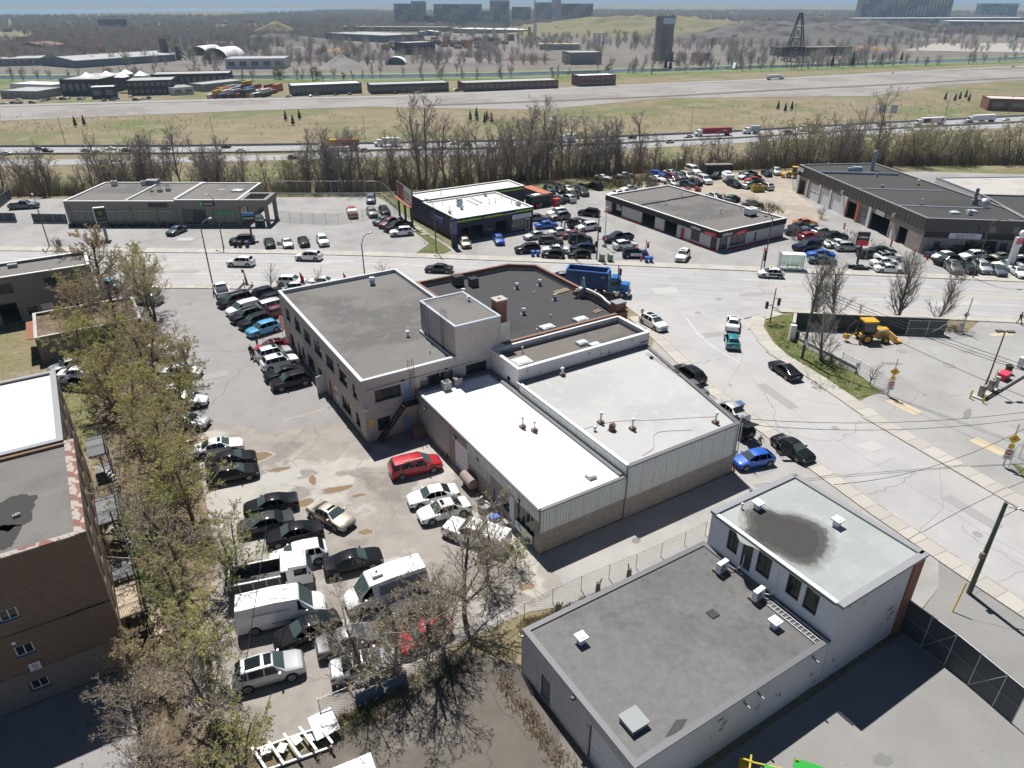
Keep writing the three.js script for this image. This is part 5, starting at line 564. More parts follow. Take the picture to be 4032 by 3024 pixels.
function car(kind,x,z,ry,colour,label,lod,group,opt = '',y = 0.03) {
const p = proto(kind),{ K } = p,name = { pickup: 'pickup_truck',minivan: 'minivan',cargo: 'cargo_van',van: 'van',sprinter: 'cargo_van' }[kind] || 'car',cat = { pickup: 'pickup truck',minivan: 'minivan',cargo: 'van',van: 'van',sprinter: 'van' }[kind] || 'car';
const t = thing(name,label,cat,x,y,z,ry,group),pm = paint(colour);
part(t,'body',p.body,pm); part(t,'windshield',p.windshield,glassCarL); if (!K.cargo) part(t,'rear_window',p.rear,glassCar);
if (lod) { if (p.sides.length) part(t,'side_windows',M(p.sides.map((g) => g.clone())),glassCar); } else for (const g of p.sides) part(t,'side_window',g,glassCar);
const [tg,rg] = wheelGeo(p.rad); for (const [wx,wy,wz,sd] of p.wheels) { const w = part(t,'wheel',tg,mat.rubber,wx,wy,wz,sd > 0 ? 0 : PI); if (!lod) part(w,'rim',rg,rimM); }
part(t,'underbody',[p.under.clone(),p.arch.clone()],mat.rubber);
for (const g of p.tail) part(t,'tail_light',g,tailM); for (const g of p.head) part(t,'headlight',g,headM);
if (!lod) { for (const g of p.mirror) part(t,'mirror',g,pm); part(t,'grille',p.grille,mat.black); part(t,'license_plate',p.plate,plateM); if (K.bed) part(t,'rear_bumper',p.bumper[1],mat.steel); }
if (K.bed) { part(t,'bed_floor',p.bedFloor,mat.black); if (opt === 'cap') part(t,'bed_cap',p.cap,colour === 'navy' ? pm : paint('white')); }
if (opt === 'sun' || opt === 'sun2') part(t,'sunroof',p.roofPatch(4.35,4.95,5.1),glassCar); if (opt === 'sun2') part(t,'rear_sunroof',p.roofPatch(3.2,4.1,5.1),glassCar); if (opt === 'roof') part(t,'black_roof',p.roofPatch(3.02,4.98,4.4),glassCar);
if (opt === 'taxi') { part(t,'roof_light',bx(0.25,0.16,0.4,0.1,1.56,0),mat.yellowP); part(t,'swoosh',p.sideP(2.2,5.2,1.2,2.2,1),mat.brown); part(t,'swoosh',p.sideP(2.2,5.2,1.2,2.2,-1),mat.brown); }
if (opt === 'police') { const f = sign(2.1,0.55,(g,w,h) => { bg(g,w,h,'#f2f3f4'); txt(g,'POLICE',w / 2,h / 2,h * 0.62,'#10152c',{ max: w * 0.9 }); },192); part(t,'light_bar',[bx(0.3,0.13,1.2,0.1,1.72,0)],mat.redP); for (const sd of [1,-1]) { const pl = part(t,'door_panel',new THREE.PlaneGeometry(2,0.5),f,0.1,0.72,sd * 0.955,sd > 0 ? 0 : PI); } }
if (label.includes('roof rails') || kind === 'suvL') part(t,'roof_rails',[bx(1.9,0.05,0.05,-0.3,K.s[4][2] + 0.02,K.W * 0.31),bx(1.9,0.05,0.05,-0.3,K.s[4][2] + 0.02,-K.W * 0.31)],mat.galv);
if (/open (front |driver )?door|door open/.test(label)) part(t,'open_door',bx(1.05,0.75,0.07,-0.5,0.35,0),pm,0.75,0,K.W / 2 + 0.02,1.05);
if (/(raised|open) (tailgate|trunk)/.test(label)) part(t,'tailgate',bx(0.95,0.06,K.W * 0.8,-0.45,0,0,0,0,-0.25),pm,-K.L * 0.36,K.s[4][2] + 0.08,0); if (/raised hood/.test(label)) part(t,'raised_hood',bx(1.05,0.05,K.W * 0.8,0.5,0,0,0,0,0.9),pm,K.L * 0.24,1.02,0);
return t;
}

const CARS = {
"cars parked beside the two storey beige building": [
['pickup',-44.88,-103.2,2.057,'white','white pickup with open bed parked nose to the boulevard',0,''],
['minivan',-41.32,-98.92,-2.356,'black','black minivan with roof rails, farthest in the row facing the trees',0,''],
['cargo',-38.93,-95.79,-2.356,'white','white windowless cargo minivan in the row facing the trees',0,''],
['suv',-37.6,-93.01,-2.356,'black','black SUV with roof rails next to the white cargo minivan',0,''],
['suv',-35.77,-90.95,-2.356,'black','black SUV parked next to the light blue SUV',0,''],
['suv',-33.83,-88.42,-2.356,'skyblue','light blue SUV at the near end of the row facing the trees',0,''],
['suv',-37.27,-101.98,0.663,'black','black SUV behind the black minivan beside the grass verge',0,''],
['suv',-35.35,-99.35,0.663,'black','black car in front of the silver minivan, half hidden by the building',0,''],
['minivan',-34.65,-96.92,0.663,'silver','silver minivan parked against the corner of the beige building',0,''],
['hatch',-33.53,-94.6,0.663,'maroon','dark red car mostly hidden behind the corner of the beige building',0,''],
['hatch',-31.02,-82.82,3.7,'red','red hatchback beside the three standing people',0,'roof'],
['suv',-30.08,-80.88,0.559,'silver','silver SUV with sunroof nosed in beside the red hatchback',0,'sun'],
['suv',-28.65,-78.39,0.559,'white','pearl white crossover with black sunroof nosed in at the wall',0,'sun'],
['sedan',-27.36,-75.54,3.7,'black','black sedan backed in beside the pearl white crossover',0,''],
['suv',-25.98,-73.38,3.7,'black','black SUV standing last in the row along the beige building',0,''],
],
"cars parked in the rear lot": [
['sedan',-29.4,-59.54,0.349,'white','white sedan with sunroof at the edge of the budding trees',0,'sun'],
['sedan',-27.39,-57.31,0.349,'black','black sedan between the white sedan and the black wagon',0,''],
['wagon',-26.4,-55.0,0.349,'black','black wagon parked below the black sedan at the trees',0,''],
['sedan',-21.41,-50.35,3.491,'black','black sedan with chrome window trim nosed into the trees',0,''],
['sedan',-21.09,-47.77,3.491,'darkgrey','dark grey sedan mostly hidden under budding branches',0,''],
['sedan',-18.26,-46.46,3.491,'black','black sedan with red tail lights under the branches',0,''],
['suv',-17.16,-43.64,3.491,'white','white SUV with dark windows beside the dump truck',0,''],
['sedan',-14.54,-36.03,-2.608,'black','black sedan with large sunroof beside the rusty white van',0,'sun'],
['suv',-16.24,-32.59,0.354,'silver','silver SUV with two sunroofs and hood vents',0,'sun2'],
['sedan',-15.75,-48.84,-0.607,'beige','champagne silver sedan standing alone in the middle of the rear lot',0,'sun'],
['sedan',-12.7,-43.1,0.358,'black','black sedan with dark sunroof alone in front of the white high roof van',0,'sun'],
['sedan',-11.35,-35.2,0.375,'grey','grey sedan buried under bare branches beside the red car',0,''],
['sedan',-9.89,-33.07,0.305,'silver','silver sedan with black roof behind the blue board fence',0,'roof'],
['suv',-7.18,-37.6,0.475,'darkgrey','dark grey SUV under the bare tree behind the white high roof van',0,''],
['hatch',-6.25,-35.67,-2.523,'red','red hatchback under the bare tree by the blue board fence',0,''],
['minivan',-9.27,-56.23,0.38,'red','bright red minivan with roof rails parked at the white roofed building',0,''],
['sedan',-7.12,-51.61,-2.786,'white','old boxy white sedan beside the red minivan',0,''],
['sedan',-5.97,-49.55,-2.706,'white','white coupe with sunroof between the boxy sedan and the tree',0,'sun'],
['pickup',-3.05,-46.25,2.684,'white','white pickup with covered bed partly behind the budding tree',0,'cap'],
],
"cars half hidden under the row of trees": [
['cargo',-43.79,-80.99,-0.209,'white','white van seen through the branches, farthest of the hidden row',0,''],
['sedan',-39.79,-75.93,-0.0,'white','white sedan seen through rusty coloured buds',0,''],
['hatch',-38.37,-70.61,0.135,'white','white hatchback deep under the trees',0,''],
['sedan',-36.42,-68.69,0.189,'white','white sedan under the trees near the lot edge',0,''],
['sedan',-34.57,-64.43,-0.064,'silver','silver sedan under the trees above the small plank on the ground',0,''],
['sedan',-57.23,-103.92,-2.846,'white','white sedan under trees beside the boulevard',0,''],
['suv',-54.61,-99.32,3.031,'teal','pale teal SUV under trees behind the white sedan',0,''],
['hatch',-62.69,-105.32,-0.349,'skyblue','light blue car glimpsed behind the tree trunk by the boulevard',0,''],
['sedan',-54.24,-77.63,-2.419,'silver','silver sedan behind the white roofed apartment block',0,''],
['sedan',-51.86,-75.4,0.1,'white','white sedan at the corner of the white apartment roof',0,''],
['suv',-50.56,-73.07,3.007,'darkgrey','dark SUV with red tail light in the shade of the apartment block',0,''],
],
"vehicles on the boulevard and side street": [
['suv',-46.24,-116.37,3.107,'white','white SUV driving left along the boulevard in front of the grey rental office',0,''],
['suv',-35.45,-119.48,3.072,'white','white SUV with roof rails driving left past the fenced lot',0,''],
['sedan',-12.19,-113.25,3.037,'darkgrey','dark grey sedan driving left in front of the navy garage',0,''],
['suv',-34.94,-106.88,-0.07,'white','white SUV parked at the kerb beside a feather flag',0,''],
['sedan',-29.84,-106.88,-0.07,'white','white sedan parked at the kerb behind the bare street tree',0,''],
['hatch',-33.28,-104.43,0.195,'silver','silver car whose roof just shows over the beige parapet',0,''],
['suv',19.62,-90.58,-1.077,'white','white SUV with panoramic roof parked beside the brick corner',0,'sun2'],
['sedan',30.67,-90.58,1.268,'white','white sedan driving away toward the crossing',0,'sun'],
['hatch',28.91,-84.68,1.397,'tealdk','teal hatchback following the white sedan',0,''],
['suv',29.86,-119.86,-2.0,'white','white SUV with sunroof leaving the lot of the black and white garage',0,'sun'],
['sedan',8.37,-109.17,-0.0,'grey','grey sedan waiting behind the blue roll off truck',0,''],
['hatch',42.35,-110.77,3.011,'white','white taxi with dark swoosh and yellow roof light',0,'taxi'],
['coupe',33.09,-76.45,1.885,'black','black sports coupe parked along the side street beside the grass',0,''],
['sedan',28.06,-59.32,-1.1,'black','black sedan with its driver door open on the side street',0,''],
['hatch',23.5,-57.32,-2.837,'blue','metallic blue hatchback at the corner of the silver roofed building',0,''],
['suv',23.33,-63.51,2.059,'black','black SUV with raised tailgate behind the silver roofed building',0,''],
['sedan',23.82,-66.85,2.059,'silver','silver sedan against the side wall next to the black SUV',0,''],
['sedan',20.64,-72.0,2.059,'grey','grey car roof peeking over the edge of the silver roof',0,''],
['suv',21.16,-75.26,2.059,'black','black SUV nosed up to the street side of the silver roofed building',0,''],
],
"cars at the grey rental office": [
['pickup',-106.17,-154.28,0.242,'bluegrey','blue grey pickup beside the dark screened fence',0,''],
['sedan',-65.17,-135.45,-1.847,'tealgrey','teal grey sedan parked in front of the office windows',0,''],
['suv',-50.27,-128.99,-2.919,'darkgrey','dark grey SUV beside the blue bins at the office',0,''],
['sedan',-44.66,-127.26,-1.187,'black','black sedan, first in the row of four by the boulevard',0,'sun'],
['sedan',-41.43,-127.42,-1.187,'silver','silver black sedan with open front door, second in the row of four',0,''],
['sedan',-38.65,-128.32,-1.187,'black','black sedan, third in the row of four by the boulevard',0,'sun'],
['suv',-35.2,-128.68,-1.187,'white','white SUV at the end of the row of four by the boulevard',0,''],
['suv',-51.03,-141.85,-1.207,'darkgrey','dark SUV under the concrete canopy of the office',0,''],
['pickup',-33.65,-148.55,1.849,'red','red pickup with white cap inside the chain link fence',0,'cap'],
['minivan',-31.66,-159.85,-1.418,'bluegrey','blue grey minivan at the far guard rail',0,''],
['suv',-29.41,-148.28,-1.219,'grey','grey SUV next to the black one behind the chain link fence',0,''],
['suv',-26.98,-149.42,-1.211,'black','black SUV beside the low guard rail of the fenced lot',0,''],
['hatch',-26.27,-142.06,-2.304,'tealgrey','dark teal hatchback at the back of the row under the billboard',0,''],
['suv',-24.84,-140.27,-2.083,'maroon','maroon SUV in the row under the billboard',0,''],
['pickup',-22.71,-138.05,-2.392,'black','black pickup under the billboard',0,''],
['suv',-21.3,-134.25,-2.843,'white','white SUV under the billboard posts',0,''],
],
"cars around the navy garage": [
['hatch',-8.63,-127.41,-1.342,'beige','gold hatchback at the navy sign column',0,''],
['hatch',-2.47,-129.28,-1.394,'blue','blue hatchback backed up to the garage door',0,''],
['suv',16.18,-148.36,2.739,'black','black SUV beside the white bay walls',0,''],
['wagon',5.11,-144.64,0.086,'grey','grey wagon behind the corner of the navy garage',0,''],
['suv',9.44,-148.25,-2.657,'white','white SUV behind the grey crossover',0,''],
['suv',9.81,-145.45,-2.68,'grey','grey crossover with bright headlights',0,''],
['sedan',6.79,-139.25,0.321,'blue','bright blue sedan in front of the garage office',0,''],
['suv',13.29,-140.49,0.472,'darkgrey','dark grey SUV with open trunk and a person leaning in',0,''],
['suv',14.75,-137.63,-2.667,'white','white SUV parked left of the tall traffic pole',0,''],
['sedan',4.43,-132.1,-2.686,'silver','silver sedan at the left end of the middle row',0,''],
['wagon',7.21,-129.06,-0.0,'brown','brown wagon in the middle row',0,''],
['sedan',9.33,-134.47,0.29,'white','white sedan behind the brown wagon',0,''],
['sedan',11.86,-132.37,0.186,'maroon','dark red sedan tucked behind the dark green SUV',0,''],
['suv',12.74,-129.6,0.087,'darkgreen','dark green black SUV in the middle row',0,''],
['pickup',19.96,-130.52,-2.775,'navy','dark blue pickup beside the flag pole',0,''],
['suv',20.65,-125.89,0.331,'white','white SUV with sunroof beside the police car',0,'sun'],
['suv',21.74,-120.97,-0.036,'navy','dark blue and white police SUV',0,'police'],
['suv',2.77,-123.74,-2.92,'black','black SUV left of the two blue bins',0,''],
['sedan',7.74,-123.51,-3.142,'white','white sedan in the front row behind the black hatchback',0,'sun'],
['hatch',7.23,-120.65,3.011,'black','small black hatchback right of the two blue bins',0,''],
['wagon',12.73,-124.35,3.067,'navy','dark blue wagon with long window line in the front row',0,''],
['hatch',11.8,-120.65,-3.099,'black','black hatchback behind the thin lamp post',0,''],
],
"cars in the back lot of the navy garage": [
['suv',8.84,-168.76,-1.293,'tealgrey','teal grey SUV at the trees behind the rust coloured container',1,''],
['hatch',11.39,-168.86,-1.366,'black','small black car with pale headlights at the trees',1,''],
['sedan',13.26,-169.92,-1.151,'beige','beige sedan in the back row at the trees',1,''],
['sedan',16.09,-171.97,-2.728,'black','black sedan across the back row at the trees',1,''],
['suv',19.88,-172.58,2.187,'black','black SUV at the right end of the back row',1,''],
['sedan',13.92,-164.39,-1.185,'darkgrey','dark grey sedan with lit headlights',1,''],
['minivan',16.43,-166.58,-1.32,'darkgrey','dark grey minivan in front of the back row',1,''],
['suv',12.58,-160.35,2.16,'silver','silver SUV beside the red clothes bin',1,''],
['sedan',10.34,-159.57,-0.938,'black','black car half behind the open container',1,''],
['coupe',23.05,-182.13,-0.651,'white','white coupe abandoned in the brush',1,''],
['sedan',28.85,-184.63,0.409,'silver','wrecked silver car in the brush',1,''],
['coupe',27.59,-170.33,-2.489,'silver','silver wreck with missing doors behind the grey roof',1,''],
['sedan',24.25,-165.07,-2.574,'white','white car roof just behind the grey garage roof',1,''],
],
"cars in the yard behind the black and white garage": [
['suv',37.23,-185.35,-0.731,'blue','blue SUV at the far left of the yard',1,''],
['coupe',36.44,-180.96,-0.866,'white','white coupe at the left edge of the yard',1,''],
['sedan',39.01,-176.12,-1.108,'silver','silver sedan behind the lamp mast',1,''],
['sedan',41.18,-187.54,-0.989,'silver','pale silver sedan at the back of the yard',1,''],
['minivan',40.45,-181.33,-1.218,'maroon','maroon minivan in the yard row',1,''],
['suv',42.43,-182.57,-1.378,'bluegrey','blue grey SUV in the yard row',1,''],
['minivan',44.42,-183.67,-1.213,'beige','beige minivan in the yard row',1,''],
['van',47.33,-189.76,-1.238,'white','white passenger van at the back of the yard',1,''],
['sedan',42.42,-175.36,-0.534,'tealgrey','teal grey sedan at the red scrap heap',1,''],
['sedan',44.97,-176.77,-1.206,'black','black sedan beside the white full size SUV',1,''],
['suvL',47.74,-178.9,-1.3,'white','white full size SUV in the middle of the yard',1,''],
['suv',52.08,-183.74,-2.382,'black','black SUV tucked under the black container',1,''],
['suv',53.95,-174.6,-1.27,'black','black SUV in front of the white boat trailer',1,''],
['sedan',60.93,-186.79,-3.003,'darkgrey','dark grey sedan topmost in the crowded row',1,''],
['sedan',59.36,-183.63,-2.539,'silver','silver sedan in the crowded row',1,''],
['sedan',60.69,-181.99,-2.628,'black','long black sedan in the crowded row',1,''],
['sedan',60.18,-179.31,-3.142,'red','red sedan in the crowded row',1,''],
['sedan',60.61,-176.49,-0.627,'black','black sedan at the front of the crowded row',1,''],
['hatch',57.14,-173.39,0.691,'silver','crumpled silver wreck beside the yellow dumpster',1,''],
['suv',60.95,-172.36,1.869,'silver','silver SUV beside the yellow dumpster',1,''],
['sedan',65.75,-187.02,-1.547,'navy','dark blue sedan parked alone at the far trees',1,''],
['suv',68.88,-188.72,-1.673,'silver','silver SUV at the far trees next to the dark blue sedan',1,''],
['sedan',46.16,-162.66,-1.144,'silver','silver sedan with raised hood behind the grey roof',1,''],
['suv',49.4,-159.64,0.817,'tealgrey','dark SUV with open door behind the grey roof',1,''],
['sedan',52.9,-156.25,-0.0,'tarp','car under a grey tarp in the dry weeds',1,''],
],
"cars between the two garages": [
['sedan',58.96,-140.89,-0.0,'orange','orange car at the top of the junk row',0,''],
['sedan',56.88,-138.36,0.394,'darkgrey','dark grey sedan in the junk row',0,''],
['sedan',59.03,-136.91,0.221,'bluegrey','blue grey sedan in the junk row',0,''],
['sedan',55.13,-134.74,0.105,'navy','dark blue sedan in the junk row beside the wall',0,''],
['hatch',56.05,-131.38,0.415,'red','red hatchback among the bare shrubs',0,''],
['suv',59.71,-134.05,0.368,'silver','silver SUV behind the bare shrubs',0,''],
['sedan',61.43,-132.0,-0.0,'darkgreen','dark green sedan at the end of the junk row',0,''],
['pickup',53.69,-125.48,-2.713,'navy','dark blue pickup with cap and roof rack',0,'cap'],
['sedan',59.59,-126.93,-2.918,'white','white sedan with raised hood behind the shrubs',0,''],
['suv',60.87,-124.78,-0.051,'silver','silver SUV behind the black and red pylon sign',0,''],
['sedan',54.37,-120.81,3.0,'blue','bright blue car under the tall poplars',0,''],
['sedan',53.49,-117.74,-0.105,'tealgrey','dark teal sedan in front of the bright blue car',0,''],
['sedan',66.14,-122.58,-0.304,'black','black sedan behind the white and black SUV',0,''],
['suv',65.43,-119.1,0.137,'white','white SUV with black roof beside the pylon sign',0,'roof'],
['sedan',63.56,-116.53,0.169,'white','white sedan, middle of the three white cars by the pylon sign',0,''],
['sedan',62.83,-113.11,-0.122,'white','white sedan with sunroof nearest the boulevard by the pylon sign',0,'sun'],
['wagon',63.2,-120.9,0.083,'darkgrey','dark grey wagon beside the chain fence post',0,''],
],
"cars in front of the brown and grey auto shop": [
['suv',73.76,-113.49,-1.745,'grey','grey SUV, leftmost of the front row facing the boulevard',0,'sun'],
['sedan',76.12,-113.43,-1.745,'black','black sedan, second of the front row facing the boulevard',0,''],
['suv',78.63,-113.68,-1.745,'silver','silver SUV, third of the front row facing the boulevard',0,''],
['sedan',80.46,-112.51,-1.745,'bluegrey','blue grey sedan, fourth of the front row facing the boulevard',0,'sun'],
['coupe',83.44,-111.54,-1.745,'white','white coupe at the right end of the front row',0,'sun'],
['suv',74.68,-117.22,-2.827,'black','black SUV with purple sheen behind the front row',0,''],
['hatch',75.23,-119.53,-2.796,'white','white hatchback at the red bollards',0,''],
['hatch',74.85,-121.45,-2.747,'navy','dark blue hatchback closest to the shop wall',0,''],
['suv',80.3,-119.64,-2.899,'white','white SUV in the second row',0,''],
['suv',79.15,-122.15,-2.367,'black','black SUV nosed out from the shop window',0,''],
['suv',84.04,-122.44,-2.463,'silver','silver SUV with sunroof nosed out from the shop',0,'sun'],
['suv',87.41,-122.67,-2.388,'darkgrey','dark SUV in front of the white shop door',0,''],
['sedan',84.87,-119.34,-2.882,'beige','champagne sedan in the second row',0,'sun'],
['sedan',81.55,-117.26,2.993,'black','black sedan low in the second row',0,''],
['sedan',83.67,-114.98,2.982,'white','white sedan beside the foot of the white pylon',0,''],
['sedan',86.95,-116.76,2.753,'navy','dark blue sedan behind the white pylon',0,''],
['suv',89.51,-118.7,2.75,'white','white SUV at the right picture edge',0,''],
],
};
for (const [group,list] of Object.entries(CARS)) for (const [k,x,z,a,c,label,far,opt] of list) car(k,x,z,a,c,label,far,group,opt,ground(x,z) + 0.03);
// trees: tapered limbs grown branch from branch, twigs, and small opening leaves
function growTree(s,o) {
const r = rng(s),wood = [[],[]],leaf = [],lc = [],up = new THREE.Vector3(0,1,0);
const q = new THREE.Vector3(),e1 = new THREE.Vector3(),e2 = new THREE.Vector3();
const limb = (buf,a,b,r0,r1,n) => { q.copy(b).sub(a).normalize(); e1.set(q.z + 0.13,q.x - 0.31,q.y).cross(q).normalize(); e2.copy(q).cross(e1); const P = (c,rad,k) => { const t = k / n * 6.2832,x = cos(t) * rad,y = sin(t) * rad; return [c.x + e1.x * x + e2.x * y,c.y + e1.y * x + e2.y * y,c.z + e1.z * x + e2.z * y]; }; for (let k = 0; k < n; k++) { const A = P(a,r0,k),B = P(a,r0,k + 1); if (r1 < 0.004) buf.push(A,[b.x,b.y,b.z],B); else { const C = P(b,r1,k),D = P(b,r1,k + 1); buf.push(A,C,B,B,C,D); } } };
const leafAt = (p,c) => { for (let k = 0; k < 3; k++) { leaf.push([p.x + (r() - 0.5) * o.leafSize,p.y + (r() - 0.5) * o.leafSize,p.z + (r() - 0.5) * o.leafSize]); lc.push(c); } };
const grow = (p,d,len,rad,lv) => {
const last = lv === o.levels,nseg = last ? 1 : [5,4,3,o.short ? 1 : 2][lv] || 2,sides = [6,4,3,3][lv] || 3; let a = p.clone(),dir = d.clone(),rr0 = rad; const kids = o.n[lv] || 0; let made = 0;
for (let i = 0; i < nseg; i++) {
dir.x += (r() - 0.5) * o.wander; dir.z += (r() - 0.5) * o.wander; dir.y += (r() - 0.5) * o.wander * 0.6 + o.lift * (lv ? 1 : 0); dir.normalize();
const b = a.clone().addScaledVector(dir,len / nseg),rr1 = last ? 0 : rad * (1 - (i + 1) / nseg * (lv ? 0.75 : 0.55));
limb(wood[lv < 1 ? 0 : 1],a,b,rr0,rr1,sides);
if (!last) { const want = floor(kids * (i + 1) / nseg * (lv === 0 && (i + 1) / nseg < o.clear ? 0 : 1)); while (made < want) { made++; const t = r(),c = a.clone().lerp(b,t),an = o.ang[lv] * (0.75 + 0.5 * r()),az = made * 2.4 + r() * 1.2; e1.set(dir.z + 0.2,dir.x,dir.y - 0.4).cross(dir).normalize(); e2.copy(dir).cross(e1); const nd = dir.clone().multiplyScalar(cos(an)).addScaledVector(e1,sin(an) * cos(az)).addScaledVector(e2,sin(an) * sin(az)).normalize(); const taper = lv === 0 ? 1.05 - 0.4 * (i + t) / nseg : 1 - 0.45 * (i + t) / nseg; grow(c,nd,len * o.ratio[lv] * taper * (0.75 + 0.5 * r()),max(rad * 0.52 * (1 - 0.5 * (i + t) / nseg),o.thin || 0.013),lv + 1); } }
if (lv >= o.levels - 1 && o.leaves) { const nl = o.leaves; for (let k = 0; k < nl; k++) if (r() < o.leafP) leafAt(a.clone().lerp(b,r()),o.colours[floor(r() * o.colours.length)]); }
a = b; rr0 = rr1;
}
};
for (let k = 0; k < (o.stems || 1); k++) { const a = k * 2.4 + 0.5,l = o.stems > 1 ? 0.22 : 0.04; grow(new THREE.Vector3(k ? cos(a) * 0.2 : 0,-0.3,k ? sin(a) * 0.2 : 0),new THREE.Vector3(cos(a) * l + (o.lean || 0),1,sin(a) * l).normalize(),o.H * (0.62 + 0.08 * r()),o.r * (k ? 0.8 : 1),0); }
const geo = (buf) => { const g = new THREE.BufferGeometry(),f = new Float32Array(buf.length * 3),u = new Float32Array(buf.length * 2); buf.forEach((v,i) => { f.set(v,i * 3); u[i * 2] = v[0] + v[2]; u[i * 2 + 1] = v[1]; }); g.setAttribute('position',new THREE.BufferAttribute(f,3)); g.setAttribute('uv',new THREE.BufferAttribute(u,2)); g.computeVertexNormals(); return g; };
const out = { trunk: geo(wood[0]),crown: geo(wood[1]),tris: (wood[0].length + wood[1].length + leaf.length) / 3 };
if (leaf.length) { out.leaf = geo(leaf); out.leaf.setAttribute('color',new THREE.Float32BufferAttribute(lc.flat(),3)); }
return out;
}
const leafM = new THREE.MeshPhysicalMaterial({ vertexColors: true,roughness: 0.95,transmission: 0.35,thickness: 0,side: THREE.DoubleSide }); const twigM = mt([0.29,0.25,0.21],0.95),twigGrey = mt([0.27,0.245,0.22],0.95),twigDark = mt([0.19,0.16,0.14],0.95);
const OL = [[0.54,0.52,0.15],[0.6,0.54,0.18],[0.44,0.48,0.12],[0.56,0.5,0.2]],RU = [[0.48,0.32,0.18],[0.45,0.36,0.19],[0.5,0.38,0.22],[0.44,0.41,0.18]],YE = [[0.38,0.3,0.07],[0.32,0.28,0.06],[0.25,0.24,0.06]],GR = [[0.16,0.22,0.04],[0.2,0.25,0.05]];
const base = { levels: 4,n: [11,8,7,7],ang: [0.85,0.75,0.75,0.8],ratio: [0.62,0.52,0.5,0.5],wander: 0.28,lift: 0.05,clear: 0.25,leaves: 4,leafP: 0.66,leafSize: 0.13,colours: OL };
const TREES = {
budding: [growTree(11,{ ...base,H: 9.5,r: 0.2 }),growTree(12,{ ...base,H: 9,r: 0.19,colours: RU,lean: 0.15 }),growTree(13,{ ...base,H: 10,r: 0.2,stems: 2,n: [7,7,6,5],colours: [...OL,...RU] }),growTree(14,{ ...base,H: 8,r: 0.15,stems: 3,n: [6,6,6,5],colours: [...OL,...GR] })],
open: [growTree(15,{ ...base,H: 10,r: 0.2,n: [10,8,7,6],leafP: 0.1,colours: RU,ang: [0.7,0.7,0.75,0.8] }),growTree(16,{ ...base,H: 9.5,r: 0.17,n: [10,8,7,6],leafP: 0.1,colours: [...RU,...OL],lean: -0.08 })],
poplar: [growTree(21,{ ...base,H: 12,r: 0.24,n: [20,8,7,4],ang: [0.55,0.5,0.6,0.7],ratio: [0.55,0.55,0.5,0.5],lift: 0.14,clear: 0.1,leaves: 0 }),growTree(22,{ ...base,H: 12,r: 0.22,n: [18,8,7,4],ang: [0.62,0.55,0.6,0.7],ratio: [0.55,0.55,0.5,0.5],lift: 0.12,clear: 0.1,leaves: 0 })],
bare: [31,32,33,34].map((s,i) => growTree(s,{ ...base,H: 19,r: 0.2,thin: 0.028,short: 1,n: [12,6,5,3],ang: [0.55,0.65,0.7,0.8],ratio: [0.4,0.52,0.6,0.7],lift: 0.09,clear: 0.28,leaves: 0,lean: (i - 1.5) * 0.06,stems: i === 2 ? 2 : 1 })),
hazy: [growTree(36,{ ...base,H: 14,r: 0.18,thin: 0.026,short: 1,n: [11,6,5,3],ang: [0.7,0.7,0.7,0.8],ratio: [0.5,0.5,0.5,0.6],leaves: 2,leafP: 0.5,leafSize: 0.26,colours: [...RU,...OL] }),growTree(37,{ ...base,H: 13,r: 0.16,thin: 0.026,short: 1,n: [9,6,5,3],ratio: [0.5,0.5,0.5,0.6],leaves: 1,leafP: 0.7,leafSize: 0.3,colours: [...YE,...OL],stems: 2 })],
street: [growTree(41,{ ...base,H: 5.2,r: 0.1,n: [10,6,5,0],levels: 3,ang: [0.75,0.6,0.6],clear: 0.4,leaves: 0 }),growTree(42,{ ...base,H: 4.6,r: 0.08,n: [11,6,4,0],levels: 3,ang: [0.6,0.6,0.6],clear: 0.35,leaves: 0 })],
shrub: [growTree(51,{ ...base,H: 3.6,r: 0.04,stems: 7,n: [6,5,4,0],levels: 3,ang: [0.5,0.6,0.7],clear: 0.1,leaves: 0 })],
willow: [growTree(61,{ ...base,H: 13,r: 0.4,n: [10,7,5,3],ang: [0.9,0.9,0.9,0.9],ratio: [0.6,0.55,0.5,0.6],lift: -0.02,leaves: 3,leafP: 1,leafSize: 0.55,colours: YE })],
plain: [growTree(71,{ ...base,H: 14,r: 0.34,thin: 0.07,n: [10,7,6,0],levels: 3,ang: [0.7,0.7,0.7],ratio: [0.55,0.52,0.6],clear: 0.25,leaves: 0 }),growTree(72,{ ...base,H: 12,r: 0.3,thin: 0.07,n: [11,7,5,0],levels: 3,ang: [0.6,0.7,0.7],ratio: [0.5,0.52,0.6],clear: 0.2,leaves: 0 })],
};
const treeProto = {};
function tree(kind,v,x,z,s,ry,label,name,group,tm = twigM,y = ground(x,z)) {
const key = kind + v + tm.uuid,G = TREES[kind][v % TREES[kind].length];
const t = thing(name,label,kind === 'shrub' ? 'shrub' : 'tree',x,y,z,ry,group); t.scale.setScalar(s);
part(t,kind === 'shrub' ? 'stems' : 'trunk',G.trunk,kind === 'bare' || kind === 'plain' ? twigDark : mat.bark); part(t,'crown',G.crown,tm); if (G.leaf) part(t,'leaves',G.leaf,leafM); return t;
}
const RB = 'row of budding trees between the apartment block and the lot';
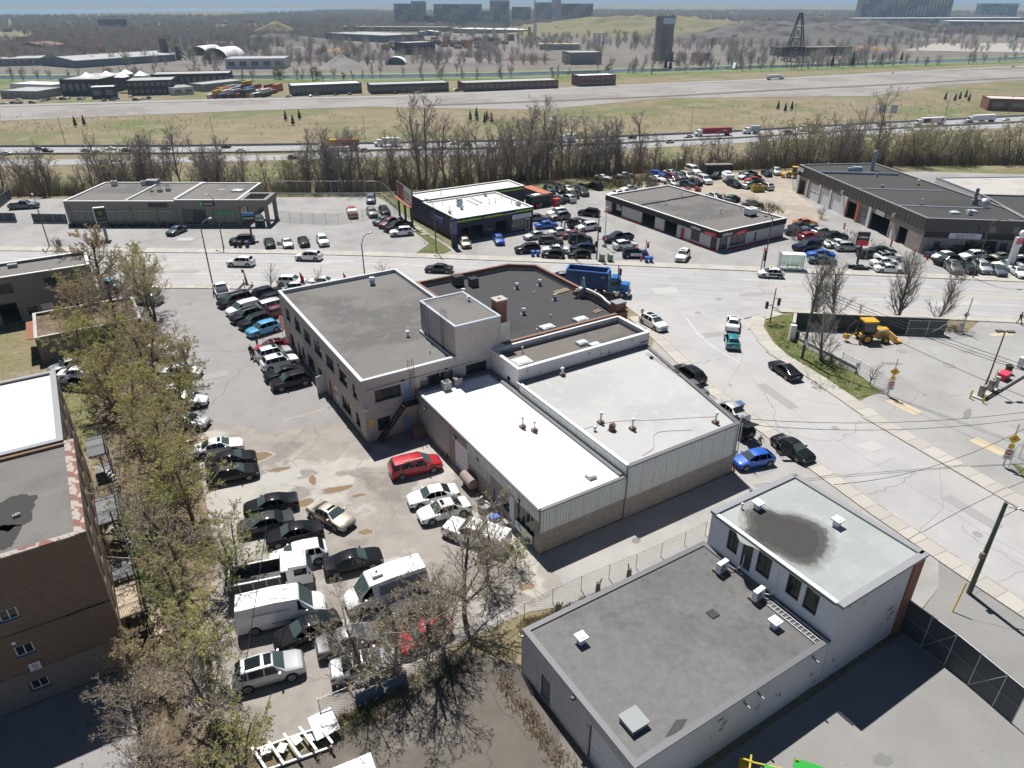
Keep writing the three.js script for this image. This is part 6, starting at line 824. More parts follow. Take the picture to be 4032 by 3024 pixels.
[['budding',1,-63.7,-104.2,1.15,0,'rust and olive budding tree at the boulevard corner beside the grey building'],['budding',0,-57.5,-101.8,0.8,2,'small olive tree right of the rust coloured corner tree'],['open',0,-51,-84.6,1.15,0.4,'wide leaning tree with fine bare limbs over the far end of the lot'],['budding',1,-57.7,-88.2,0.95,3.2,'rust brown tree against the block garage'],['budding',2,-50.5,-92.5,0.85,1,'olive tree between the block garage and the parked cars'],['budding',0,-47,-78.5,0.8,4.1,'olive tree over the hidden white van'],['budding',2,-40.6,-70.6,0.9,2.2,'rusty tree over the hidden white sedan'],['budding',1,-45.2,-70,0.75,5.2,'rusty tree beside the two cars behind the apartment block'],['budding',3,-36.2,-66.6,0.85,0.3,'multi stemmed olive tree at the yellow plank'],['budding',0,-38.8,-61.6,0.8,1.9,'olive tree beside the small green lawn'],['budding',3,-33.4,-57.8,0.85,3.9,'yellowish bushy tree behind the white sedan with sunroof'],['budding',2,-31.4,-53.2,0.85,0.9,'yellow olive tree beside the black wagon'],['budding',0,-27.4,-48,0.8,2.8,'olive tree leaning over the black sedans'],['open',1,-25.4,-41.6,0.95,1.2,'tall dark trunked tree beside the iron balconies'],['budding',3,-21.4,-41,0.75,4.4,'bushy tree over the dump truck box'],['budding',0,-20.6,-33.4,0.72,5.6,'olive tree behind the rusty white van'],['open',0,-22.4,-27.6,0.62,3.3,'small open tree nearest the corner of the apartment block'],['open',1,-18,-28.4,0.7,0.2,'open tree left of the white metal frames'],['budding',3,-15.6,-25.6,0.62,1.5,'low budding tree over the white metal frames'],['open',0,-19.4,-23.6,0.62,4.9,'budding tree at the bottom edge of the picture'],['budding',1,-24.4,-31.5,0.55,2.5,'small budding tree at the shaded wall of the apartment block'],['budding',1,-43.6,-76.4,0.8,0.8,'rusty tree between the hidden white van and white sedan'],['budding',0,-43,-66,0.8,3.1,'dense olive tree beside the apartment garden'],['budding',1,-37.8,-73.6,0.7,4.6,'rusty tree at the edge of the asphalt lot'],['budding',2,-53.6,-96.6,0.8,2.6,'olive tree over the pale teal SUV'],['budding',0,-54,-80.4,0.75,5.9,'olive tree above the silver sedan behind the apartment block'],['budding',3,-29.6,-45.4,0.8,1.4,'bushy olive tree beside the upper iron balcony'],['budding',2,-23.6,-37.2,0.7,2,'olive brown tree between the balconies and the dump truck'],['budding',1,-35.4,-61.4,0.75,0.1,'rusty tree over the hidden silver sedan'],['budding',3,-61,-95,0.8,3,'dark budding tree against the grey building']].forEach(([k,v,x,z,s,r,l]) => tree(k,v,x,z,s * 1.3,r,l,'budding_tree',RB));
const RF = 'trees along the fence of the front yard';
[['open',1,-9.2,-31.1,0.72,0,'thin tree left of the blue board fence'],['open',0,-7.6,-32.2,0.62,1.1,'thin tree right behind the blue board fence'],['open',1,-5.9,-33.6,0.85,2.4,'tree beside the red hatchback at the fence'],['open',0,-4.7,-34.2,0.7,3.7,'forked tree casting long shadows on the front yard'],['open',1,-3.2,-36.6,0.95,5,'tall budding tree in front of the white high roof van'],['open',0,-1.9,-41.4,0.62,0.6,'budding tree beside the covered white pickup'],['budding',3,0.2,-43,0.34,0,'small rusty budding bush at the corner of the ribbed building']].forEach(([k,v,x,z,s,r,l]) => tree(k,v,x,z,s * 1.3,r,l,'budding_tree',RF));
[['poplar',0,43,-93.4,0.95,0,'tall bare poplar behind the left end of the dark green wall'],['poplar',1,45.6,-93.2,0.85,1,'second bare poplar behind the left end of the dark green wall'],['poplar',0,54.6,-92.6,0.98,2.2,'bare poplar behind the middle of the dark green wall'],['poplar',1,59.9,-92,0.76,4,'bare poplar behind the right end of the dark green wall'],['poplar',1,38.85,-80.1,0.78,0.4,'bare tree on the grass island in front of the concrete barriers'],['street',0,-37.9,-105.4,1,0,'bare street tree beside the parked white SUV'],['street',1,-30.2,-105.3,0.95,1,'bare street tree behind the beige parapet, nearest the feather flags'],['street',0,-20.1,-106.6,1,2,'bare street tree behind the middle of the beige parapet'],['street',1,-9.4,-104.6,0.95,3,'bare street tree behind the dark roofed building'],['street',1,49.8,-94,0.6,4,'thin sapling between the poplars at the green wall'],['street',0,42.2,-73.6,0.8,5,'thin sapling at the chain link fence of the fuel yard']].forEach(([k,v,x,z,s,r,l]) => tree(k,v,x,z,s,r,l,k === 'poplar' ? 'poplar_tree' : 'street_tree',null,twigGrey));
[[66,-113.6,1.2,'bare shrub beside the three white cars'],[72.6,-110.4,0.8,'bare shrub in front of the leftmost grey SUV'],[53.4,-131.6,1,'bare shrub at the end of the glass shop wall'],[57.6,-129,0.9,'bare shrub among the junk row cars'],[62,-126,0.8,'bare shrub behind the silver SUV at the pylon'],[51.5,-152.6,1,'bare shrub beside the tarp covered car'],[28,-176.6,1.1,'bare shrub in the brush beside the white coupe'],[33.5,-178.4,1.2,'tall bare shrub between the two wreck yards'],[-82,-124.4,0.9,'bare shrub at the boulevard kerb behind the rust coloured tree'],[64.2,-146,0.9,'bare shrub at the corner of the dirt yard']].forEach(([x,z,s,l],i) => tree('shrub',0,x,z,s,i * 1.3,l,'bare_shrub','bare shrubs',twigGrey));
{ 
const r = rng(501); let k = 0;
for (let i = 0; i < 620; i++) {
const x = -165 + 330 * ((i * 0.6180339) % 1),row = r(),d = 0.5 + 44 * row * (0.4 + 0.6 * r()),z = lerpLine(EDGE,x) - d - 1; if (fbm2(x / 11,z / 14,3) < 0.37 || hypot(x - 5,z + 170) < 9 && d < 5) continue;
const right = sm(20,90,x),hz = r() < 0.12 + 0.62 * right; const s = (hz ? 0.75 : 0.7) + 0.45 * r() + (r() < 0.06 && !hz ? 0.35 : 0);
tree(hz ? 'hazy' : 'bare',floor(r() * 4),x,z,s,r() * 6.28,hz ? 'budding olive brown tree on the slope behind the garages' : 'bare grey tree on the slope above the highway',hz ? 'slope_tree' : 'bare_tree',hz ? 'budding trees on the slope' : 'bare trees on the slope',r() < 0.5 ? twigM : twigGrey);
}

for (const [x,z,s,v] of [[-22,-172,1.35,0],[-16,-174,1.2,1],[4,-176,1.3,3],[0.5,-178,1.25,2],[9,-182,1.3,0],[-78,-170,1.15,1]]) tree('bare',v,x,z,s,x,'tall bare tree rising above the others behind the navy garage','bare_tree','tall trees behind the navy garage',twigM);
{ const G = M([TREES.bare[1].trunk.clone(),TREES.bare[1].crown.clone()]),K = 420,th = new THREE.InstancedMesh(G,mt([1,1,1],0.95),K),m = new THREE.Matrix4(),e = new THREE.Quaternion(),cc = new THREE.Color(); for (let i = 0; i < K; i++) { const x = -170 + 340 * r(),z = lerpLine(EDGE,x) - 2 - 42 * r(),s = 0.4 + 0.4 * r(); e.setFromAxisAngle(new THREE.Vector3(0,1,0),r() * 6.28); m.compose(new THREE.Vector3(x,ground(x,z),z),e,new THREE.Vector3(s,s,s)); th.setMatrixAt(i,m); const v = 0.8 + 0.5 * r(); th.setColorAt(i,cc.setRGB(0.23 * v,0.195 * v,0.165 * v)); } stuff(th,'sapling_thicket','thicket of thin bare saplings filling the slope between the trees','thicket'); }

const g = []; const q = rng(9); for (let i = 0; i < 16; i++) { const a = q() * 6.28,l = 0.8 + q() * 1.6; g.push(new THREE.ConeGeometry(0.02,l,3,1,true).translate(0,l / 2,0).rotateZ((q() - 0.5) * 1.3).rotateY(a)); }
const N = 9200,im = new THREE.InstancedMesh(M(g),mt([1,1,1],1),N),m4 = new THREE.Matrix4(),qq = new THREE.Quaternion(),c = new THREE.Color(); let n = 0;
const put = (x,z,s) => { if (n >= N) return; qq.setFromAxisAngle(new THREE.Vector3(0,1,0),q() * 6.28); m4.compose(new THREE.Vector3(x,ground(x,z),z),qq,new THREE.Vector3(s,s,s)); im.setMatrixAt(n,m4); const t = q(); im.setColorAt(n,t < 0.5 ? c.setRGB(0.2,0.15,0.1) : t < 0.8 ? c.setRGB(0.16,0.13,0.1) : c.setRGB(0.17,0.19,0.05)); n++; };
for (let i = 0; i < 6300; i++) { const x = -170 + 340 * q(); put(x,lerpLine(EDGE,x) - 0.5 - 44 * q(),1.2 + 1.5 * q()); }
for (let i = 0; i < 520; i++) put(20 + 16 * q(),-172 - 14 * q(),0.5 + 0.4 * q()); for (let i = 0; i < 160; i++) put(50 + 8 * q(),-150 - 7 * q(),0.4 + 0.3 * q()); for (let i = 0; i < 150; i++) put(-17 + 4 * q(),-142 + 14 * q(),0.25); for (let i = 0; i < 330; i++) { const t = q(); put(-66 + 46 * t + 4 * (q() - 0.5),-100 + 70 * t + 5 * (q() - 0.5),0.35 + 0.3 * q()); } for (let i = 0; i < 140; i++) put(56 + 12 * q(),-138 + 12 * q(),0.3 + 0.3 * q());
for (let i = 0; i < 1500; i++) { const x = -330 + 720 * q(),z = -398 - 75 * q() - 0.28 * max(0,x); if (fbm2(x / 40,z / 18,3) > 0.47) put(x,z,0.45 + 0.7 * q()); } im.count = n; stuff(im,'undergrowth','dry grey brown undergrowth covering the slope and weedy corners','undergrowth');

const bl = []; for (let i = 0; i < 9; i++) { const a = q() * 6.28,l = 0.12 + q() * 0.22; bl.push(new THREE.ConeGeometry(0.02,l,3,1,true).translate(0,l / 2,0).rotateZ((q() - 0.5) * 2.2).rotateY(a).translate((q() - 0.5) * 0.5,0,(q() - 0.5) * 0.5)); }
const G = 5200,gm = new THREE.InstancedMesh(M(bl),mt([1,1,1],1),G); n = 0; const gput = (x,z,cs) => { if (n >= G) return; qq.setFromAxisAngle(new THREE.Vector3(0,1,0),q() * 6.28); const s = 0.6 + q() * 0.8; m4.compose(new THREE.Vector3(x,0.01,z),qq,new THREE.Vector3(s,s,s)); gm.setMatrixAt(n,m4); gm.setColorAt(n,c.setRGB(...cs[floor(q() * cs.length)])); n++; };
const dry = [[0.34,0.26,0.16],[0.28,0.2,0.12],[0.4,0.32,0.2],[0.2,0.15,0.09]],grn = [[0.09,0.16,0.03],[0.13,0.19,0.04],[0.2,0.2,0.07]];
for (let i = 0; i < 1500; i++) { const t = q(); gput(-66 + 46 * t + 10 * (q() - 0.5),-100 + 72 * t + 9 * (q() - 0.5),[...dry,...grn]); } for (let i = 0; i < 1300; i++) { const t = q(); gput(0.8 + 15.4 * t + (q() - 0.5) * 0.5,-37.2 - 7.6 * t + 1.3 * q(),dry); } for (let i = 0; i < 500; i++) gput(35.4 + 5 * q(),-92 + 20 * q() ,grn); for (let i = 0; i < 500; i++) { const t = q(); gput(-12 + 9 * t,-27.5 - 7 * t + 2.4 * (q() - 0.5),[...dry,...grn]); } for (let i = 0; i < 600; i++) gput(-39 + 12 * q(),-58 + 24 * q(),[...grn,...dry]); for (let i = 0; i < 300; i++) { const t = q(); gput(-0.4 + 6 * t - q(),-33 + 9.5 * t + q(),dry); }
gm.count = n; stuff(gm,'dry_grass','dry grass tufts and leaf litter along fences and under trees','grass');
}
// people
function blobGeo(cells,lo,hi,sdf,colour) {
const n = cells,mc = new MarchingCubes(n,new THREE.MeshBasicMaterial(),false,false,60000); mc.isolation = 0; const L = [0,1,2].map((k) => hi[k] - lo[k]),S = max(...L),f = mc.field;
for (let z = 0; z < n; z++) for (let y = 0; y < n; y++) for (let x = 0; x < n; x++) f[x + y * n + z * n * n] = -sdf(lo[0] + x / n * S,lo[1] + y / n * S,lo[2] + z / n * S) * 10;
mc.update(); const c = mc.count,P = new Float32Array(c * 3),Nn = new Float32Array(c * 3),C = new Float32Array(c * 3);
for (let i = 0; i < c; i++) { for (let k = 0; k < 3; k++) { P[i * 3 + k] = lo[k] + (mc.positionArray[i * 3 + k] + 1) / 2 * S; Nn[i * 3 + k] = mc.normalArray[i * 3 + k]; } const q = colour(P[i * 3],P[i * 3 + 1],P[i * 3 + 2]); C.set(q,i * 3); }
const g = new THREE.BufferGeometry(); g.setAttribute('position',new THREE.BufferAttribute(P,3)); g.setAttribute('normal',new THREE.BufferAttribute(Nn,3)); g.setAttribute('uv',new THREE.BufferAttribute(new Float32Array(c * 2),2)); g.setAttribute('color',new THREE.BufferAttribute(C,3)); return g;
}
const cap = (p,a,b,r0,r1) => { const ab = [b[0] - a[0],b[1] - a[1],b[2] - a[2]],ap = [p[0] - a[0],p[1] - a[1],p[2] - a[2]],t = clamp((ap[0] * ab[0] + ap[1] * ab[1] + ap[2] * ab[2]) / (ab[0] ** 2 + ab[1] ** 2 + ab[2] ** 2 || 1),0,1); return hypot(ap[0] - ab[0] * t,ap[1] - ab[1] * t,ap[2] - ab[2] * t) - (r0 + (r1 - r0) * t); };
const smin = (a,b,k) => { const h = max(k - abs(a - b),0) / k; return min(a,b) - h * h * k / 4; };
const SKIN = [0.42,0.25,0.17];
function headGeo(hair) { const hd = (x,y,z) => { let d = hypot(x / 0.076,(y - 0.12) / 0.105,(z + 0.005) / 0.095) * 0.085 - 0.085; d = smin(d,cap([x,y,z],[0,0.06,0.03],[0,0.04,0.06],0.05,0.038),0.04); d = smin(d,cap([x,y,z],[0,0.13,0.085],[0,0.095,0.115],0.012,0.017),0.02); d = smin(d,cap([x,y,z],[0,0.055,0.09],[0,0.05,0.093],0.016,0.016),0.02); for (const s of [-1,1]) { d = smin(d,cap([x,y,z],[s * 0.08,0.13,-0.005],[s * 0.084,0.095,0],0.014,0.011),0.012); d = max(d,-(hypot(x - s * 0.032,y - 0.125,z - 0.1) - 0.016)); } d = smin(d,cap([x,y,z],[0,-0.08,-0.015],[0,0.05,-0.01],0.058,0.052),0.03); const hr = max(hypot(x / 0.088,(y - 0.135) / 0.112,(z + 0.015) / 0.104) * 0.095 - 0.095,-(z - 0.05 - (0.0 + (y - 0.16) * 0.6))); return smin(d,hr,0.008); }; return blobGeo(44,[-0.14,-0.11,-0.15],[0.14,0.27,0.15],hd,(x,y,z) => (y > 0.165 || z < -0.02 + (y - 0.1) * 0.3 && y > 0.04) && !(z > 0.07 && y < 0.17) ? hair : y > 0.045 && y < 0.058 && z > 0.08 ? [0.3,0.12,0.1] : SKIN); }
function handGeo() { const F = [[-0.03,0.075,0.008],[-0.01,0.085,0.0085],[0.01,0.08,0.0085],[0.028,0.065,0.0075]]; return blobGeo(40,[-0.07,-0.2,-0.07],[0.07,0.03,0.07],(x,y,z) => { let d = cap([x,y,z * 1.5],[0,0,0],[0,-0.075,0],0.03,0.04); for (const [fx,l,r] of F) { const a = [fx,-0.085,0],b = [fx * 1.1,-0.085 - l * 0.5,0.012],c = [fx * 1.1,-0.085 - l * 0.85,0.04]; d = smin(d,min(cap([x,y,z],a,b,r,r * 0.95),cap([x,y,z],b,c,r * 0.95,r * 0.8)),0.008); } return smin(d,min(cap([x,y,z],[-0.025,-0.02,0.005],[-0.055,-0.055,0.025],0.013,0.011),cap([x,y,z],[-0.055,-0.055,0.025],[-0.052,-0.09,0.04],0.011,0.009)),0.01); },() => SKIN); }
const HAND = handGeo(),skinM = mt([1,1,1],0.8,{ vertexColors: true });

function person(x,z,ry,label,o) {
const t = thing('person',label,'person',x,ground(x,z) + (o.y ?? 0.03),z,ry),H = o.h || 1.74,k = H / 1.74,ln = o.lean || 0,st = o.stride || 0.06;
const hipY = o.crouch ? 0.62 : 0.92,hip = [0,hipY,0],rot = (p) => { const y = p[1] - hipY,zz = p[2]; return [p[0],hipY + y * cos(ln) - zz * sin(ln),y * sin(ln) + zz * cos(ln)]; };
const sh = hipY + 0.5,chest = rot([0,hipY + 0.36,0]),neck = rot([0,hipY + 0.58,0.0]),J = [];
J.push([rot([-0.08,hipY + 0.02,0]),rot([0.08,hipY + 0.02,0]),0.125,0.125,'l'],[rot([0,hipY + 0.05,0]),chest,0.135,0.15,'t'],[rot([-0.1,sh - 0.06,0]),rot([0.1,sh - 0.06,0]),0.125,0.125,'t'],[chest,neck,0.11,0.055,'t']);
const hands = [];
for (const s of [-1,1]) {
const sd = s < 0 ? 0 : 1,fz = st * (s < 0 ? 1 : -1),knee = o.crouch ? [s * 0.13,0.5,0.42] : [s * 0.1,0.49,fz * 0.5 + 0.03],ank = [s * 0.11,0.09,o.crouch ? 0.1 : fz - 0.02];
J.push([[s * 0.09,hipY,0],knee,0.095,0.062,'l'],[knee,ank,0.06,0.042,'l'],[[ank[0],0.05,ank[2] - 0.03],[ank[0] + s * 0.02,0.04,ank[2] + 0.17],0.046,0.04,'s']);
const [sw,el,out = 0.12] = (o.arms || [[0.1,0.3],[0.1,0.3]])[sd],S0 = rot([s * 0.19,sh,0]),a = sw + ln * 0.3,E = [S0[0] + s * out * 0.7,S0[1] - 0.28 * cos(a),S0[2] + 0.28 * sin(a)],b = a + el,Wr = [E[0] - s * out * 0.3,E[1] - 0.25 * cos(b),E[2] + 0.25 * sin(b)];
J.push([S0,E,0.062,0.046,'t'],[E,Wr,0.045,0.033,'t']); hands.push([Wr,b,s]);
}
const coat = o.coat ? 0.1 : 0; const kind = (p) => { let best = 9,n = 't'; for (const j of J) { const d = cap(p,j[0],j[1],j[2],j[3]); if (d < best) { best = d; n = j[4]; } } return n; };
const g = blobGeo(56,[-0.62,-0.02,-0.62],[0.62,1.55,0.75],(X,Y,Zz) => { let d = 9; for (const j of J) d = smin(d,cap([X,Y,Zz],j[0],j[1],j[2],j[3]),0.05); if (coat) d = smin(d,cap([X,Y,Zz],[0,hipY - 0.3,0.02],chest,0.2,0.17),0.08); return d; },(X,Y,Zz) => { const n = kind([X,Y,Zz]); return coat && Y > hipY - 0.42 && n !== 's' ? o.top : n === 't' ? o.top : n === 's' ? [0.03,0.03,0.03] : o.legs; });
const hg = headGeo(o.hair || [0.03,0.02,0.015]).rotateY(o.look || 0).rotateX(o.nod || 0); hg.translate(neck[0],neck[1] + 0.05,neck[2] + 0.02); const gs = [g,hg];
for (const [w,b,s] of hands) gs.push(HAND.clone().scale(s * -1,1,1).rotateX(-b).translate(...w)); part(t,'body',M(gs),skinM); t.scale.setScalar(k); return t;
}
const K1 = [0.012,0.012,0.014],K2 = [0.02,0.025,0.04],K3 = [0.05,0.06,0.09];
person(-33.1,-81,0.8,'person in a long black coat facing the red hatchback',{ top: K1,legs: K1,coat: 1,arms: [[0.2,0.9],[0.1,0.4]],hair: [0.08,0.05,0.03] });
person(-32.55,-80.4,0.6,'person in dark clothes beside the long black coat',{ top: K2,legs: [0.03,0.03,0.035],h: 1.66,arms: [[0.3,1],[0.3,1]] });
person(-33.4,-84.3,0.9,'dark haired person leaning at the far side of the red hatchback',{ top: K1,legs: K1,h: 1.66,arms: [[0.6,0.9],[0.5,0.9]],hair: [0.12,0.05,0.02] });
person(24.05,-60.3,0.3,'person in black standing behind the metallic blue hatchback',{ top: K1,legs: K1,coat: 1,arms: [[0.3,1.5],[0.3,1.5]],nod: 0.3 });
person(25.1,-60.6,0,'fair haired person crouching behind the metallic blue hatchback',{ top: [0.25,0.16,0.12],legs: K2,crouch: 1,hair: [0.4,0.28,0.15],arms: [[0.8,0.6],[0.8,0.6]],lean: 0.3 });
person(26.6,-59.7,0.4,'bald person in a dark patterned jacket getting out of the black sedan',{ top: [0.04,0.06,0.1],legs: K1,lean: 0.25,hair: [0.4,0.26,0.19],arms: [[0.6,0.8],[0.4,0.5]],stride: 0.2 });
person(71.1,-91.6,1.4,'pedestrian in a dark jacket walking on the pavement at the right edge',{ top: [0.03,0.035,0.03],legs: [0.06,0.06,0.05],stride: 0.28,arms: [[0.4,0.4],[-0.3,0.5]] });
person(-49.6,-142.4,0.5,'person in black standing by the canopy post of the rental office',{ top: K1,legs: K1 });
person(8.6,-141.9,-0.4,'person in black beside the grey crossover',{ top: K1,legs: K1,arms: [[0.7,1],[0.2,0.4]] });
person(9.9,-139.9,0.7,'person in black with a light cap striding toward the garage office',{ top: K1,legs: K1,stride: 0.3,hair: [0.5,0.5,0.48],arms: [[0.8,0.7,0.3],[-0.5,0.6,0.3]] });
person(10.5,-139.4,1.7,'person in black bending into the open trunk',{ top: K1,legs: K1,lean: 0.75,arms: [[0.6,0.5],[0.7,0.4]] });
person(48.0,-160.6,3.4,'person in black bending over the engine of the silver sedan',{ top: K1,legs: K1,lean: 0.8,arms: [[0.7,0.4],[0.7,0.4]] });
// street furniture
function pole(name,label,cat,x,z,h,r,m,extra) { const t = thing(name,label,cat,x,ground(x,z),z); part(t,'pole',cyl(r,r * 0.7,h,0,0,0,10),m); extra && extra(t); return t; }
const poleGrey = mt([0.2,0.19,0.17],0.6),poleBrown = mt([0.11,0.095,0.075],0.7),woodGreen = mt([0.1,0.12,0.08],0.9);
function cobra(x,z,h,dir,label,arm = 2.4) { pole('street_lamp',label,'street lamp',x,z,h,0.11,poleBrown,(t) => { const c = cos(dir),s = -sin(dir); part(t,'arm',tube([[0,h - 0.2,0],[c * arm * 0.25,h + 0.7,s * arm * 0.25],[c * arm * 0.65,h + 1,s * arm * 0.65],[c * arm,h + 0.95,s * arm]],0.06,6,18),poleBrown); part(t,'lamp_head',bx(0.75,0.16,0.3,c * (arm + 0.3),h + 0.85,s * (arm + 0.3),dir),mat.galv); part(t,'base_plate',bx(0.4,0.12,0.4),mat.concrete); }); }
cobra(-47.2,-105.9,9.4,1.35,'street lamp with a yellow notice beside the white pickup'); cobra(-85.1,-126.9,8.2,2.2,'street lamp at the left end of the rental office'); cobra(-53.1,-126.9,8.2,2.4,'street lamp in front of the rental office sign'); cobra(-13.6,-123.4,8.2,2.2,'street lamp beside the grass strip of the navy garage'); cobra(-22.9,-105.1,7.4,1.2,'street lamp rising behind the beige parapet'); cobra(75.2,-110.1,8.8,-0.2,'street lamp in front of the brown auto shop'); cobra(11.1,-119,6.4,-1.3,'thin lamp post in front of the black hatchback',1); cobra(42.6,-114.9,8.6,2.6,'lamp post with signal heads at the corner of the glass shop');
const sigM = mat.black,redL = mt([0.75,0.06,0.04],0.3); redL.emissive = col(0.8,0.05,0.03); redL.emissiveIntensity = 1.2;
function heads(t,x,y,z,r,red = true) { const s = part(t,'signal_head',bx(0.34,1,0.26,0,0,0),sigM,x,y,z,r); for (let k = 0; k < 3; k++) { part(s,'lens',cyl(0.11,0.11,0.03,0,0,0,12).rotateX(PI / 2).translate(0,0.18 + k * 0.32,0.14),k === 2 && red ? redL : mat.rubber); part(s,'visor',new THREE.CylinderGeometry(0.13,0.13,0.2,10,1,true,0,PI).rotateX(PI / 2).translate(0,0.18 + k * 0.32,0.22),sigM); } }
pole('traffic_signal','tall wooden pole with traffic signals in front of the navy garage cars','traffic signal',14.8,-119.6,8.7,0.13,mat.wood,(t) => { heads(t,0.3,4.9,0.1,-0.4,false); heads(t,1.4,2.9,0,0); part(t,'bracket',bar([0,3.6,0],[1.4,3.7,0],0.04),mat.black); heads(t,-0.25,2.3,0.1,0.3,false); });
pole('traffic_signal','short traffic signal in front of the police SUV','traffic signal',23.2,-119.4,3.6,0.07,mat.black,(t) => { heads(t,0.35,2.2,0,0); part(t,'pedestrian_signal',bx(0.4,0.5,0.25,-0.1,1.5,0.2),mat.blueP); });
pole('traffic_signal','black signal pole beside the blue roll off truck','traffic signal',15.7,-99.9,5.7,0.11,mat.black,(t) => { heads(t,0.3,4.2,0,PI,false); heads(t,0.32,2.6,0.1,PI,false); part(t,'mast_arm',bar([0,5.2,0],[-5.5,5.6,-3],0.05,0.03),mat.galv); part(t,'notice',bx(0.5,0.7,0.04,-0.05,1,0.12),mat.whiteP); });
pole('traffic_signal','black signal post on the rounded corner of the grass island','traffic signal',36.3,-92,5.2,0.09,mat.black,(t) => { heads(t,0.75,2.6,0,PI,false); part(t,'bracket',[bar([0,3.6,0],[1,3.7,0],0.04),bar([0,2.6,0],[-0.9,2.7,0.1],0.04)],mat.black); heads(t,-0.9,2.2,0.1,1.8,false); });
pole('traffic_signal','red signal on the lamp post beside the bus shelter','traffic signal',41.6,-113.4,4.4,0.08,mat.black,(t) => { heads(t,0.3,3,0.1,0); heads(t,0.3,1.9,0.1,0,false); });
pole('flag_pole','pale mast with a concrete foot beside the dark blue pickup','mast',17,-127,7.2,0.09,mat.galv,(t) => { part(t,'footing',cyl(0.5,0.4,0.6,0,0,0,10),mat.concrete); part(t,'floodlight',bx(0.5,0.25,0.3,0,7.1,0.1),mat.galv); });
pole('light_mast','grey floodlight mast in the yard behind the glass shop','light mast',40.1,-177.5,6.2,0.12,mat.galv,(t) => part(t,'floodlights',[bx(0.8,0.2,0.4,-0.7,6,0),bx(0.8,0.2,0.4,0.8,6.1,0.2)],mat.galv));
pole('utility_pole','leaning wooden utility pole on the grass island','utility pole',36.75,-80.7,9.9,0.19,woodGreen,(t) => part(t,'notice',bx(0.45,0.7,0.04,0.1,2,0.2),mat.whiteP));
pole('utility_pole','mossy wooden utility pole with a curved lamp arm at the right side street','utility pole',35,-40.2,8.7,0.2,woodGreen,(t) => { part(t,'lamp_arm',tube([[0.05,7.3,0],[1,8.1,0],[2.4,8.5,0.2],[3.2,8.5,0.3]],0.05,6,16),mat.galv); part(t,'lamp_head',bx(0.8,0.18,0.3,3.5,8.4,0.3),mat.galv); part(t,'meter_box',bx(0.3,0.5,0.2,-0.25,3.6,0.1),mat.wood); });
{ const t = thing('guy_wire','yellow guy wire guard anchored beside the mossy utility pole','guy wire',32.7,0,-38.3); part(t,'guard',bar([0,0,0],[0.55,2.5,-0.45],0.06),mat.yellowP); part(t,'cable',bar([0.55,2.5,-0.45],[2.25,7.6,-1.85],0.012,0.012,4),mat.steel); }
const redRoad = (g,w,h) => { bg(g,w,h,'#d5dade'); g.fillStyle = '#b21f2a'; g.beginPath(); g.arc(w / 2,h * 0.34,w * 0.4,0,7); g.fill(); g.fillStyle = '#fff'; g.fillRect(w * 0.22,h * 0.29,w * 0.56,h * 0.09); g.fillStyle = '#667'; g.fillRect(w * 0.2,h * 0.72,w * 0.6,h * 0.05); g.fillRect(w * 0.2,h * 0.83,w * 0.6,h * 0.05); };
const bumpSign = (g,w,h) => { bg(g,w,h,'#e0a416'); g.fillStyle = '#1a1a1a'; g.beginPath(); g.moveTo(w * 0.2,h * 0.58); g.quadraticCurveTo(w * 0.5,h * 0.25,w * 0.8,h * 0.58); g.lineTo(w * 0.8,h * 0.63); g.lineTo(w * 0.2,h * 0.63); g.fill(); };
for (const [x,z,r,l] of [[43.1,-71,-0.25,'yellow bump sign and no entry sign on the galvanised post at the fence end'],[47.9,-57.1,-0.35,'yellow bump sign and no entry sign at the right edge of the side street']]) pole('sign_post',l,'sign',x,z,4.8,0.08,mat.galv,(t) => { const d = part(t,'bump_sign',bx(0.75,0.75,0.03).translate(0,-0.375,0).rotateZ(PI / 4),mat.yellowP,0,3.2,0.1,r); part(d,'sign_face',new THREE.PlaneGeometry(0.5,0.5).translate(0,0,0.02),sign(1,1,bumpSign,64)); part(t,'speed_tab',bx(0.5,0.5,0.03),mat.yellowP,0,2.1,0.1,r); signPart(t,'no_entry_sign',0.7,1.2,sign(0.7,1.2,redRoad,96),0,0.85,0.1,r,0.03,mat.whiteP); });
pole('gate_post','tall galvanised gate post at the end of the dark green wall','post',61.4,-88.6,5.1,0.1,mat.galv,(t) => { part(t,'diamond_sign',bx(0.65,0.65,0.03).translate(0,-0.32,0).rotateZ(PI / 4),mat.galv,0,2.6,-0.12); part(t,'lock_box',bx(0.45,0.5,0.3,-0.25,0.9,0),mat.copeGrey); });
pole('yard_light','brown lamp post with two box heads in the fuel yard','lamp post',55.4,-72.9,7.3,0.1,poleBrown,(t) => part(t,'lamp_head',[bx(0.75,0.2,0.45,-0.65,7.2,0),bx(0.75,0.2,0.45,0.65,7.1,0),bx(1.2,0.08,0.08,0,7.2,0)],poleBrown));
for (const [x,z,l] of [[17.97,-90.9,'parking sign post beside the white SUV with panoramic roof'],[40.6,-74.4,'blue and white parking sign on a black post in the grass']]) pole('parking_sign',l,'sign',x,z,2.6,0.035,mat.black,(t) => signPart(t,'plate',0.4,0.6,sign(0.4,0.6,(g,w,h) => { bg(g,w,h,'#dfe5ec'); g.fillStyle = '#3a66a8'; g.fillRect(w * 0.12,h * 0.08,w * 0.76,h * 0.4); txt(g,'P',w / 2,h * 0.3,h * 0.3,'#fff'); },64),0,1.95,0.05,0,0.02,mat.whiteP));

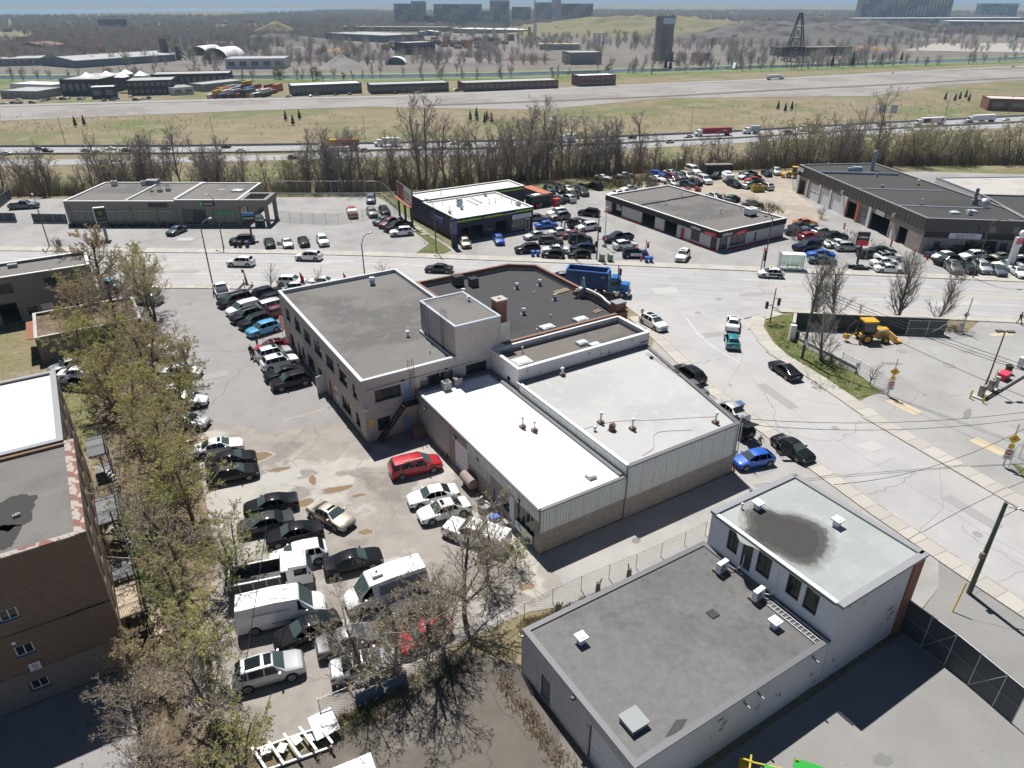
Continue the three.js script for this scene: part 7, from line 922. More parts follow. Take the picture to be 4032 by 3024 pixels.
{ const t = thing('pylon_sign','tilted black and white pylon sign with gold emblem left of the rental office','sign',-77,0,-131.8,0.35); part(t,'post',bx(0.5,3,0.35),mat.copeGrey); const b = part(t,'cabinet',bx(1.9,3.6,0.7,0,2.4),mat.black); part(b,'side',[bx(0.12,3.6,0.72,-0.92,2.4),bx(1.92,0.12,0.72,0,5.95)],mat.whiteP); part(b,'sign_face',new THREE.PlaneGeometry(1.6,3.4).translate(0.05,4.2,0.356),sign(1.6,3.4,(g,w,h) => { bg(g,w,h,'#14161a'); g.fillStyle = '#7f8c1e'; g.beginPath(); g.arc(w * 0.5,h * 0.26,w * 0.22,0,7); g.fill(); g.fillStyle = '#14161a'; g.beginPath(); g.arc(w * 0.5,h * 0.26,w * 0.12,0,7); g.fill(); g.fillStyle = '#9aa0a6'; g.fillRect(0,h * 0.52,w,h * 0.02); g.fillRect(0,h * 0.74,w,h * 0.02); },128)); }
{ const t = thing('pylon_sign','slanted blue topped pylon sign beside the rental office canopy','sign',-49.4,0,-131.8,0.2); part(t,'post',bx(0.3,3.6,0.3),mat.black); signPart(t,'cabinet',2.2,1.7,sign(2.2,1.7,(g,w,h) => { bg(g,w,h,'#17212b'); g.fillStyle = '#3f8fd6'; g.fillRect(0,0,w,h * 0.3); g.fillStyle = '#18a058'; g.fillRect(0,h * 0.42,w * 0.2,h * 0.36); txt(g,'enterprise',w * 0.58,h * 0.6,h * 0.24,'#fff',{ max: w * 0.74 }); },192),0,3.4,0.1,0,0.5); }
{ const t = thing('pylon_sign','black and red pylon sign of the glass shop among bare shrubs','sign',59.4,0,-117.3,0.75); part(t,'post',bx(0.3,3.6,0.3),mat.black); signPart(t,'cabinet',1.9,2.3,sign(1.9,2.3,(g,w,h) => { bg(g,w,h,'#17181b'); txt(g,'Lebeau',w / 2,h * 0.34,h * 0.2,'#fff',{ style: 'italic bold' }); g.fillStyle = '#cf2733'; g.beginPath(); g.moveTo(0,h * 0.62); g.quadraticCurveTo(w * 0.5,h * 0.5,w,h * 0.68); g.lineTo(w,h); g.lineTo(0,h); g.fill(); },128),0,3.3,0,-0.9,0.45); }
{ const t = thing('pylon_sign','tall white and red pylon sign with rounded top in front of the auto shop','sign',83.6,0,-114.3,0.1); part(t,'pillar',bx(1.1,5.6,0.5),mat.whiteP); part(t,'dark_side',bx(0.14,6.6,0.56,0.56),mat.navy); const a = part(t,'rounded_top',cyl(0.56,0.56,0.5,0,0,0,20).rotateX(PI / 2).translate(0,6.35,0.25),mat.whiteP); part(a,'sign_face',new THREE.PlaneGeometry(1,2.6).translate(-0.02,5.4,0.51),sign(1,2.6,(g,w,h) => { bg(g,w,h,'#e9edf2'); g.strokeStyle = '#b23b3b'; g.lineWidth = w * 0.09; g.beginPath(); g.arc(w / 2,h * 0.2,w * 0.33,PI,0); g.stroke(); g.fillStyle = '#2b355e'; g.fillRect(w * 0.25,h * 0.16,w * 0.5,h * 0.05); g.fillStyle = '#d23c56'; g.fillRect(0,h * 0.42,w,h * 0.4); txt(g,'AUTO',w / 2,h * 0.52,w * 0.22,'#fff'); txt(g,'24/24',w / 2,h * 0.68,w * 0.18,'#fbe3e6'); },96)); }
{ const t = thing('billboard','two panel billboard on brown posts beside the navy garage','billboard',-21.7,0,-144.2,-1.135); const f1 = sign(5,2.9,(g,w,h) => { bg(g,w,h,'#7c1d22'); g.fillStyle = '#4a1518'; g.fillRect(0,0,w * 0.5,h); for (let k = 0; k < 6; k++) { g.fillStyle = '#c9b2aa'; g.fillRect(w * 0.08,h * (0.14 + k * 0.12),w * (0.2 + 0.06 * (k % 3)),h * 0.05); } g.fillStyle = '#d34a3a'; g.fillRect(w * 0.8,h * 0.45,w * 0.16,h * 0.35); }),f2 = sign(5,2.9,(g,w,h) => { bg(g,w,h,'#d9ddd6'); g.fillStyle = '#2e6a45'; g.fillRect(w * 0.06,h * 0.3,w * 0.62,h * 0.5); g.fillStyle = '#e9efe7'; for (let k = 0; k < 3; k++) g.fillRect(w * 0.12,h * (0.38 + k * 0.13),w * 0.48,h * 0.05); g.fillStyle = '#c99a5c'; g.fillRect(w * 0.76,h * 0.3,w * 0.16,h * 0.3); g.fillStyle = '#b53c31'; g.fillRect(w * 0.8,h * 0.68,w * 0.14,h * 0.2); });
for (const x of [-4.6,-0.4,4]) part(t,'post',bx(0.4,4.4,0.4,x),mat.brownMetal); part(t,'catwalk',bx(10.6,0.12,0.9,0,4,0.5),mat.rust); signPart(t,'panel',5.1,3,f1,-2.6,4.2,0,0,0.3); signPart(t,'panel',5.1,3,f2,2.6,4.2,0,0,0.3); part(t,'lamp',[bx(0.3,0.15,0.3,-3,3.9,1.2),bx(0.3,0.15,0.3,2.4,3.9,1.2),bar([-3,4,1.2],[-3,4,0],0.03),bar([2.4,4,1.2],[2.4,4,0],0.03)],mat.copeGrey); }

{ const t = thing('bus_shelter','glass bus shelter with white roof and bench on the far pavement','bus shelter',46.9,0.12,-114.6,-0.13),gl = new THREE.MeshPhysicalMaterial({ transmission: 1,roughness: 0.05,thickness: 0,color: 0xd8e8e4 }); part(t,'roof',[bx(3.9,0.14,1.6,0,2.5,0)],mat.whiteP); part(t,'advert_panel',bx(0.2,2.9,1.35,-1.95,0,0),mat.galv); for (const [x,z] of [[1.85,0.7],[1.85,-0.7],[-1.75,-0.72]]) part(t,'post',bx(0.1,2.5,0.1,x,0,z),mat.galv); for (const x of [-0.9,0.9]) part(t,'pane',bx(1.7,2.2,0.02,x,0.15,-0.72),gl); part(t,'pane',bx(0.02,2.2,1.2,1.86,0.15,0),gl); const b = part(t,'bench',bx(1.9,0.06,0.4,0.4,0.48,-0.4),mat.copeDark); part(b,'bench_leg',[bx(0.06,0.48,0.3,-0.4,0,-0.4),bx(0.06,0.48,0.3,1.2,0,-0.4)],mat.steel); part(t,'rail',bx(3.5,0.06,0.04,0,0.75,-0.66),mat.galv); }

function bin(x,z,m,label,ry = 0,s = 1) { const t = thing('wheelie_bin',label,'bin',x,0.03,z,ry); t.scale.setScalar(s); const g = new THREE.CylinderGeometry(0.42,0.34,0.95,4,1).rotateY(PI / 4).translate(0,0.53,0); part(t,'bin_body',g,m); part(t,'lid',bx(0.66,0.07,0.7,0,1.0,0,0,0.06),m); part(t,'handle',bar([-0.25,0.98,-0.36],[0.25,0.98,-0.36],0.025),mat.black); for (const s of [-1,1]) part(t,'wheel',cyl(0.11,0.11,0.06).rotateZ(PI / 2).translate(s * 0.28 + 0.03,0.12,-0.28),mat.rubber); }
bin(3.7,-121.2,mat.blueP,'blue bin left of its twin in front of the black SUV'); bin(4.6,-121.2,mat.blueP,'blue bin right of its twin beside the small black hatchback'); bin(23.2,-117.9,mat.blueP,'left blue bin of the pair at the police SUV'); bin(24,-117.9,mat.blueP,'right blue bin of the pair at the police SUV'); bin(24.9,-67.2,mt([0.05,0.12,0.25],0.5),'blue bin standing beside the silver roofed building',0.4,1.2); bin(-50.9,-126.9,mat.black,'black bin by the kerb in front of the dark grey SUV'); bin(-50,-126.8,mat.black,'second black bin by the kerb in front of the dark grey SUV'); bin(-48.7,-126.8,mt([0.03,0.05,0.13],0.5),'dark blue bin by the kerb at the rental office'); bin(-83.6,-127.4,mat.black,'black bin at the kerb beside the leftmost street lamp'); bin(60.3,-76.6,mat.black,'black bin behind the red bin in the fuel yard');
for (let i = 0; i < 4; i++) bin(5.4 + i * 0.78,-154.4 - i * 0.75,[mat.redP,mat.copeGrey,mat.black,mat.rust][i],['red lidded bin, first of four before the open container','grey bin, second of four before the open container','black bin, third of four before the open container','brown bin, last of four before the open container'][i],TH,0.9);
for (const [x,z,l] of [[15.6,-118.6,'left pale green cabinet at the foot of the tall signal pole'],[17,-118.5,'right pale green cabinet at the foot of the tall signal pole']]) { const t = thing('utility_cabinet',l,'cabinet',x,0.1,z); part(t,'cabinet_body',bx(0.9,1.15,0.7),mt([0.2,0.27,0.2],0.6)); part(t,'cabinet_lid',bx(1,0.08,0.8,0,1.15),mt([0.27,0.33,0.27],0.6)); part(t,'cabinet_door',bx(0.75,0.95,0.02,0,0.1,0.36),mt([0.18,0.25,0.18],0.6)); }
function hydrant(x,z,label) { const t = thing('fire_hydrant',label,'hydrant',x,0.1,z); part(t,'barrel',[cyl(0.15,0.13,0.6),cyl(0.2,0.2,0.06),cyl(0.18,0.18,0.05,0,0.55)],mat.redP); part(t,'bonnet',[new THREE.SphereGeometry(0.15,10,6,0,6.3,0,1.6).translate(0,0.6,0),cyl(0.04,0.04,0.1,0,0.74)],mat.redP); part(t,'outlet',[cyl(0.07,0.07,0.46,0,-0.23,0,8).rotateZ(PI / 2).translate(0,0.42,0)],mat.redP); }
hydrant(22.4,-118.6,'red hydrant in front of the police SUV'); hydrant(72.6,-119.6,'red hydrant at the corner of the auto shop cars');
for (const [x,z,h,l] of [[71.2,-121.4,1.2,'tall red bollard at the corner of the auto shop'],[69.6,-126.8,1.3,'tall red bollard beside the bay doors of the auto shop'],[65.8,-138.4,1.2,'red bollard farther along the bay doors']]) single('bollard',l,'bollard',M([cyl(0.14,0.14,h,0,0,0,10),new THREE.SphereGeometry(0.14,10,5).translate(0,h,0)]),mat.redP,x,0,z);
[[52.2,-70.4],[53.1,-69.4]].forEach(([x,z],i) => single('bollard',['yellow bollard left of the fuel pumps','yellow bollard in front of the fuel pumps'][i],'bollard',M([cyl(0.1,0.1,1.05,0,0,0,10),new THREE.SphereGeometry(0.1,10,5).translate(0,1.05,0)]),mat.yellowP,x,0,z));
[[35.8,-86.2,0.5],[37.2,-84,0.45]].forEach(([x,z,l],i) => { const t = thing('guy_wire',['left yellow guy wire guard on the grass island','right yellow guy wire guard on the grass island'][i],'guy wire',x,0.05,z); part(t,'guard',bar([0,0,0],[l,1.9,0.1],0.05),mat.yellowP); part(t,'anchor',bx(0.15,0.1,0.15),mat.concrete); });
[[4.6,-140.6],[4.9,-140.2],[5.2,-140.4]].forEach(([x,z],i) => { const t = thing('traffic_cone','small orange traffic cone at the corner of the navy garage','cone',x,0.03,z,0,'orange cones at the navy garage'); part(t,'cone',cyl(0.14,0.03,0.6,0,0.03,0,10),mat.orangeP); part(t,'foot',bx(0.34,0.04,0.34),mat.orangeP); });
{ const r = rng(8); for (let i = 0; i < 8; i++) { const x = 57.2 + (i % 4) * 0.65 + (i > 3 ? 0.5 : 0),z = -115.2 + (i > 3 ? 0.9 : 0),g = new THREE.IcosahedronGeometry(0.4,2),p = g.attributes.position; for (let k = 0; k < p.count; k++) { const f = 0.8 + 0.35 * fbm2(p.getX(k) * 4 + i * 9,p.getZ(k) * 4 + p.getY(k) * 3,2); p.setXYZ(k,p.getX(k) * f,max(-0.28,p.getY(k) * f * 0.85),p.getZ(k) * f); } g.computeVertexNormals(); single('rubbish_bag','black rubbish bag heaped at the foot of the glass shop pylon','rubbish bag',g,mt([0.012,0.012,0.013],0.25),x,0.3,z,r() * 6,'rubbish bags at the pylon'); } }
// fences and walls
const chainM = (() => { const n = 64,b = new Uint8Array(n * n * 4); for (let y = 0; y < n; y++) for (let x = 0; x < n; x++) { const u = (x + y) % 32,v = (x - y + 64) % 32,on = u < 3 || v < 3; b.set(on ? [255,255,255,255] : [0,0,0,255],(y * n + x) * 4); } const t = finish(new THREE.DataTexture(b,n,n),0.24); t.colorSpace = THREE.NoColorSpace; const m = mt([0.3,0.3,0.29],0.6,{ metalness: 0.3 }); m.alphaMap = t; m.transparent = true; return m; })();
function fence(label,line,h,o = {}) {
const t = thing(o.name || 'chain_link_fence',label,o.cat || 'fence',line[0][0],0,line[0][1]),[ox,oz] = line[0],pm = o.post || mat.galv; const ps = along(line,o.step || 2.6); ps.push([...line[line.length - 1],0]);
ps.forEach(([x,z],i) => { part(t,'post',cyl(0.035,0.035,h + 0.05,0,0,0,6),pm,x - ox,0,z - oz); if (i + 1 < ps.length) { const [X,Zz] = ps[i + 1],l = hypot(X - x,Zz - z); if (l < 0.1) return; const r = atan2(-(Zz - z),X - x); part(t,'mesh_panel',o.solid ? bx(l - 0.02,h - 0.1,0.03,l / 2,0.05,0) : new THREE.PlaneGeometry(l,h - 0.05).translate(l / 2,h / 2,0),o.mesh || chainM,x - ox,0,z - oz,r); part(t,'rail',M([bar([0,h,0],[l,h,0],0.025),...(o.brace && i % 2 ? [bar([0,0.1,0.03],[l,h - 0.1,0.03],0.025)] : []),...(o.mid ? [bar([0,h * 0.5,0.03],[l,h * 0.5,0.03],0.02)] : [])]),o.rail || pm,x - ox,0,z - oz,r); } });
return t;
}
const darkMesh = chainM.clone(); darkMesh.color = col(0.075,0.085,0.095); darkMesh.alphaMap = null; darkMesh.transparent = false;
fence('chain link fence between the concrete alley and the low grey roof',[[-1,-36],[1.5,-38.3],[6,-40.9],[10.6,-43.3],[16.4,-46.9]],1.5);
fence('chain link fence with privacy mesh beside the pale block workshop',[[27.9,-36.6],[29.6,-33.4],[31.4,-29.1]],3,{ solid: 1,mesh: darkMesh,brace: 1,mid: 1,rail: mat.galv,step: 1.75 });
fence('chain link fence with gates in front of the rental fenced lot',[[-48,-144.4],[-40.8,-142.8],[-35.6,-142.3],[-30.5,-145.4],[-24.6,-150.9]],2.1); fence('tall chain link fence behind the fenced lot at the trees',[[-55,-166.4],[-30.3,-166.4],[-24.6,-152]],3.2);
fence('chain link fence on concrete barriers at the fuel yard',[[40.7,-78.4],[42.6,-74.4],[43.1,-71.2]],2,{ mid: 1 }); fence('chain link gate at the end of the dark green wall',[[53.2,-87.5],[58.4,-87.2],[61.2,-88.4]],2.3,{ mid: 1,brace: 1 }); fence('chain link fence corner at the right edge of the side street',[[48.3,-56.9],[53,-60.6],[60,-58]],2.3); fence('chain link fence behind the blue board fence of the front yard',[[-12,-29.3],[-9.3,-30.7],[-6.9,-32.4],[-1,-36]],2); fence('leaning chain link panel beside the three white cars',[[61.8,-119.6],[67.2,-124.6]],1.8);
fence('dark screened fence panel at the far left of the rental lot',[[-106,-143.6],[-101.3,-143.6]],1.9,{ solid: 1,mesh: darkMesh,name: 'screen_fence',step: 2.2 }); fence('dark screened fence panel left of the rental office',[[-97.5,-142.9],[-90.4,-142.7]],1.9,{ solid: 1,mesh: darkMesh,name: 'screen_fence',step: 2.2 }); fence('dark screened fence receding behind the blue grey pickup',[[-110,-148],[-114.4,-163]],2.2,{ solid: 1,mesh: darkMesh,name: 'screen_fence',step: 2.4 });
{ const t = thing('guard_rail','grey steel guard rail at the back of the fenced rental lot','guard rail',-54.5,0,-165.3); for (let i = 0; i < 9; i++) part(t,'post',bx(0.15,0.8,0.15,i * 3,0,0),mat.copeGrey); for (let i = 0; i < 8; i++) part(t,'beam',bx(2.98,0.32,0.1,i * 3 + 1.5,0.45,0.12),mat.coping); }
{ const t = thing('guard_rail','pale guard rail running down to the billboard','guard rail',-29.4,0,-164,-1.15); for (let i = 0; i < 5; i++) { part(t,'post',bx(0.15,0.7,0.15,i * 3,0,0),mat.copeGrey); if (i < 4) part(t,'beam',bx(2.98,0.32,0.1,i * 3 + 1.5,0.45,0.12),mat.galv); } }
{ const t = thing('retaining_wall','dark green painted wall around the backhoe corner','wall',38.9,0,-89.9); const seg = (x0,z0,x1,z1,n) => { const l = hypot(x1 - x0,z1 - z0),r = atan2(-(z1 - z0),x1 - x0); for (let i = 0; i < n; i++) { part(t,'wall_panel',bx(l / n - 0.02,2.3,0.28,l / n * (i + 0.5),0,0),mat.greenWall,x0 - 38.9,0,z0 + 89.9,r); } part(t,'cap',bx(l,0.1,0.4,l / 2,2.3,0),mat.concrete,x0 - 38.9,0,z0 + 89.9,r); }; seg(38.9,-90.2,58.6,-88,10); seg(37.4,-86.6,38.75,-89.9,2); part(t,'end_pier',bx(0.7,2.2,0.6,-1.6,0,3.6),mat.whiteP); }
along([[37.9,-85.2],[41.9,-76.7]],1.9).forEach(([x,z,r],i) => { const t = thing('concrete_barrier','pale concrete barrier block in the row along the grass island','barrier',x,0,z,r,'concrete barriers at the fuel yard'); const s = new THREE.Shape([[-0.3,0],[0.3,0],[0.24,0.2],[0.12,0.45],[0.1,0.85],[-0.1,0.85],[-0.12,0.45],[-0.24,0.2]].map((q) => new THREE.Vector2(...q))); part(t,'block',new THREE.ExtrudeGeometry(s,{ depth: 1.8,bevelEnabled: false }).rotateY(PI / 2),mat.concrete); });
{ const t = thing('board_fence','blue grey board fence under the bare trees of the front yard','fence',-9.9,0,-30.3,atan2(1.6,2.9)); for (let i = 0; i < 3; i++) part(t,'board',bx(3.5,0.34,0.06,1.65,0.1 + i * 0.38,0),mt([0.09,0.13,0.18],0.7)); for (const x of [0,1.6,3.3]) part(t,'post',bx(0.12,1.3,0.12,x,0,-0.1),mat.wood); part(t,'notice',bx(0.9,0.7,0.03,1.9,0.3,0.06),mt([0.07,0.11,0.15],0.6)); }
{ const t = thing('metal_frames','white painted metal frames and sheet stacked under the budding trees','scrap',-13.2,0,-27.4,0.4); for (let i = 0; i < 5; i++) part(t,'bar',bx(0.14,0.1,2.1,-2 + i * 0.95,0.3 + 0.12 * i,0.2,0.35),mat.whiteP); part(t,'sheet',bx(1.5,0.05,1.5,1.9,0.9,-0.3,0.2,0.35),mat.whiteP); for (let i = 0; i < 4; i++) part(t,'brace',bx(0.6,0.06,0.5,-1.6 + i * 0.9,0.4,-0.2 + 0.2 * (i % 2),i),mat.whiteP); part(t,'trestle',[bx(4.2,0.12,0.12,0,0.1,-0.7),bx(4.2,0.12,0.12,0,0.1,0.9)],mat.copeWhite); }
{ const t = thing('pickup_bed_cover','white ribbed metal cover lying at the bottom edge of the picture','cover',-9.2,0,-25.6,0.45); part(t,'panel',bx(2.4,0.08,1.6,0,0.35),mat.whiteP); for (let i = 0; i < 6; i++) part(t,'rib',bx(0.06,0.05,1.6,-1 + i * 0.4,0.43),mat.copeWhite); part(t,'frame',[bx(2.4,0.35,0.08,0,0,0.75),bx(2.4,0.35,0.08,0,0,-0.75)],mat.copeGrey); }

[['service wire from the corner mast across the side street',[21.6,5.8,-56.4],[58,5.4,-60.5],1.3],['thin telephone wire from the corner mast across the side street',[21.6,5.2,-56.4],[58,4.9,-60.2],1.5],['wire from the pale office roof across the side street',[24.9,7,-44.6],[56,5.6,-61],2.2],['overhead wire from the leaning pole over the fuel yard',[36.9,9.6,-80.7],[62,8.6,-50],1.1],['second overhead wire from the leaning pole over the fuel yard',[36.9,9.2,-80.7],[63.5,8.2,-49],1.2],['third overhead wire from the leaning pole over the fuel yard',[36.9,8.8,-80.7],[65,7.8,-48],1.2],['low overhead wire along the side street',[36.9,8.2,-80.7],[60,7,-44],1.5],['wire from the mossy pole along the near side street',[35.4,8.2,-40.3],[60,7.4,-36],0.8],['wire running down beside the bare trees of the front yard',[-17.2,7.6,-39],[-15.8,1.2,-23],0.2],['wire between the slope trees and the apartment corner',[-35,6.4,-54],[-31,6,-45],0.3]].forEach(([l,a,b,sag]) => { const p = []; for (let i = 0; i <= 10; i++) { const t = i / 10; p.push([a[0] + (b[0] - a[0]) * t,a[1] + (b[1] - a[1]) * t - sag * 4 * t * (1 - t),a[2] + (b[2] - a[2]) * t]); } single('overhead_wire',l,'wire',tube(p,0.028,4,30),mat.rubber); });
// working vehicles
function wheels(t,list,r,w = 0.32,rm = rimM) { for (const [x,z] of list) { const q = part(t,'wheel',M([new THREE.CylinderGeometry(r,r,w,20).rotateX(PI / 2),new THREE.TorusGeometry(r - 0.05,0.06,6,20).translate(0,0,w / 2 - 0.02)]),mat.rubber,x,r,z,z > 0 ? 0 : PI); part(q,'rim',M([new THREE.CylinderGeometry(r * 0.55,r * 0.55,0.02,16).rotateX(PI / 2),new THREE.CylinderGeometry(r * 0.2,r * 0.24,0.1,10).rotateX(PI / 2)]).translate(0,0,w / 2 + 0.01),rm); } }
{ 
const t = thing('roll_off_truck','blue truck carrying a tall blue open roll off container on the boulevard','truck',13.2,0.04,-103.4,-0.28),b = mt([0.013,0.055,0.24],0.5),bl = mt([0.02,0.17,0.44],0.35);
part(t,'chassis',[bx(9.4,0.3,0.9,0,0.75),bx(4,0.5,2.2,-2.4,0.5)],mat.black); wheels(t,[[3.9,1.05],[3.9,-1.05],[0.4,1.05],[0.4,-1.05],[-3.2,1.05],[-3.2,-1.05]],0.52);
const box = part(t,'container',[bx(6.3,2.5,0.1,-1.6,1.2,1.2),bx(6.3,2.5,0.1,-1.6,1.2,-1.2),bx(0.1,2.5,2.3,1.5,1.2,0),bx(0.1,2.5,2.3,-4.7,1.2,0),bx(6.2,0.15,2.3,-1.6,1.1,0)],b); for (let i = 0; i < 10; i++) for (const s of [1,-1]) part(box,'rib',bx(0.14,2.3,0.12,-4.4 + i * 0.66,1.25,s * 1.29),b); part(box,'rim_rail',ring([[-4.85,1.35],[1.65,1.35],[1.65,-1.35],[-4.85,-1.35]],[[-4.6,1.12],[1.4,1.12],[1.4,-1.12],[-4.6,-1.12]],0.14),bl,0,3.7,0); part(box,'rusty_inside',bx(5.9,0.1,2.1,-1.6,2.2,0),mat.rust);
part(t,'cab',[bx(1.5,1.75,2.2,2.6,1,0),bx(1.2,0.3,1.9,2.6,2.75,0)],bl); part(t,'hood',M([bx(1.5,1.0,1.7,4.1,0.95,0),bx(1.3,0.14,1.5,4.05,1.95,0)]),bl); part(t,'grille',bx(0.06,0.9,1.1,4.87,1,0),mat.steel); part(t,'bumper',bx(0.25,0.35,2.3,4.95,0.5,0),mat.steel); part(t,'windshield',bx(0.05,0.75,1.9,3.36,1.9,0),glassCar); for (const s of [1,-1]) { part(t,'side_window',bx(0.9,0.65,0.04,2.7,1.9,s * 1.1),glassCar); part(t,'exhaust_stack',cyl(0.09,0.09,2.4,1.75,1.1,s * 1.0,8),mat.steel); part(t,'fuel_tank',cyl(0.32,0.32,1.2,0,-0.6,0,14).rotateZ(PI / 2).translate(2,0.75,s * 0.95),mat.steel); part(t,'fender',bx(1.3,0.14,0.42,3.9,1.08,s * 1.02),bl); part(t,'headlight',bx(0.08,0.25,0.25,4.86,1.05,s * 0.8),headM); } part(t,'beacon',cyl(0.12,0.1,0.18,2.6,3.05,0.3,8),mat.orangeP); signPart(t,'door_logo',0.5,0.3,mt([0.6,0.5,0.5],0.5),0.9,2.9,1.26,0,0.02,b);
}
{ 
const t = thing('dump_truck','white cab over truck with dark open dump box in the rear lot','truck',-18.6,0.03,-40.8,0.3),d = mt([0.035,0.035,0.035],0.6); wheels(t,[[1.9,0.85],[1.9,-0.85],[-1.6,0.85],[-1.6,-0.85]],0.42); part(t,'chassis',bx(6,0.25,0.8,0,0.6),mat.black);
const b = part(t,'dump_box',[bx(4.1,0.85,0.08,-1.1,0.95,1.05),bx(4.1,0.85,0.08,-1.1,0.95,-1.05),bx(0.08,0.85,2.1,-3.1,0.95,0),bx(0.08,1.2,2.1,0.95,0.95,0),bx(4,0.1,2.1,-1.1,0.9,0)],d); part(b,'rim_rail',[bx(4.2,0.07,0.12,-1.1,1.8,1.05),bx(4.2,0.07,0.12,-1.1,1.8,-1.05),bx(0.12,0.07,2.2,-3.1,1.8,0),bx(0.1,0.07,2.1,-2.8,1.8,0)],mat.copeWhite); for (let i = 0; i < 5; i++) part(b,'stake',bx(0.08,0.8,0.06,-3 + i * 0.95,0.95,1.12),mat.copeGrey); part(t,'tarp_roller',bx(0.5,0.12,2.2,1.25,2.2,0),mat.whiteP);
const cs = new THREE.Shape([[0,0],[1.75,0],[1.8,0.9],[1.45,1.75],[0.2,1.8],[0,1.5]].map((q) => new THREE.Vector2(...q))); part(t,'cab',new THREE.ExtrudeGeometry(cs,{ depth: 1.8,bevelEnabled: true,bevelSize: 0.06,bevelThickness: 0.06,bevelSegments: 2 }).translate(1.35,0.55,-0.9),paint('white')); part(t,'windshield',bx(0.04,0.85,1.65,0,0,0,0,0,0.39),glassCarL,3.22,1.5,0); for (const s of [1,-1]) { part(t,'side_window',bx(0.95,0.6,0.03,2.35,1.5,s * 0.975),glassCar); part(t,'mirror',bx(0.1,0.3,0.14,3,1.6,s * 1.15),mat.black); part(t,'headlight',bx(0.05,0.16,0.3,3.18,0.85,s * 0.7),headM); } for (let i = 0; i < 5; i++) part(t,'marker_light',bx(0.08,0.05,0.08,2.75,2.42,-0.7 + i * 0.35),mat.orangeP);
}
{ const t = car('sprinter',-16.8,-37.6,0.304,'white','long rusty white cargo van beside the black sedan with large sunroof',0,'cargo vans in the rear lot'); for (const [x,z,w] of [[-0.3,0.5,0.5],[0.4,0.6,0.35],[0.6,-0.3,0.5],[-1.6,-0.6,0.6],[1.1,0.1,0.2]]) part(t,'rust_patch',bx(w,0.006,0.07,x,2.6,z),mt([0.45,0.25,0.13],0.9)); for (const s of [1,-1]) { part(t,'stripe',bx(2.6,0.05,0.012,-0.6,1.75,s * 1.005),mat.copeGrey); part(t,'rub_strip',bx(1.7,0.07,0.02,0.2,0.75,s * 1.02),mat.black); } }
{ const t = car('sprinter',-9.5,-39.8,-2.663,'white','white high roof van with a roof vent unit in front of the tall budding tree',0,'cargo vans in the rear lot'); part(t,'roof_unit',bx(0.8,0.2,0.7,0.6,2.58,0),mat.whiteP); part(t,'antenna',cyl(0.09,0.07,0.12,0.6,2.78,0),mat.black); for (const s of [1,-1]) part(t,'grey_side',bx(3.7,1,0.01,-1.1,1.3,s * 1.006),mt([0.22,0.24,0.27],0.5)); }
{ 
const t = thing('backhoe_loader','yellow backhoe loader parked at the dark green wall','backhoe',47.6,0.03,-86,0.03),y = mt([0.62,0.33,0.02],0.45); wheels(t,[[-0.9,0.95],[-0.9,-0.95]],0.72,0.45,y); wheels(t,[[1.7,0.9],[1.7,-0.9]],0.45,0.35,y); part(t,'chassis',bx(3.8,0.5,0.9,0.4,0.6),y); part(t,'hood',[bx(1.8,0.8,0.9,1.2,1.0),bx(0.1,0.7,0.8,2.15,0.9)],y); const c = part(t,'cab_roof',bx(1.9,0.2,1.6,-0.6,2.85),y); part(c,'cab_post',[[-1.4,-0.65],[-1.4,0.65],[0.2,-0.65],[0.2,0.65]].map(([x,z]) => bar([x,1.2,z],[x,2.85,z],0.05)),mat.black); part(t,'cab_glass',bx(1.5,1.3,1.25,-0.6,1.5),glassCarL); for (const s of [1,-1]) part(t,'loader_arm',tube([[0.3,1.6,s * 0.7],[1.4,1.75,s * 0.7],[2.4,1.2,s * 0.7],[3,0.5,s * 0.7]],0.1,6,16),mat.galv); const bs = new THREE.Shape([[0,0],[0.9,0],[1,0.15],[0.2,0.3],[0.15,0.9],[0,0.9]].map((q) => new THREE.Vector2(...q))); part(t,'bucket',new THREE.ExtrudeGeometry(bs,{ depth: 2.2,bevelEnabled: false }).translate(2.9,0.1,-1.1),y); part(t,'boom',[tube([[-1.7,0.9,0],[-2,2.2,0],[-2.3,2.9,0]],0.14,6,10),tube([[-2.3,2.9,0],[-3.1,1.9,0],[-3.3,1.1,0]],0.12,6,10)],mat.black); part(t,'dig_bucket',bx(0.6,0.6,0.6,-3.2,0.4,0,0.2),y); part(t,'stabiliser',[bar([-1.6,0.9,0.6],[-2,0.1,1.3],0.07),bar([-1.6,0.9,-0.6],[-2,0.1,-1.3],0.07)],y);
}
{ const t = thing('wheel_loader','small yellow loader at the corner of the auto shop roof','loader',71.6,0,-184.6,2.8),y = mt([0.6,0.36,0.03],0.5); wheels(t,[[-0.9,0.8],[-0.9,-0.8],[1,0.8],[1,-0.8]],0.6,0.4); part(t,'hull',bx(3,0.8,1.2,-0.2,0.7),y); part(t,'cab',bx(1.2,1.2,1.2,-0.3,1.5),glassCarL); part(t,'cab_roof',bx(1.4,0.12,1.4,-0.3,2.7),y); part(t,'bucket',bx(0.8,0.8,2.2,2.3,0.2),y); part(t,'lift_arm',[bar([0.5,1.4,0.5],[2,0.7,0.5],0.1),bar([0.5,1.4,-0.5],[2,0.7,-0.5],0.1)],y); }
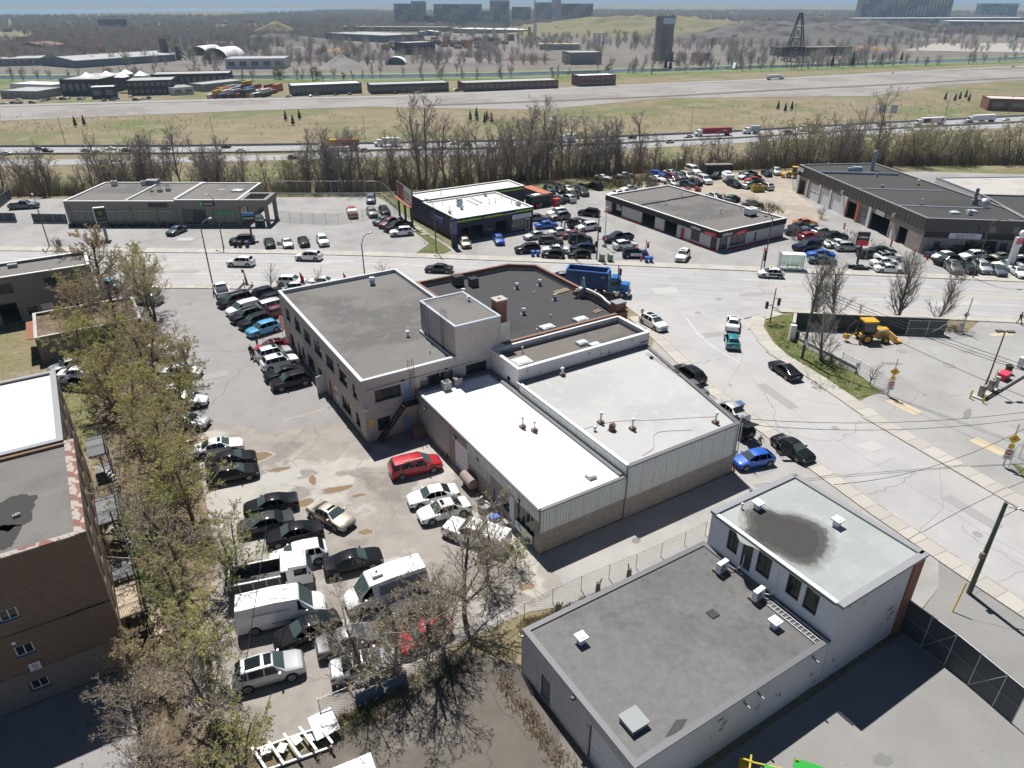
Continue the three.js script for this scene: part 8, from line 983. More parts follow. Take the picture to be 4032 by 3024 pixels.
{ const t = thing('tractor','green tractor with a yellow front bucket at the bottom edge of the picture','tractor',16,0.03,-24.45,2.75),gr = mt([0.01,0.3,0.03],0.4),y = mt([0.45,0.36,0.02],0.5); wheels(t,[[-0.6,0.8],[-0.6,-0.8]],0.65,0.4); wheels(t,[[1.4,0.7],[1.4,-0.7]],0.4,0.3); part(t,'hood',bx(1.5,0.6,0.7,1,0.8),gr); part(t,'cab_glass',bx(1.2,1.2,1.1,-0.4,1),glassCarL); part(t,'cab_roof',M([bx(1.5,0.14,1.4,-0.4,2.2),bx(1.2,0.06,1.1,-0.4,2.34)]),gr); part(t,'beacon',cyl(0.08,0.07,0.16,0.2,2.34,0.5,8),mat.orangeP); part(t,'fender',[bx(1,0.1,0.35,-0.6,1.3,0.8),bx(1,0.1,0.35,-0.6,1.3,-0.8)],gr); part(t,'loader_arm',[bar([0.5,1.3,0.55],[2.4,0.9,0.55],0.07),bar([0.5,1.3,-0.55],[2.4,0.9,-0.55],0.07)],y); part(t,'bucket',[bx(0.1,0.7,1.9,2.5,0.3),bx(0.6,0.08,1.9,2.8,0.3),bx(0.7,0.1,0.1,2.7,0.95,0.5),bx(0.7,0.1,0.1,2.7,0.95,-0.5)],y); }

function containerBox(t,L,H,Wd,m) { part(t,'box',bx(L,H,Wd),m); for (let i = 0; i < floor(L / 0.5); i++) for (const s of [1,-1]) part(t,'corrugation',bx(0.22,H - 0.3,0.05,-L / 2 + 0.35 + i * 0.5,0.15,s * (Wd / 2 + 0.02)),m); part(t,'corner_post',[[1,1],[1,-1],[-1,1],[-1,-1]].map(([a,b]) => bx(0.16,H + 0.02,0.16,a * (L / 2 - 0.05),0,b * (Wd / 2 - 0.05))),m); }
{ const t = thing('shipping_container','rust topped shipping container behind the navy garage','container',5.6,0,-160.4,-1.0); containerBox(t,8.4,2.6,2.4,mt([0.05,0.055,0.065],0.6)); part(t,'rusty_roof',bx(8.4,0.05,2.4,0,2.6),mt([0.42,0.14,0.075],0.8)); }
{ const t = thing('shipping_container','dark open ended container in front of the rust topped one','container',5.6,0,-156.2,TH); containerBox(t,4.6,2.5,2.4,mt([0.025,0.03,0.035],0.6)); part(t,'door_leaf',bx(1.2,2.4,0.08,3,0.05,0.9,-0.3),mt([0.1,0.12,0.13],0.6)); part(t,'pallet_on_roof',bx(2,0.2,1.4,-0.6,2.52,0.2,0.2),mat.whiteP); }
{ const t = thing('shipping_container','black shipping container at the back of the dirt yard','container',53.4,0,-188.6,0.1); containerBox(t,7,2.6,2.4,mt([0.02,0.022,0.022],0.6)); part(t,'grey_roof',bx(7,0.05,2.4,0,2.6),mt([0.16,0.15,0.13],0.8)); }
{ const t = thing('donation_bin','red clothes donation bin with a dark label','bin',9.7,0,-156,TH); part(t,'bin_body',bx(1.3,1.65,1.2),mat.redP); part(t,'hood',bx(1.4,0.12,1.3,0,1.65),mat.redP); signPart(t,'bin_label',0.7,0.9,sign(0.7,0.9,(g,w,h) => { bg(g,w,h,'#2a2b30'); txt(g,'A',w / 2,h * 0.4,h * 0.5,'#ddd'); },64),0,0.4,0.62,0,0.02,mat.black); }
{ const t = thing('dumpster','yellow green dumpster heaped with scrap in the dirt yard','dumpster',58.2,0,-169.8,0.1),m = mt([0.3,0.28,0.03],0.6); part(t,'bin_body',[bx(2.9,1.3,0.08,0,0.1,0.85),bx(2.9,1.5,0.08,0,0.1,-0.85),bx(0.08,1.4,1.7,1.42,0.1),bx(0.08,1.4,1.7,-1.42,0.1),bx(2.8,0.1,1.7,0,0.1)],m); for (let i = 0; i < 5; i++) part(t,'rib',bx(0.12,1.2,0.1,-1.2 + i * 0.6,0.1,0.93),m); part(t,'scrap',[0,1,2,3,4,5].map((i) => bx(0.7,0.3,0.6,-1 + i * 0.4,1.15,(i % 2) * 0.5 - 0.3,i,0.3)),mat.rust); }
{ const t = thing('boat_trailer','white boat shell on a trailer in the dirt yard','boat',53.6,0,-180.2,1.6); const s = new THREE.Shape([[-2.3,-0.85],[1.2,-0.9],[2.5,0],[1.2,0.9],[-2.3,0.85]].map((q) => new THREE.Vector2(...q))); part(t,'hull',new THREE.ExtrudeGeometry(s,{ depth: 0.9,bevelEnabled: true,bevelSize: 0.2,bevelThickness: 0.25,bevelSegments: 3 }).rotateX(-PI / 2).translate(0,1,0),mat.whiteP); part(t,'deck',bx(2,0.5,1.4,-0.4,2.1),mat.whiteP); part(t,'trailer',[bx(5,0.14,0.14,0,0.55,0.7),bx(5,0.14,0.14,0,0.55,-0.7),bx(0.14,0.14,1.6,-1,0.5)],mat.galv); wheels(t,[[-1,0.85],[-1,-0.85]],0.34,0.22); }
{ const t = thing('scrap_heap','heap of red scrap parts behind the grey roof','scrap',42.6,0,-170.4),r = rng(5); for (let i = 0; i < 16; i++) part(t,'scrap_piece',new THREE.TorusGeometry(0.3 + 0.2 * r(),0.12,5,9),i % 3 ? mt([0.35,0.06,0.06],0.7) : mat.rust,(r() - 0.5) * 5,0.2 + 0.5 * r(),(r() - 0.5) * 1.6,r() * 3); }
{ const t = thing('fuel_pump_island','fuel pump island with two weathered pumps and tall hoses','fuel pumps',54.6,0,-71.5,0.62); part(t,'island',bx(4.2,0.2,1,0,0),mat.concrete); for (const x of [-1.2,1.1]) { const p = part(t,'pump',bx(0.75,1.3,0.5,x,0.2),mt([0.3,0.29,0.26],0.6)); part(p,'pump_face',bx(0.55,0.4,0.03,x,0.95,0.26),mat.black); part(p,'hose',tube([[x - 0.4,0.9,0.2],[x - 0.6,1.5,0.2],[x - 0.5,2.2,0.2],[x - 0.35,3,0.2]],0.03,5,14),mat.black); } part(t,'post',bx(0.4,1.5,0.4,2.4,0),mat.concrete); }
single('kerb_rail','long dark kerb rail leading from the fuel pumps to the right edge','rail',bx(11.5,0.16,0.22),mat.black,58.3,0.02,-73.2,0.62); { const t = thing('fuel_pump','single fuel pump at the right edge of the fuel yard','fuel pump',62.8,0,-78.2,0.6); part(t,'pump',bx(0.7,1.4,0.5),mat.copeWhite); part(t,'pump_face',bx(0.5,0.4,0.03,0,0.85,0.26),mat.black); } { const t = thing('storage_bin','bright red plastic bin in the fuel yard','bin',58.9,0,-75.2,0.6); part(t,'bin_body',bx(1.5,0.75,0.9),mt([0.55,0.02,0.06],0.5)); part(t,'lid',bx(1.6,0.12,1,0,0.75),mt([0.6,0.05,0.1],0.5)); }
{ const t = thing('oil_tank','rusty horizontal oil tank against the ribbed wall','tank',-4,0,-53.6,TH + PI / 2); part(t,'tank',M([cyl(0.55,0.55,1.7,0,-0.85,0,16).rotateZ(PI / 2),new THREE.SphereGeometry(0.55,12,8).scale(0.35,1,1).translate(0.85,0,0),new THREE.SphereGeometry(0.55,12,8).scale(0.35,1,1).translate(-0.85,0,0)]).translate(0,0.95,0),mt([0.3,0.24,0.2],0.8)); part(t,'leg',[bx(0.1,0.5,0.6,0.6),bx(0.1,0.5,0.6,-0.6)],mat.rust); }
{ const t = thing('armchair','grey armchair dumped beside the ribbed wall','armchair',-2.4,0.02,-50.2,0.9),m = mt([0.33,0.31,0.3],0.95); part(t,'seat',bx(0.7,0.45,0.75,0,0.05),m); part(t,'backrest',bx(0.75,0.75,0.22,0,0.4,-0.4,0,-0.25),m); for (const s of [1,-1]) part(t,'armrest',bx(0.2,0.6,0.8,s * 0.45,0.05),m); }
{ const t = thing('steel_drum','grey steel drum lying beside a small table at the ribbed wall','drum',-1.2,0,-47.6,0.6); part(t,'drum',M([cyl(0.32,0.32,0.95,0,-0.48,0,16).rotateZ(PI / 2),new THREE.TorusGeometry(0.32,0.03,5,16).rotateY(PI / 2).translate(0.2,0,0),new THREE.TorusGeometry(0.32,0.03,5,16).rotateY(PI / 2).translate(-0.2,0,0)]).translate(0,0.34,0),mat.copeGrey); } { const t = thing('side_table','small grey table beside the steel drum','table',-0.3,0,-48,TH); part(t,'table_top',bx(0.9,0.06,0.7,0,0.7),mat.greyP); for (const [x,z] of [[0.38,0.28],[-0.38,0.28],[0.38,-0.28],[-0.38,-0.28]]) part(t,'leg',bx(0.05,0.7,0.05,x,0,z),mat.greyP); } single('tarp_bundle','blue tarp bundle beside the ribbed wall','tarp',bx(0.9,0.45,0.6).toNonIndexed(),mat.blueP,-1.5,0.02,-48.9,0.5);
{ const t = thing('pallet_stack','dark wooden pallets leaning in the shaded corner','pallets',-9.7,0,-62.3,0.4); for (let i = 0; i < 4; i++) for (let k = 0; k < 6; k++) part(t,'board',bx(0.12,1.3,0.03,-0.5 + k * 0.2,0,i * 0.16,0,-0.3),mat.wood); part(t,'rail',[0,1,2,3].map((i) => bx(1.2,0.1,0.05,0,0.6,i * 0.16 - 0.18,0,-0.3)),mat.wood); }
{ const t = thing('feather_flag','yellow and red feather flag beside the car ramp frame','flag',-41.4,0,-104.4); part(t,'pole',bar([0,0,0],[0,3.2,0],0.025),mat.black); const f = new THREE.Shape([[0,0.8],[0.5,0.9],[0.1,3.4],[-0.3,3.6],[0,3]].map((q) => new THREE.Vector2(...q))); part(t,'banner',new THREE.ExtrudeGeometry(f,{ depth: 0.02,bevelEnabled: false }),mt([0.7,0.35,0.05],0.7)); part(t,'banner_tip',bx(0.4,0.5,0.03,-0.1,3,0.01),mat.redP); }
[['red feather flag beside the parked white SUV',-33,-105.2],['red feather flag behind the parked white sedan',-26.2,-105]].forEach(([l,x,z]) => { const t = thing('feather_flag',l,'flag',x,0.1,z,0.3); part(t,'pole',bar([0,0,0],[0,2.6,0],0.025),mat.black); const f = new THREE.Shape([[0,0.5],[0.55,0.5],[0.5,1.8],[0,2.8]].map((q) => new THREE.Vector2(...q))); part(t,'banner',new THREE.ExtrudeGeometry(f,{ depth: 0.02,bevelEnabled: false }),mat.redP); });
{ const t = thing('checkered_flag','red and white checkered feather flag at the corner of the beige building','flag',-30.9,0,-87.4,0.9),w = mat.whiteP; part(t,'pole',bar([0,0,0],[0,3.1,0],0.025),mat.black); for (let i = 0; i < 3; i++) for (let j = 0; j < 9; j++) part(t,'check',bx(0.19,0.25,0.02,0.1 + i * 0.2 - j * 0.035,0.8 + j * 0.25),(i + j) % 2 ? w : mat.redP); }
{ const t = thing('car_ramp_frame','black steel display ramp frame behind the row of cars','ramp',-41.4,0,-102.6,-0.5); for (const s of [-0.9,0.9]) part(t,'ramp',bx(0.45,0.1,3.2,s,0.7,0,0,0.42),mat.black); part(t,'cross_bar',[bx(2.2,0.08,0.1,0,1.3,-1.2),bx(2.2,0.08,0.1,0,0.4,0.9)],mat.black); part(t,'leg',[bar([-0.9,0,-1.3],[-0.9,2,-1.3],0.06),bar([0.9,0,-1.3],[0.9,2,-1.3],0.06)],mat.black); }
single('plank','pale yellow plank lying at the edge of the trees','plank',bx(2.4,0.06,0.3),mt([0.5,0.36,0.2],0.85),-32.6,0.03,-61.7,0.35);
[[-20.2,-141,0.2,'white board lying on the grass strip, farthest of three'],[-18.6,-137.4,0.5,'white board lying on the grass strip, middle of three'],[-16.6,-134.6,0.1,'white board lying on the grass strip, nearest of three']].forEach(([x,z,r,l]) => single('board',l,'board',bx(2,0.06,0.9),mat.woodL,x,0.1,z,r));
{ const t = thing('lumber_stack','pale planks stacked at the side wall of the apartment block','lumber',-26.2,0,-37.5,TH); for (let i = 0; i < 6; i++) part(t,'plank',bx(0.3,0.06,3.4,0.2 * (i % 3),0.06 + 0.07 * floor(i / 3),0.3 * (i % 2),0.06 * i),mat.woodL); }
[[3.4,-38.3],[6.6,-40.4],[9.2,-41.9]].forEach(([x,z],i) => single('tree_stump','cut grey tree stump standing along the chain link fence','stump',M([cyl(0.22,0.16,0.9,0,0,0,8),bar([0.1,0.4,0],[0.35,1.1,0.1],0.07,0.05)]),mat.bark,x,0,z,i,'stumps along the alley fence'));
// the low plain: sheds, towers, stacks, traffic
const F = {}; const fm = (r,g,b) => F[[r,g,b]] ??= mt([r,g,b],0.85);

function shed(name,label,x0,z0,x1,z1,h,d,w,rf,cols = 0,rows = 1,kind = '',cat = 'building') {
const L = hypot(x1 - x0,z1 - z0),t = thing(name,label,cat,x0,LOW,z0,atan2(-(z1 - z0),x1 - x0)),wm = fm(...w),rm = fm(...rf);
if (kind === 'gable') { const s = new THREE.Shape([[0,0],[L,0],[L,h * 0.72],[L / 2,h],[0,h * 0.72]].map((q) => new THREE.Vector2(...q))); part(t,'wall',new THREE.ExtrudeGeometry(s,{ depth: d,bevelEnabled: false }).translate(0,0,-d),wm); const rl = hypot(L / 2,h * 0.28); for (const s of [1,-1]) part(t,'roof',bx(rl + 0.6,0.3,d + 0.6,L / 2 + s * L / 4,h * 0.86,-d / 2,0,0,-s * atan2(h * 0.28,L / 2)),rm); }
else if (kind === 'arch') { part(t,'cover',new THREE.CylinderGeometry(L / 2,L / 2,d,16,1,true,-PI / 2,PI).rotateX(-PI / 2).rotateZ(0).scale(1,h / (L / 2),1).translate(L / 2,0,-d / 2),rm); part(t,'end_wall',new THREE.CircleGeometry(L / 2 - 0.2,16,0,PI).scale(1,h / (L / 2),1).translate(L / 2,0,-d + 0.5),wm); }
else { part(t,'wall',bx(L,h,d,L / 2,0,-d / 2),wm); part(t,'roof',bx(L - 0.8,0.3,d - 0.8,L / 2,h - 0.1,-d / 2),rm); part(t,'parapet',ring([[-0.1,0.1],[L + 0.1,0.1],[L + 0.1,-d - 0.1],[-0.1,-d - 0.1]],[[0.4,-0.4],[L - 0.4,-0.4],[L - 0.4,-d + 0.4],[0.4,-d + 0.4]],0.5),wm,0,h,0); }
const g = cols && bx(L / cols * (kind === 'tower' ? 0.55 : 0.6),h / rows * 0.45,0.12),gs = kind === 'tower' ? fm(0.24,0.27,0.3) : mat.glassPale;
for (let i = 0; i < cols; i++) for (let j = 0; j < rows; j++) part(t,'window',g,kind === 'tower' ? ((floor(i / 3) * 5 + floor(j / 4) * 3) % 4 < 2 ? fm(0.6,0.62,0.64) : (i + j) % 3 ? gs : mat.glassB) : gs,L * (i + 0.5) / cols,h * (j + 0.32) / rows,0.06);
return t;
}
const BK = [0.045,0.04,0.042],GY = [0.3,0.3,0.29],WH = [0.62,0.63,0.64],BR = [0.16,0.07,0.055],DB = [0.09,0.065,0.055],BG = [0.17,0.2,0.23],PG = [0.36,0.37,0.36],CN = [0.22,0.2,0.18];
[['warehouse','black brick warehouse with white skylights beside the service road',-339,-575,-310,-577,11.2,60,BK,PG,6,1],['annex','small black brick cube with pale roof in front of the black warehouse',-307,-556,-292,-562,7.6,14,BK,WH,2,1],['warehouse','black brick office with white sign right of the small cube',-291,-578,-260,-587,9.9,28,BK,PG,8,2],['warehouse','long black rear wing of the brick warehouse',-300,-640,-240,-655,9,26,BK,PG,12,1],['garage_row','low white end building right of the black warehouse',-257,-578,-245,-588,5,22,WH,GY,2,1],['garage_row','row of grey garages behind the white end building',-243,-604,-222,-640,5,18,GY,PG,6,1],['workshop','low pale workshop left of the black warehouse',-376,-560,-346,-556,5,28,GY,PG,5,1],['workshop','white roofed shed at the left edge behind the low workshop',-400,-610,-360,-600,5,22,WH,WH,0,1],['shed','long grey gabled shed beyond the canal at the left',-520,-858,-462,-822,10,120,BG,PG,0,1,'gable'],['shed','low grey wing left of the long gabled shed',-575,-840,-522,-862,7,50,GY,PG,8,1],['shed','rust roofed gabled shed at the far left',-662,-1040,-615,-1040,14,46,BG,[0.22,0.13,0.09],3,1,'gable'],['shed','long rust roofed shed along the left edge',-720,-900,-590,-985,8,40,GY,[0.24,0.15,0.11],0,1],['arched_hangar','white arched fabric hangar, left of the pair',-424,-1020,-396,-1016,11,44,[0.35,0.28,0.18],[0.8,0.8,0.8],0,1,'arch'],['arched_hangar','white arched fabric hangar, right of the pair',-376,-948,-344,-942,13,44,[0.35,0.28,0.18],[0.8,0.8,0.8],0,1,'arch'],['warehouse','white flat roofed warehouse right of the arched hangars',-300,-812,-240,-820,9.5,40,WH,PG,5,1],['apartment_tower','dark slab apartment block alone in the far woods',-1001,-1926,-943,-1939,22,20,[0.05,0.045,0.045],GY,8,5],['strip_mall','grey roofed strip building with blue signs along the service road',-166,-576,-117,-596,6.8,20,[0.1,0.1,0.105],WH,16,1],['strip_mall','brown brick strip building with tall windows along the service road',-109,-588,-50,-606,6.2,20,DB,PG,26,1],['strip_mall','red brick strip building along the service road',-38,-604,38,-629,6,20,BR,PG,16,1],['office','two storey brick office with white bands at the end of the strip',56,-641,88,-652,8,16,BR,WH,7,2],['warehouse','large blue grey warehouse in the middle distance',-343,-1449,-217,-1335,10.5,90,BG,PG,0,1],['warehouse','very long low warehouse behind the blue grey one',-407,-1840,-150,-1800,9,60,CN,[0.3,0.27,0.24],0,1],['warehouse','white roofed warehouse below the high rises',-132,-1740,20,-1660,8,80,GY,[0.7,0.7,0.7],0,1],['shed','blue steel shed beside the container stacks',-189,-1600,-150,-1600,9,40,[0.06,0.16,0.24],WH,0,1,'gable'],['office','black glass office beyond the canal',-138,-1032,-104,-1062,13.8,30,BK,PG,8,3],['arched_hangar','white quonset hut beyond the canal',-141,-868,-119,-868,8,16,[0.6,0.6,0.6],[0.8,0.8,0.8],0,1,'arch'],['warehouse','grey block building behind the canal trees',65,-869,101,-878,12,30,[0.26,0.25,0.25],PG,0,1],['warehouse','long low beige roofed depot behind the grey block building',40,-1140,98,-1140,7,40,PG,[0.42,0.33,0.22],0,1],['warehouse','dark low depot right of the rusty lattice tower',345,-997,443,-1020,10,30,[0.07,0.06,0.058],CN,0,1],['pump_house','red brick pump house with pale roof beside the highway',312,-496,345,-486,7,18,[0.19,0.075,0.055],[0.55,0.5,0.45],3,1],['warehouse','long white roofed plant at the right edge',1163,-2115,1420,-2065,14,90,BG,[0.75,0.75,0.75],0,1],['warehouse','very long pale roofed hall below the right towers',1050,-2420,1650,-2520,14,80,BG,[0.66,0.68,0.7],0,1],['kiosk','teal steel kiosk beside the concrete tower',220,-928,238,-937,7.5,10,[0.04,0.1,0.13],PG,0,1]].forEach((a) => shed(...a));
for (let k = 0; k < 5; k++) single('skylight','white pyramid skylight on the black brick warehouse','skylight',new THREE.ConeGeometry(6,3.4,4).rotateY(PI / 4),mat.whiteP,-331 + k * 9,LOW + 12.9,-600 - (k % 3) * 13,0,'skylights of the black warehouse');
const HR = [['grey and white high rise with balconies, leftmost of the cluster',-331,-2250,-288,-2250,54,40,[0.2,0.21,0.22],10,16],['taller grey high rise beside the leftmost one',-283,-2255,-251,-2250,60,40,[0.24,0.25,0.27],7,18],['wide patchwork high rise block',-218,-2229,-92,-2205,53,40,[0.22,0.23,0.25],22,15],['stepped lower high rise right of the patchwork block',-89,-2170,-50,-2172,36,30,[0.3,0.31,0.33],8,11],['tallest white and grey tower in the left cluster',-49,-2174,-7,-2190,62,34,[0.26,0.27,0.29],8,18],['low brick block between the first two high rises',-249,-2260,-220,-2262,24,30,[0.16,0.11,0.09],8,8],['brick mid rise beside the orange crane',0,-2476,58,-2476,44,36,[0.2,0.16,0.15],12,12],['grey mid rise behind the orange crane',76,-2606,130,-2606,56,36,[0.24,0.24,0.26],12,15],['slim white tower beside the red brick high rise',133,-2677,163,-2677,65,30,[0.42,0.43,0.45],6,18],['wide red brick high rise at the right of the cluster',168,-2721,278,-2751,52,40,[0.2,0.09,0.075],22,14],['dark curved tower, left of the right edge pair',1174,-2700,1290,-2700,66,40,[0.12,0.11,0.11],18,16],['dark brick tower, right of the right edge pair',1292,-2702,1480,-2702,64,40,[0.13,0.09,0.08],26,16],['dark office block at the top right corner',1930,-3300,2080,-3300,50,40,[0.08,0.12,0.12],12,10]];
for (const [l,a,b,c,d,h,dp,w,cx,cy] of HR) shed('high_rise',l,a,b,c,d,h,dp,w,GY,min(cx,16),cy,'tower');
{ const t = thing('concrete_tower','tall concrete silo tower with a blue and white panel','tower',170,LOW,-934),c = fm(0.28,0.255,0.235); part(t,'base',bx(24,9,14,11,0,-6),fm(0.22,0.2,0.18)); for (const x of [5.8,16.2]) part(t,'shaft',cyl(5.6,5.6,36,x,9,-6,16),c); part(t,'shaft',bx(21,36,8,11,9,-7),c); part(t,'head',bx(22.6,3.4,13,11,44,-6),c); part(t,'panel',[bx(15,6.5,0.4,14.4,39,0.9)],sign(15,6.5,(g,w,h) => { bg(g,w,h,'#cfe0ee'); g.fillStyle = '#3b8ad0'; g.fillRect(w * 0.55,0,w * 0.3,h); g.fillStyle = '#8fbfe2'; g.fillRect(w * 0.4,0,w * 0.15,h); })); part(t,'rubble',[0,1,2,3,4].map((k) => bx(2.2,1.6,2,3 + k * 4,47.4,-6,k)),c); }
{ const t = thing('lattice_tower','rusty black lattice tower tapering to its top','tower',332,LOW,-919),m = fm(0.035,0.028,0.026),gs = []; const lv = [0,12,24,36,50],hw = [10,8.5,6.5,4.5,1.6]; for (let k = 0; k < 4; k++) for (const [a,b] of [[1,1],[1,-1],[-1,-1],[-1,1]]) { const P = (j,u,v) => [u * hw[j],lv[j],v * hw[j] * 0.7]; const q = { '1,1': [1,-1],'1,-1': [-1,-1],'-1,-1': [-1,1],'-1,1': [1,1] }[[a,b]]; gs.push(bar(P(k,a,b),P(k + 1,a,b),0.5),bar(P(k,a,b),P(k + 1,...q),0.3),bar(P(k + 1,a,b),P(k + 1,...q),0.35),bar(P(k,...q),P(k + 1,a,b),0.3)); } part(t,'lattice',gs,m); part(t,'platform',[bx(24,0.8,16,-2,15,0),bx(5,1,4,0,50,0)],m); part(t,'lower_frame',[[-12,6],[-12,-6],[9,6],[9,-6],[-5,6],[3,6]].map(([x,z]) => bar([x,0,z],[x,15,z],0.5)),m); }
[[-416,-937,5,24,'rusty process tower of the asphalt plant'],[-402,-940,3,15,'low tank tower beside the process tower']].forEach(([x,z,r,h,l]) => { const t = thing('process_tower',l,'tower',x,LOW,z),m = fm(0.12,0.11,0.105); part(t,'vessel',cyl(r,r * 0.8,h,0,0,0,10),m); part(t,'platform',[bx(r * 2.6,0.5,r * 2.6,0,h * 0.4),bx(r * 2.2,0.5,r * 2.2,0,h * 0.75)],m); part(t,'conveyor',bar([r,h * 0.7,0],[r * 5,1,3],0.8),m); });
single('chimney','tall grey chimney beside the arched hangars','chimney',M([cyl(1.5,1.1,27,0,0,0,12),cyl(1.6,1.6,1.2,0,26,0,12)]),fm(0.4,0.42,0.43),-434,LOW,-1029);
for (let i = 0; i < 3; i++) { const t = thing('silo',['left white silo of the concrete plant','middle white silo of the concrete plant','right white silo of the concrete plant'][i],'silo',129 + i * 7,LOW,-1230,0,'silos of the concrete plant'); part(t,'drum',cyl(2.7,2.7,14,0,5,0,14),fm(0.68,0.68,0.66)); part(t,'cone',cyl(1,2.7,3,0,2,0,14),fm(0.5,0.5,0.5)); part(t,'leg',[bar([2,0,2],[2,5,2],0.3),bar([-2,0,2],[-2,5,2],0.3),bar([0,0,-2],[0,5,-2],0.3)],mat.galv); }
[['yellow silo of the ready mix yard',31,[0.55,0.36,0.05],22],['white silo of the ready mix yard',41,[0.7,0.7,0.68],27]].forEach(([l,x,c,h]) => { const t = thing('silo',l,'silo',x,LOW,-1410); part(t,'drum',cyl(2.8,2.8,h,0,0,0,14),fm(...c)); part(t,'hopper',bx(9,3,4,6,2,4,0,0,-0.5),fm(0.5,0.34,0.06)); });
{ const t = thing('tower_crane','orange tower crane among the high rises','crane',72,LOW,-2560); part(t,'mast',bx(3,78,3),fm(0.6,0.17,0.04)); part(t,'jib',[bx(70,2,2,16,76),bx(3,9,3,0,78)],fm(0.6,0.17,0.04)); }
{ const t = thing('footbridge','pale green arched footbridge over the canal','bridge',236,LOW,-822,1.25); part(t,'deck',tube([[-18,0.5,0],[-9,3.6,0],[0,4.6,0],[9,3.6,0],[18,0.5,0]],1.1,6,24).scale(1,1,1.4),fm(0.4,0.5,0.47)); part(t,'railing',[tube([[-18,1.6,1.5],[0,5.8,1.5],[18,1.6,1.5]],0.2,5,20),tube([[-18,1.6,-1.5],[0,5.8,-1.5],[18,1.6,-1.5]],0.2,5,20)],fm(0.3,0.4,0.38)); }

function mound(name,x,z,rx,rz,h,m,s,sharp = 1) { const P = [],U = [],I = [],n = 72,k = 22; for (let j = 0; j <= k; j++) for (let i = 0; i <= n; i++) { const a = i / n * 6.2832,q = j / k,e = 0.85 + 0.3 * fbm2(cos(a) * 1.4 + s,sin(a) * 1.4 + s * 3,2),X = x + cos(a) * rx * q * e,Zz = z + sin(a) * rz * q * e,y = h * (sharp > 1 ? 1 - q : 1 - sm(0.15,1,q)) * (0.9 + 0.9 * (fbm2(X / 34 + s,Zz / 22,4) - 0.5)); P.push(X,LOW - 0.3 + y,Zz); U.push(X,-Zz); } for (let j = 0; j < k; j++) for (let i = 0; i < n; i++) { const a = j * (n + 1) + i; I.push(a,a + 1,a + n + 2,a,a + n + 2,a + n + 1); } const g = new THREE.BufferGeometry(); g.setAttribute('position',new THREE.Float32BufferAttribute(P,3)); g.setAttribute('uv',new THREE.Float32BufferAttribute(U,2)); g.setIndex(I.reverse()); g.computeVertexNormals(); setting(name,g,m); }
mound('grass_hill',300,-1800,430,330,30,mat.hillgrass,2); mound('earth_hill',480,-1420,270,190,27,mat.mound,5); mound('earth_hill',690,-1600,190,130,25,mat.mound,8); mound('earth_hill',-390,-1330,120,120,13,mat.mound,11); mound('grass_hill',-480,-1600,70,50,22,mat.hillgrass,13); mound('gravel_pile',-182,-830,26,24,13,fm(0.19,0.18,0.17),3,2); mound('gravel_pile',-172,-955,24,20,11,fm(0.07,0.07,0.07),4,2); mound('gravel_pile',-232,-930,42,30,8,mat.mound,6); mound('soil_pile',-240,-1120,34,16,3.5,fm(0.42,0.2,0.09),7); mound('soil_pile',520,-1150,40,20,4,fm(0.35,0.17,0.08),9); mound('scrap_pile',20,-940,40,22,6,fm(0.1,0.055,0.045),10); mound('scrap_pile',-60,-930,46,20,4,fm(0.2,0.18,0.17),12);
setting('track_field',sheet([[560,-1120],[760,-1060],[1000,-1180],[980,-1330],[700,-1300]]),fm(0.36,0.33,0.29),LOW + 0.4);

{ const cs = [['rust red',[0.24,0.06,0.05]],['white',[0.6,0.6,0.6]],['yellow',[0.5,0.32,0.04]],['grey',[0.3,0.32,0.33]],['blue',[0.08,0.16,0.27]],['orange',[0.45,0.16,0.06]],['dark green',[0.06,0.1,0.08]]],g = bx(12.2,2.6,2.45),r = rng(66); const put = (x,z,k,ry,w,gr) => { const [n,c] = cs[floor(r() * cs.length)]; single('freight_container',n + ' freight container ' + w,'container',g,fm(...c),x,LOW + 0.15 + k * 2.62,z,ry,n + ' ' + gr); };
for (let i = 0; i < 12; i++) for (let j = 0; j < 3; j++) { const n = 1 + floor(r() * 2.4) * (j > 0 ? 1 : 0.5); for (let k = 0; k < n; k++) put(-222 + i * 3.3 + (r() - 0.5),-566 - j * 17 - i * 0.7,k,1.35,'in the stacks beside the service road','containers beside the service road'); }
for (let i = 0; i < 13; i++) for (let j = 0; j < 5; j++) if (r() < 0.75) for (let k = 0; k < 1 + floor(r() * 4); k++) put(-196 + i * 14.5 + j * 5,-1118 - j * 52 - i * 6,k,0.1,'in the far terminal stacks','containers in the far terminal'); }

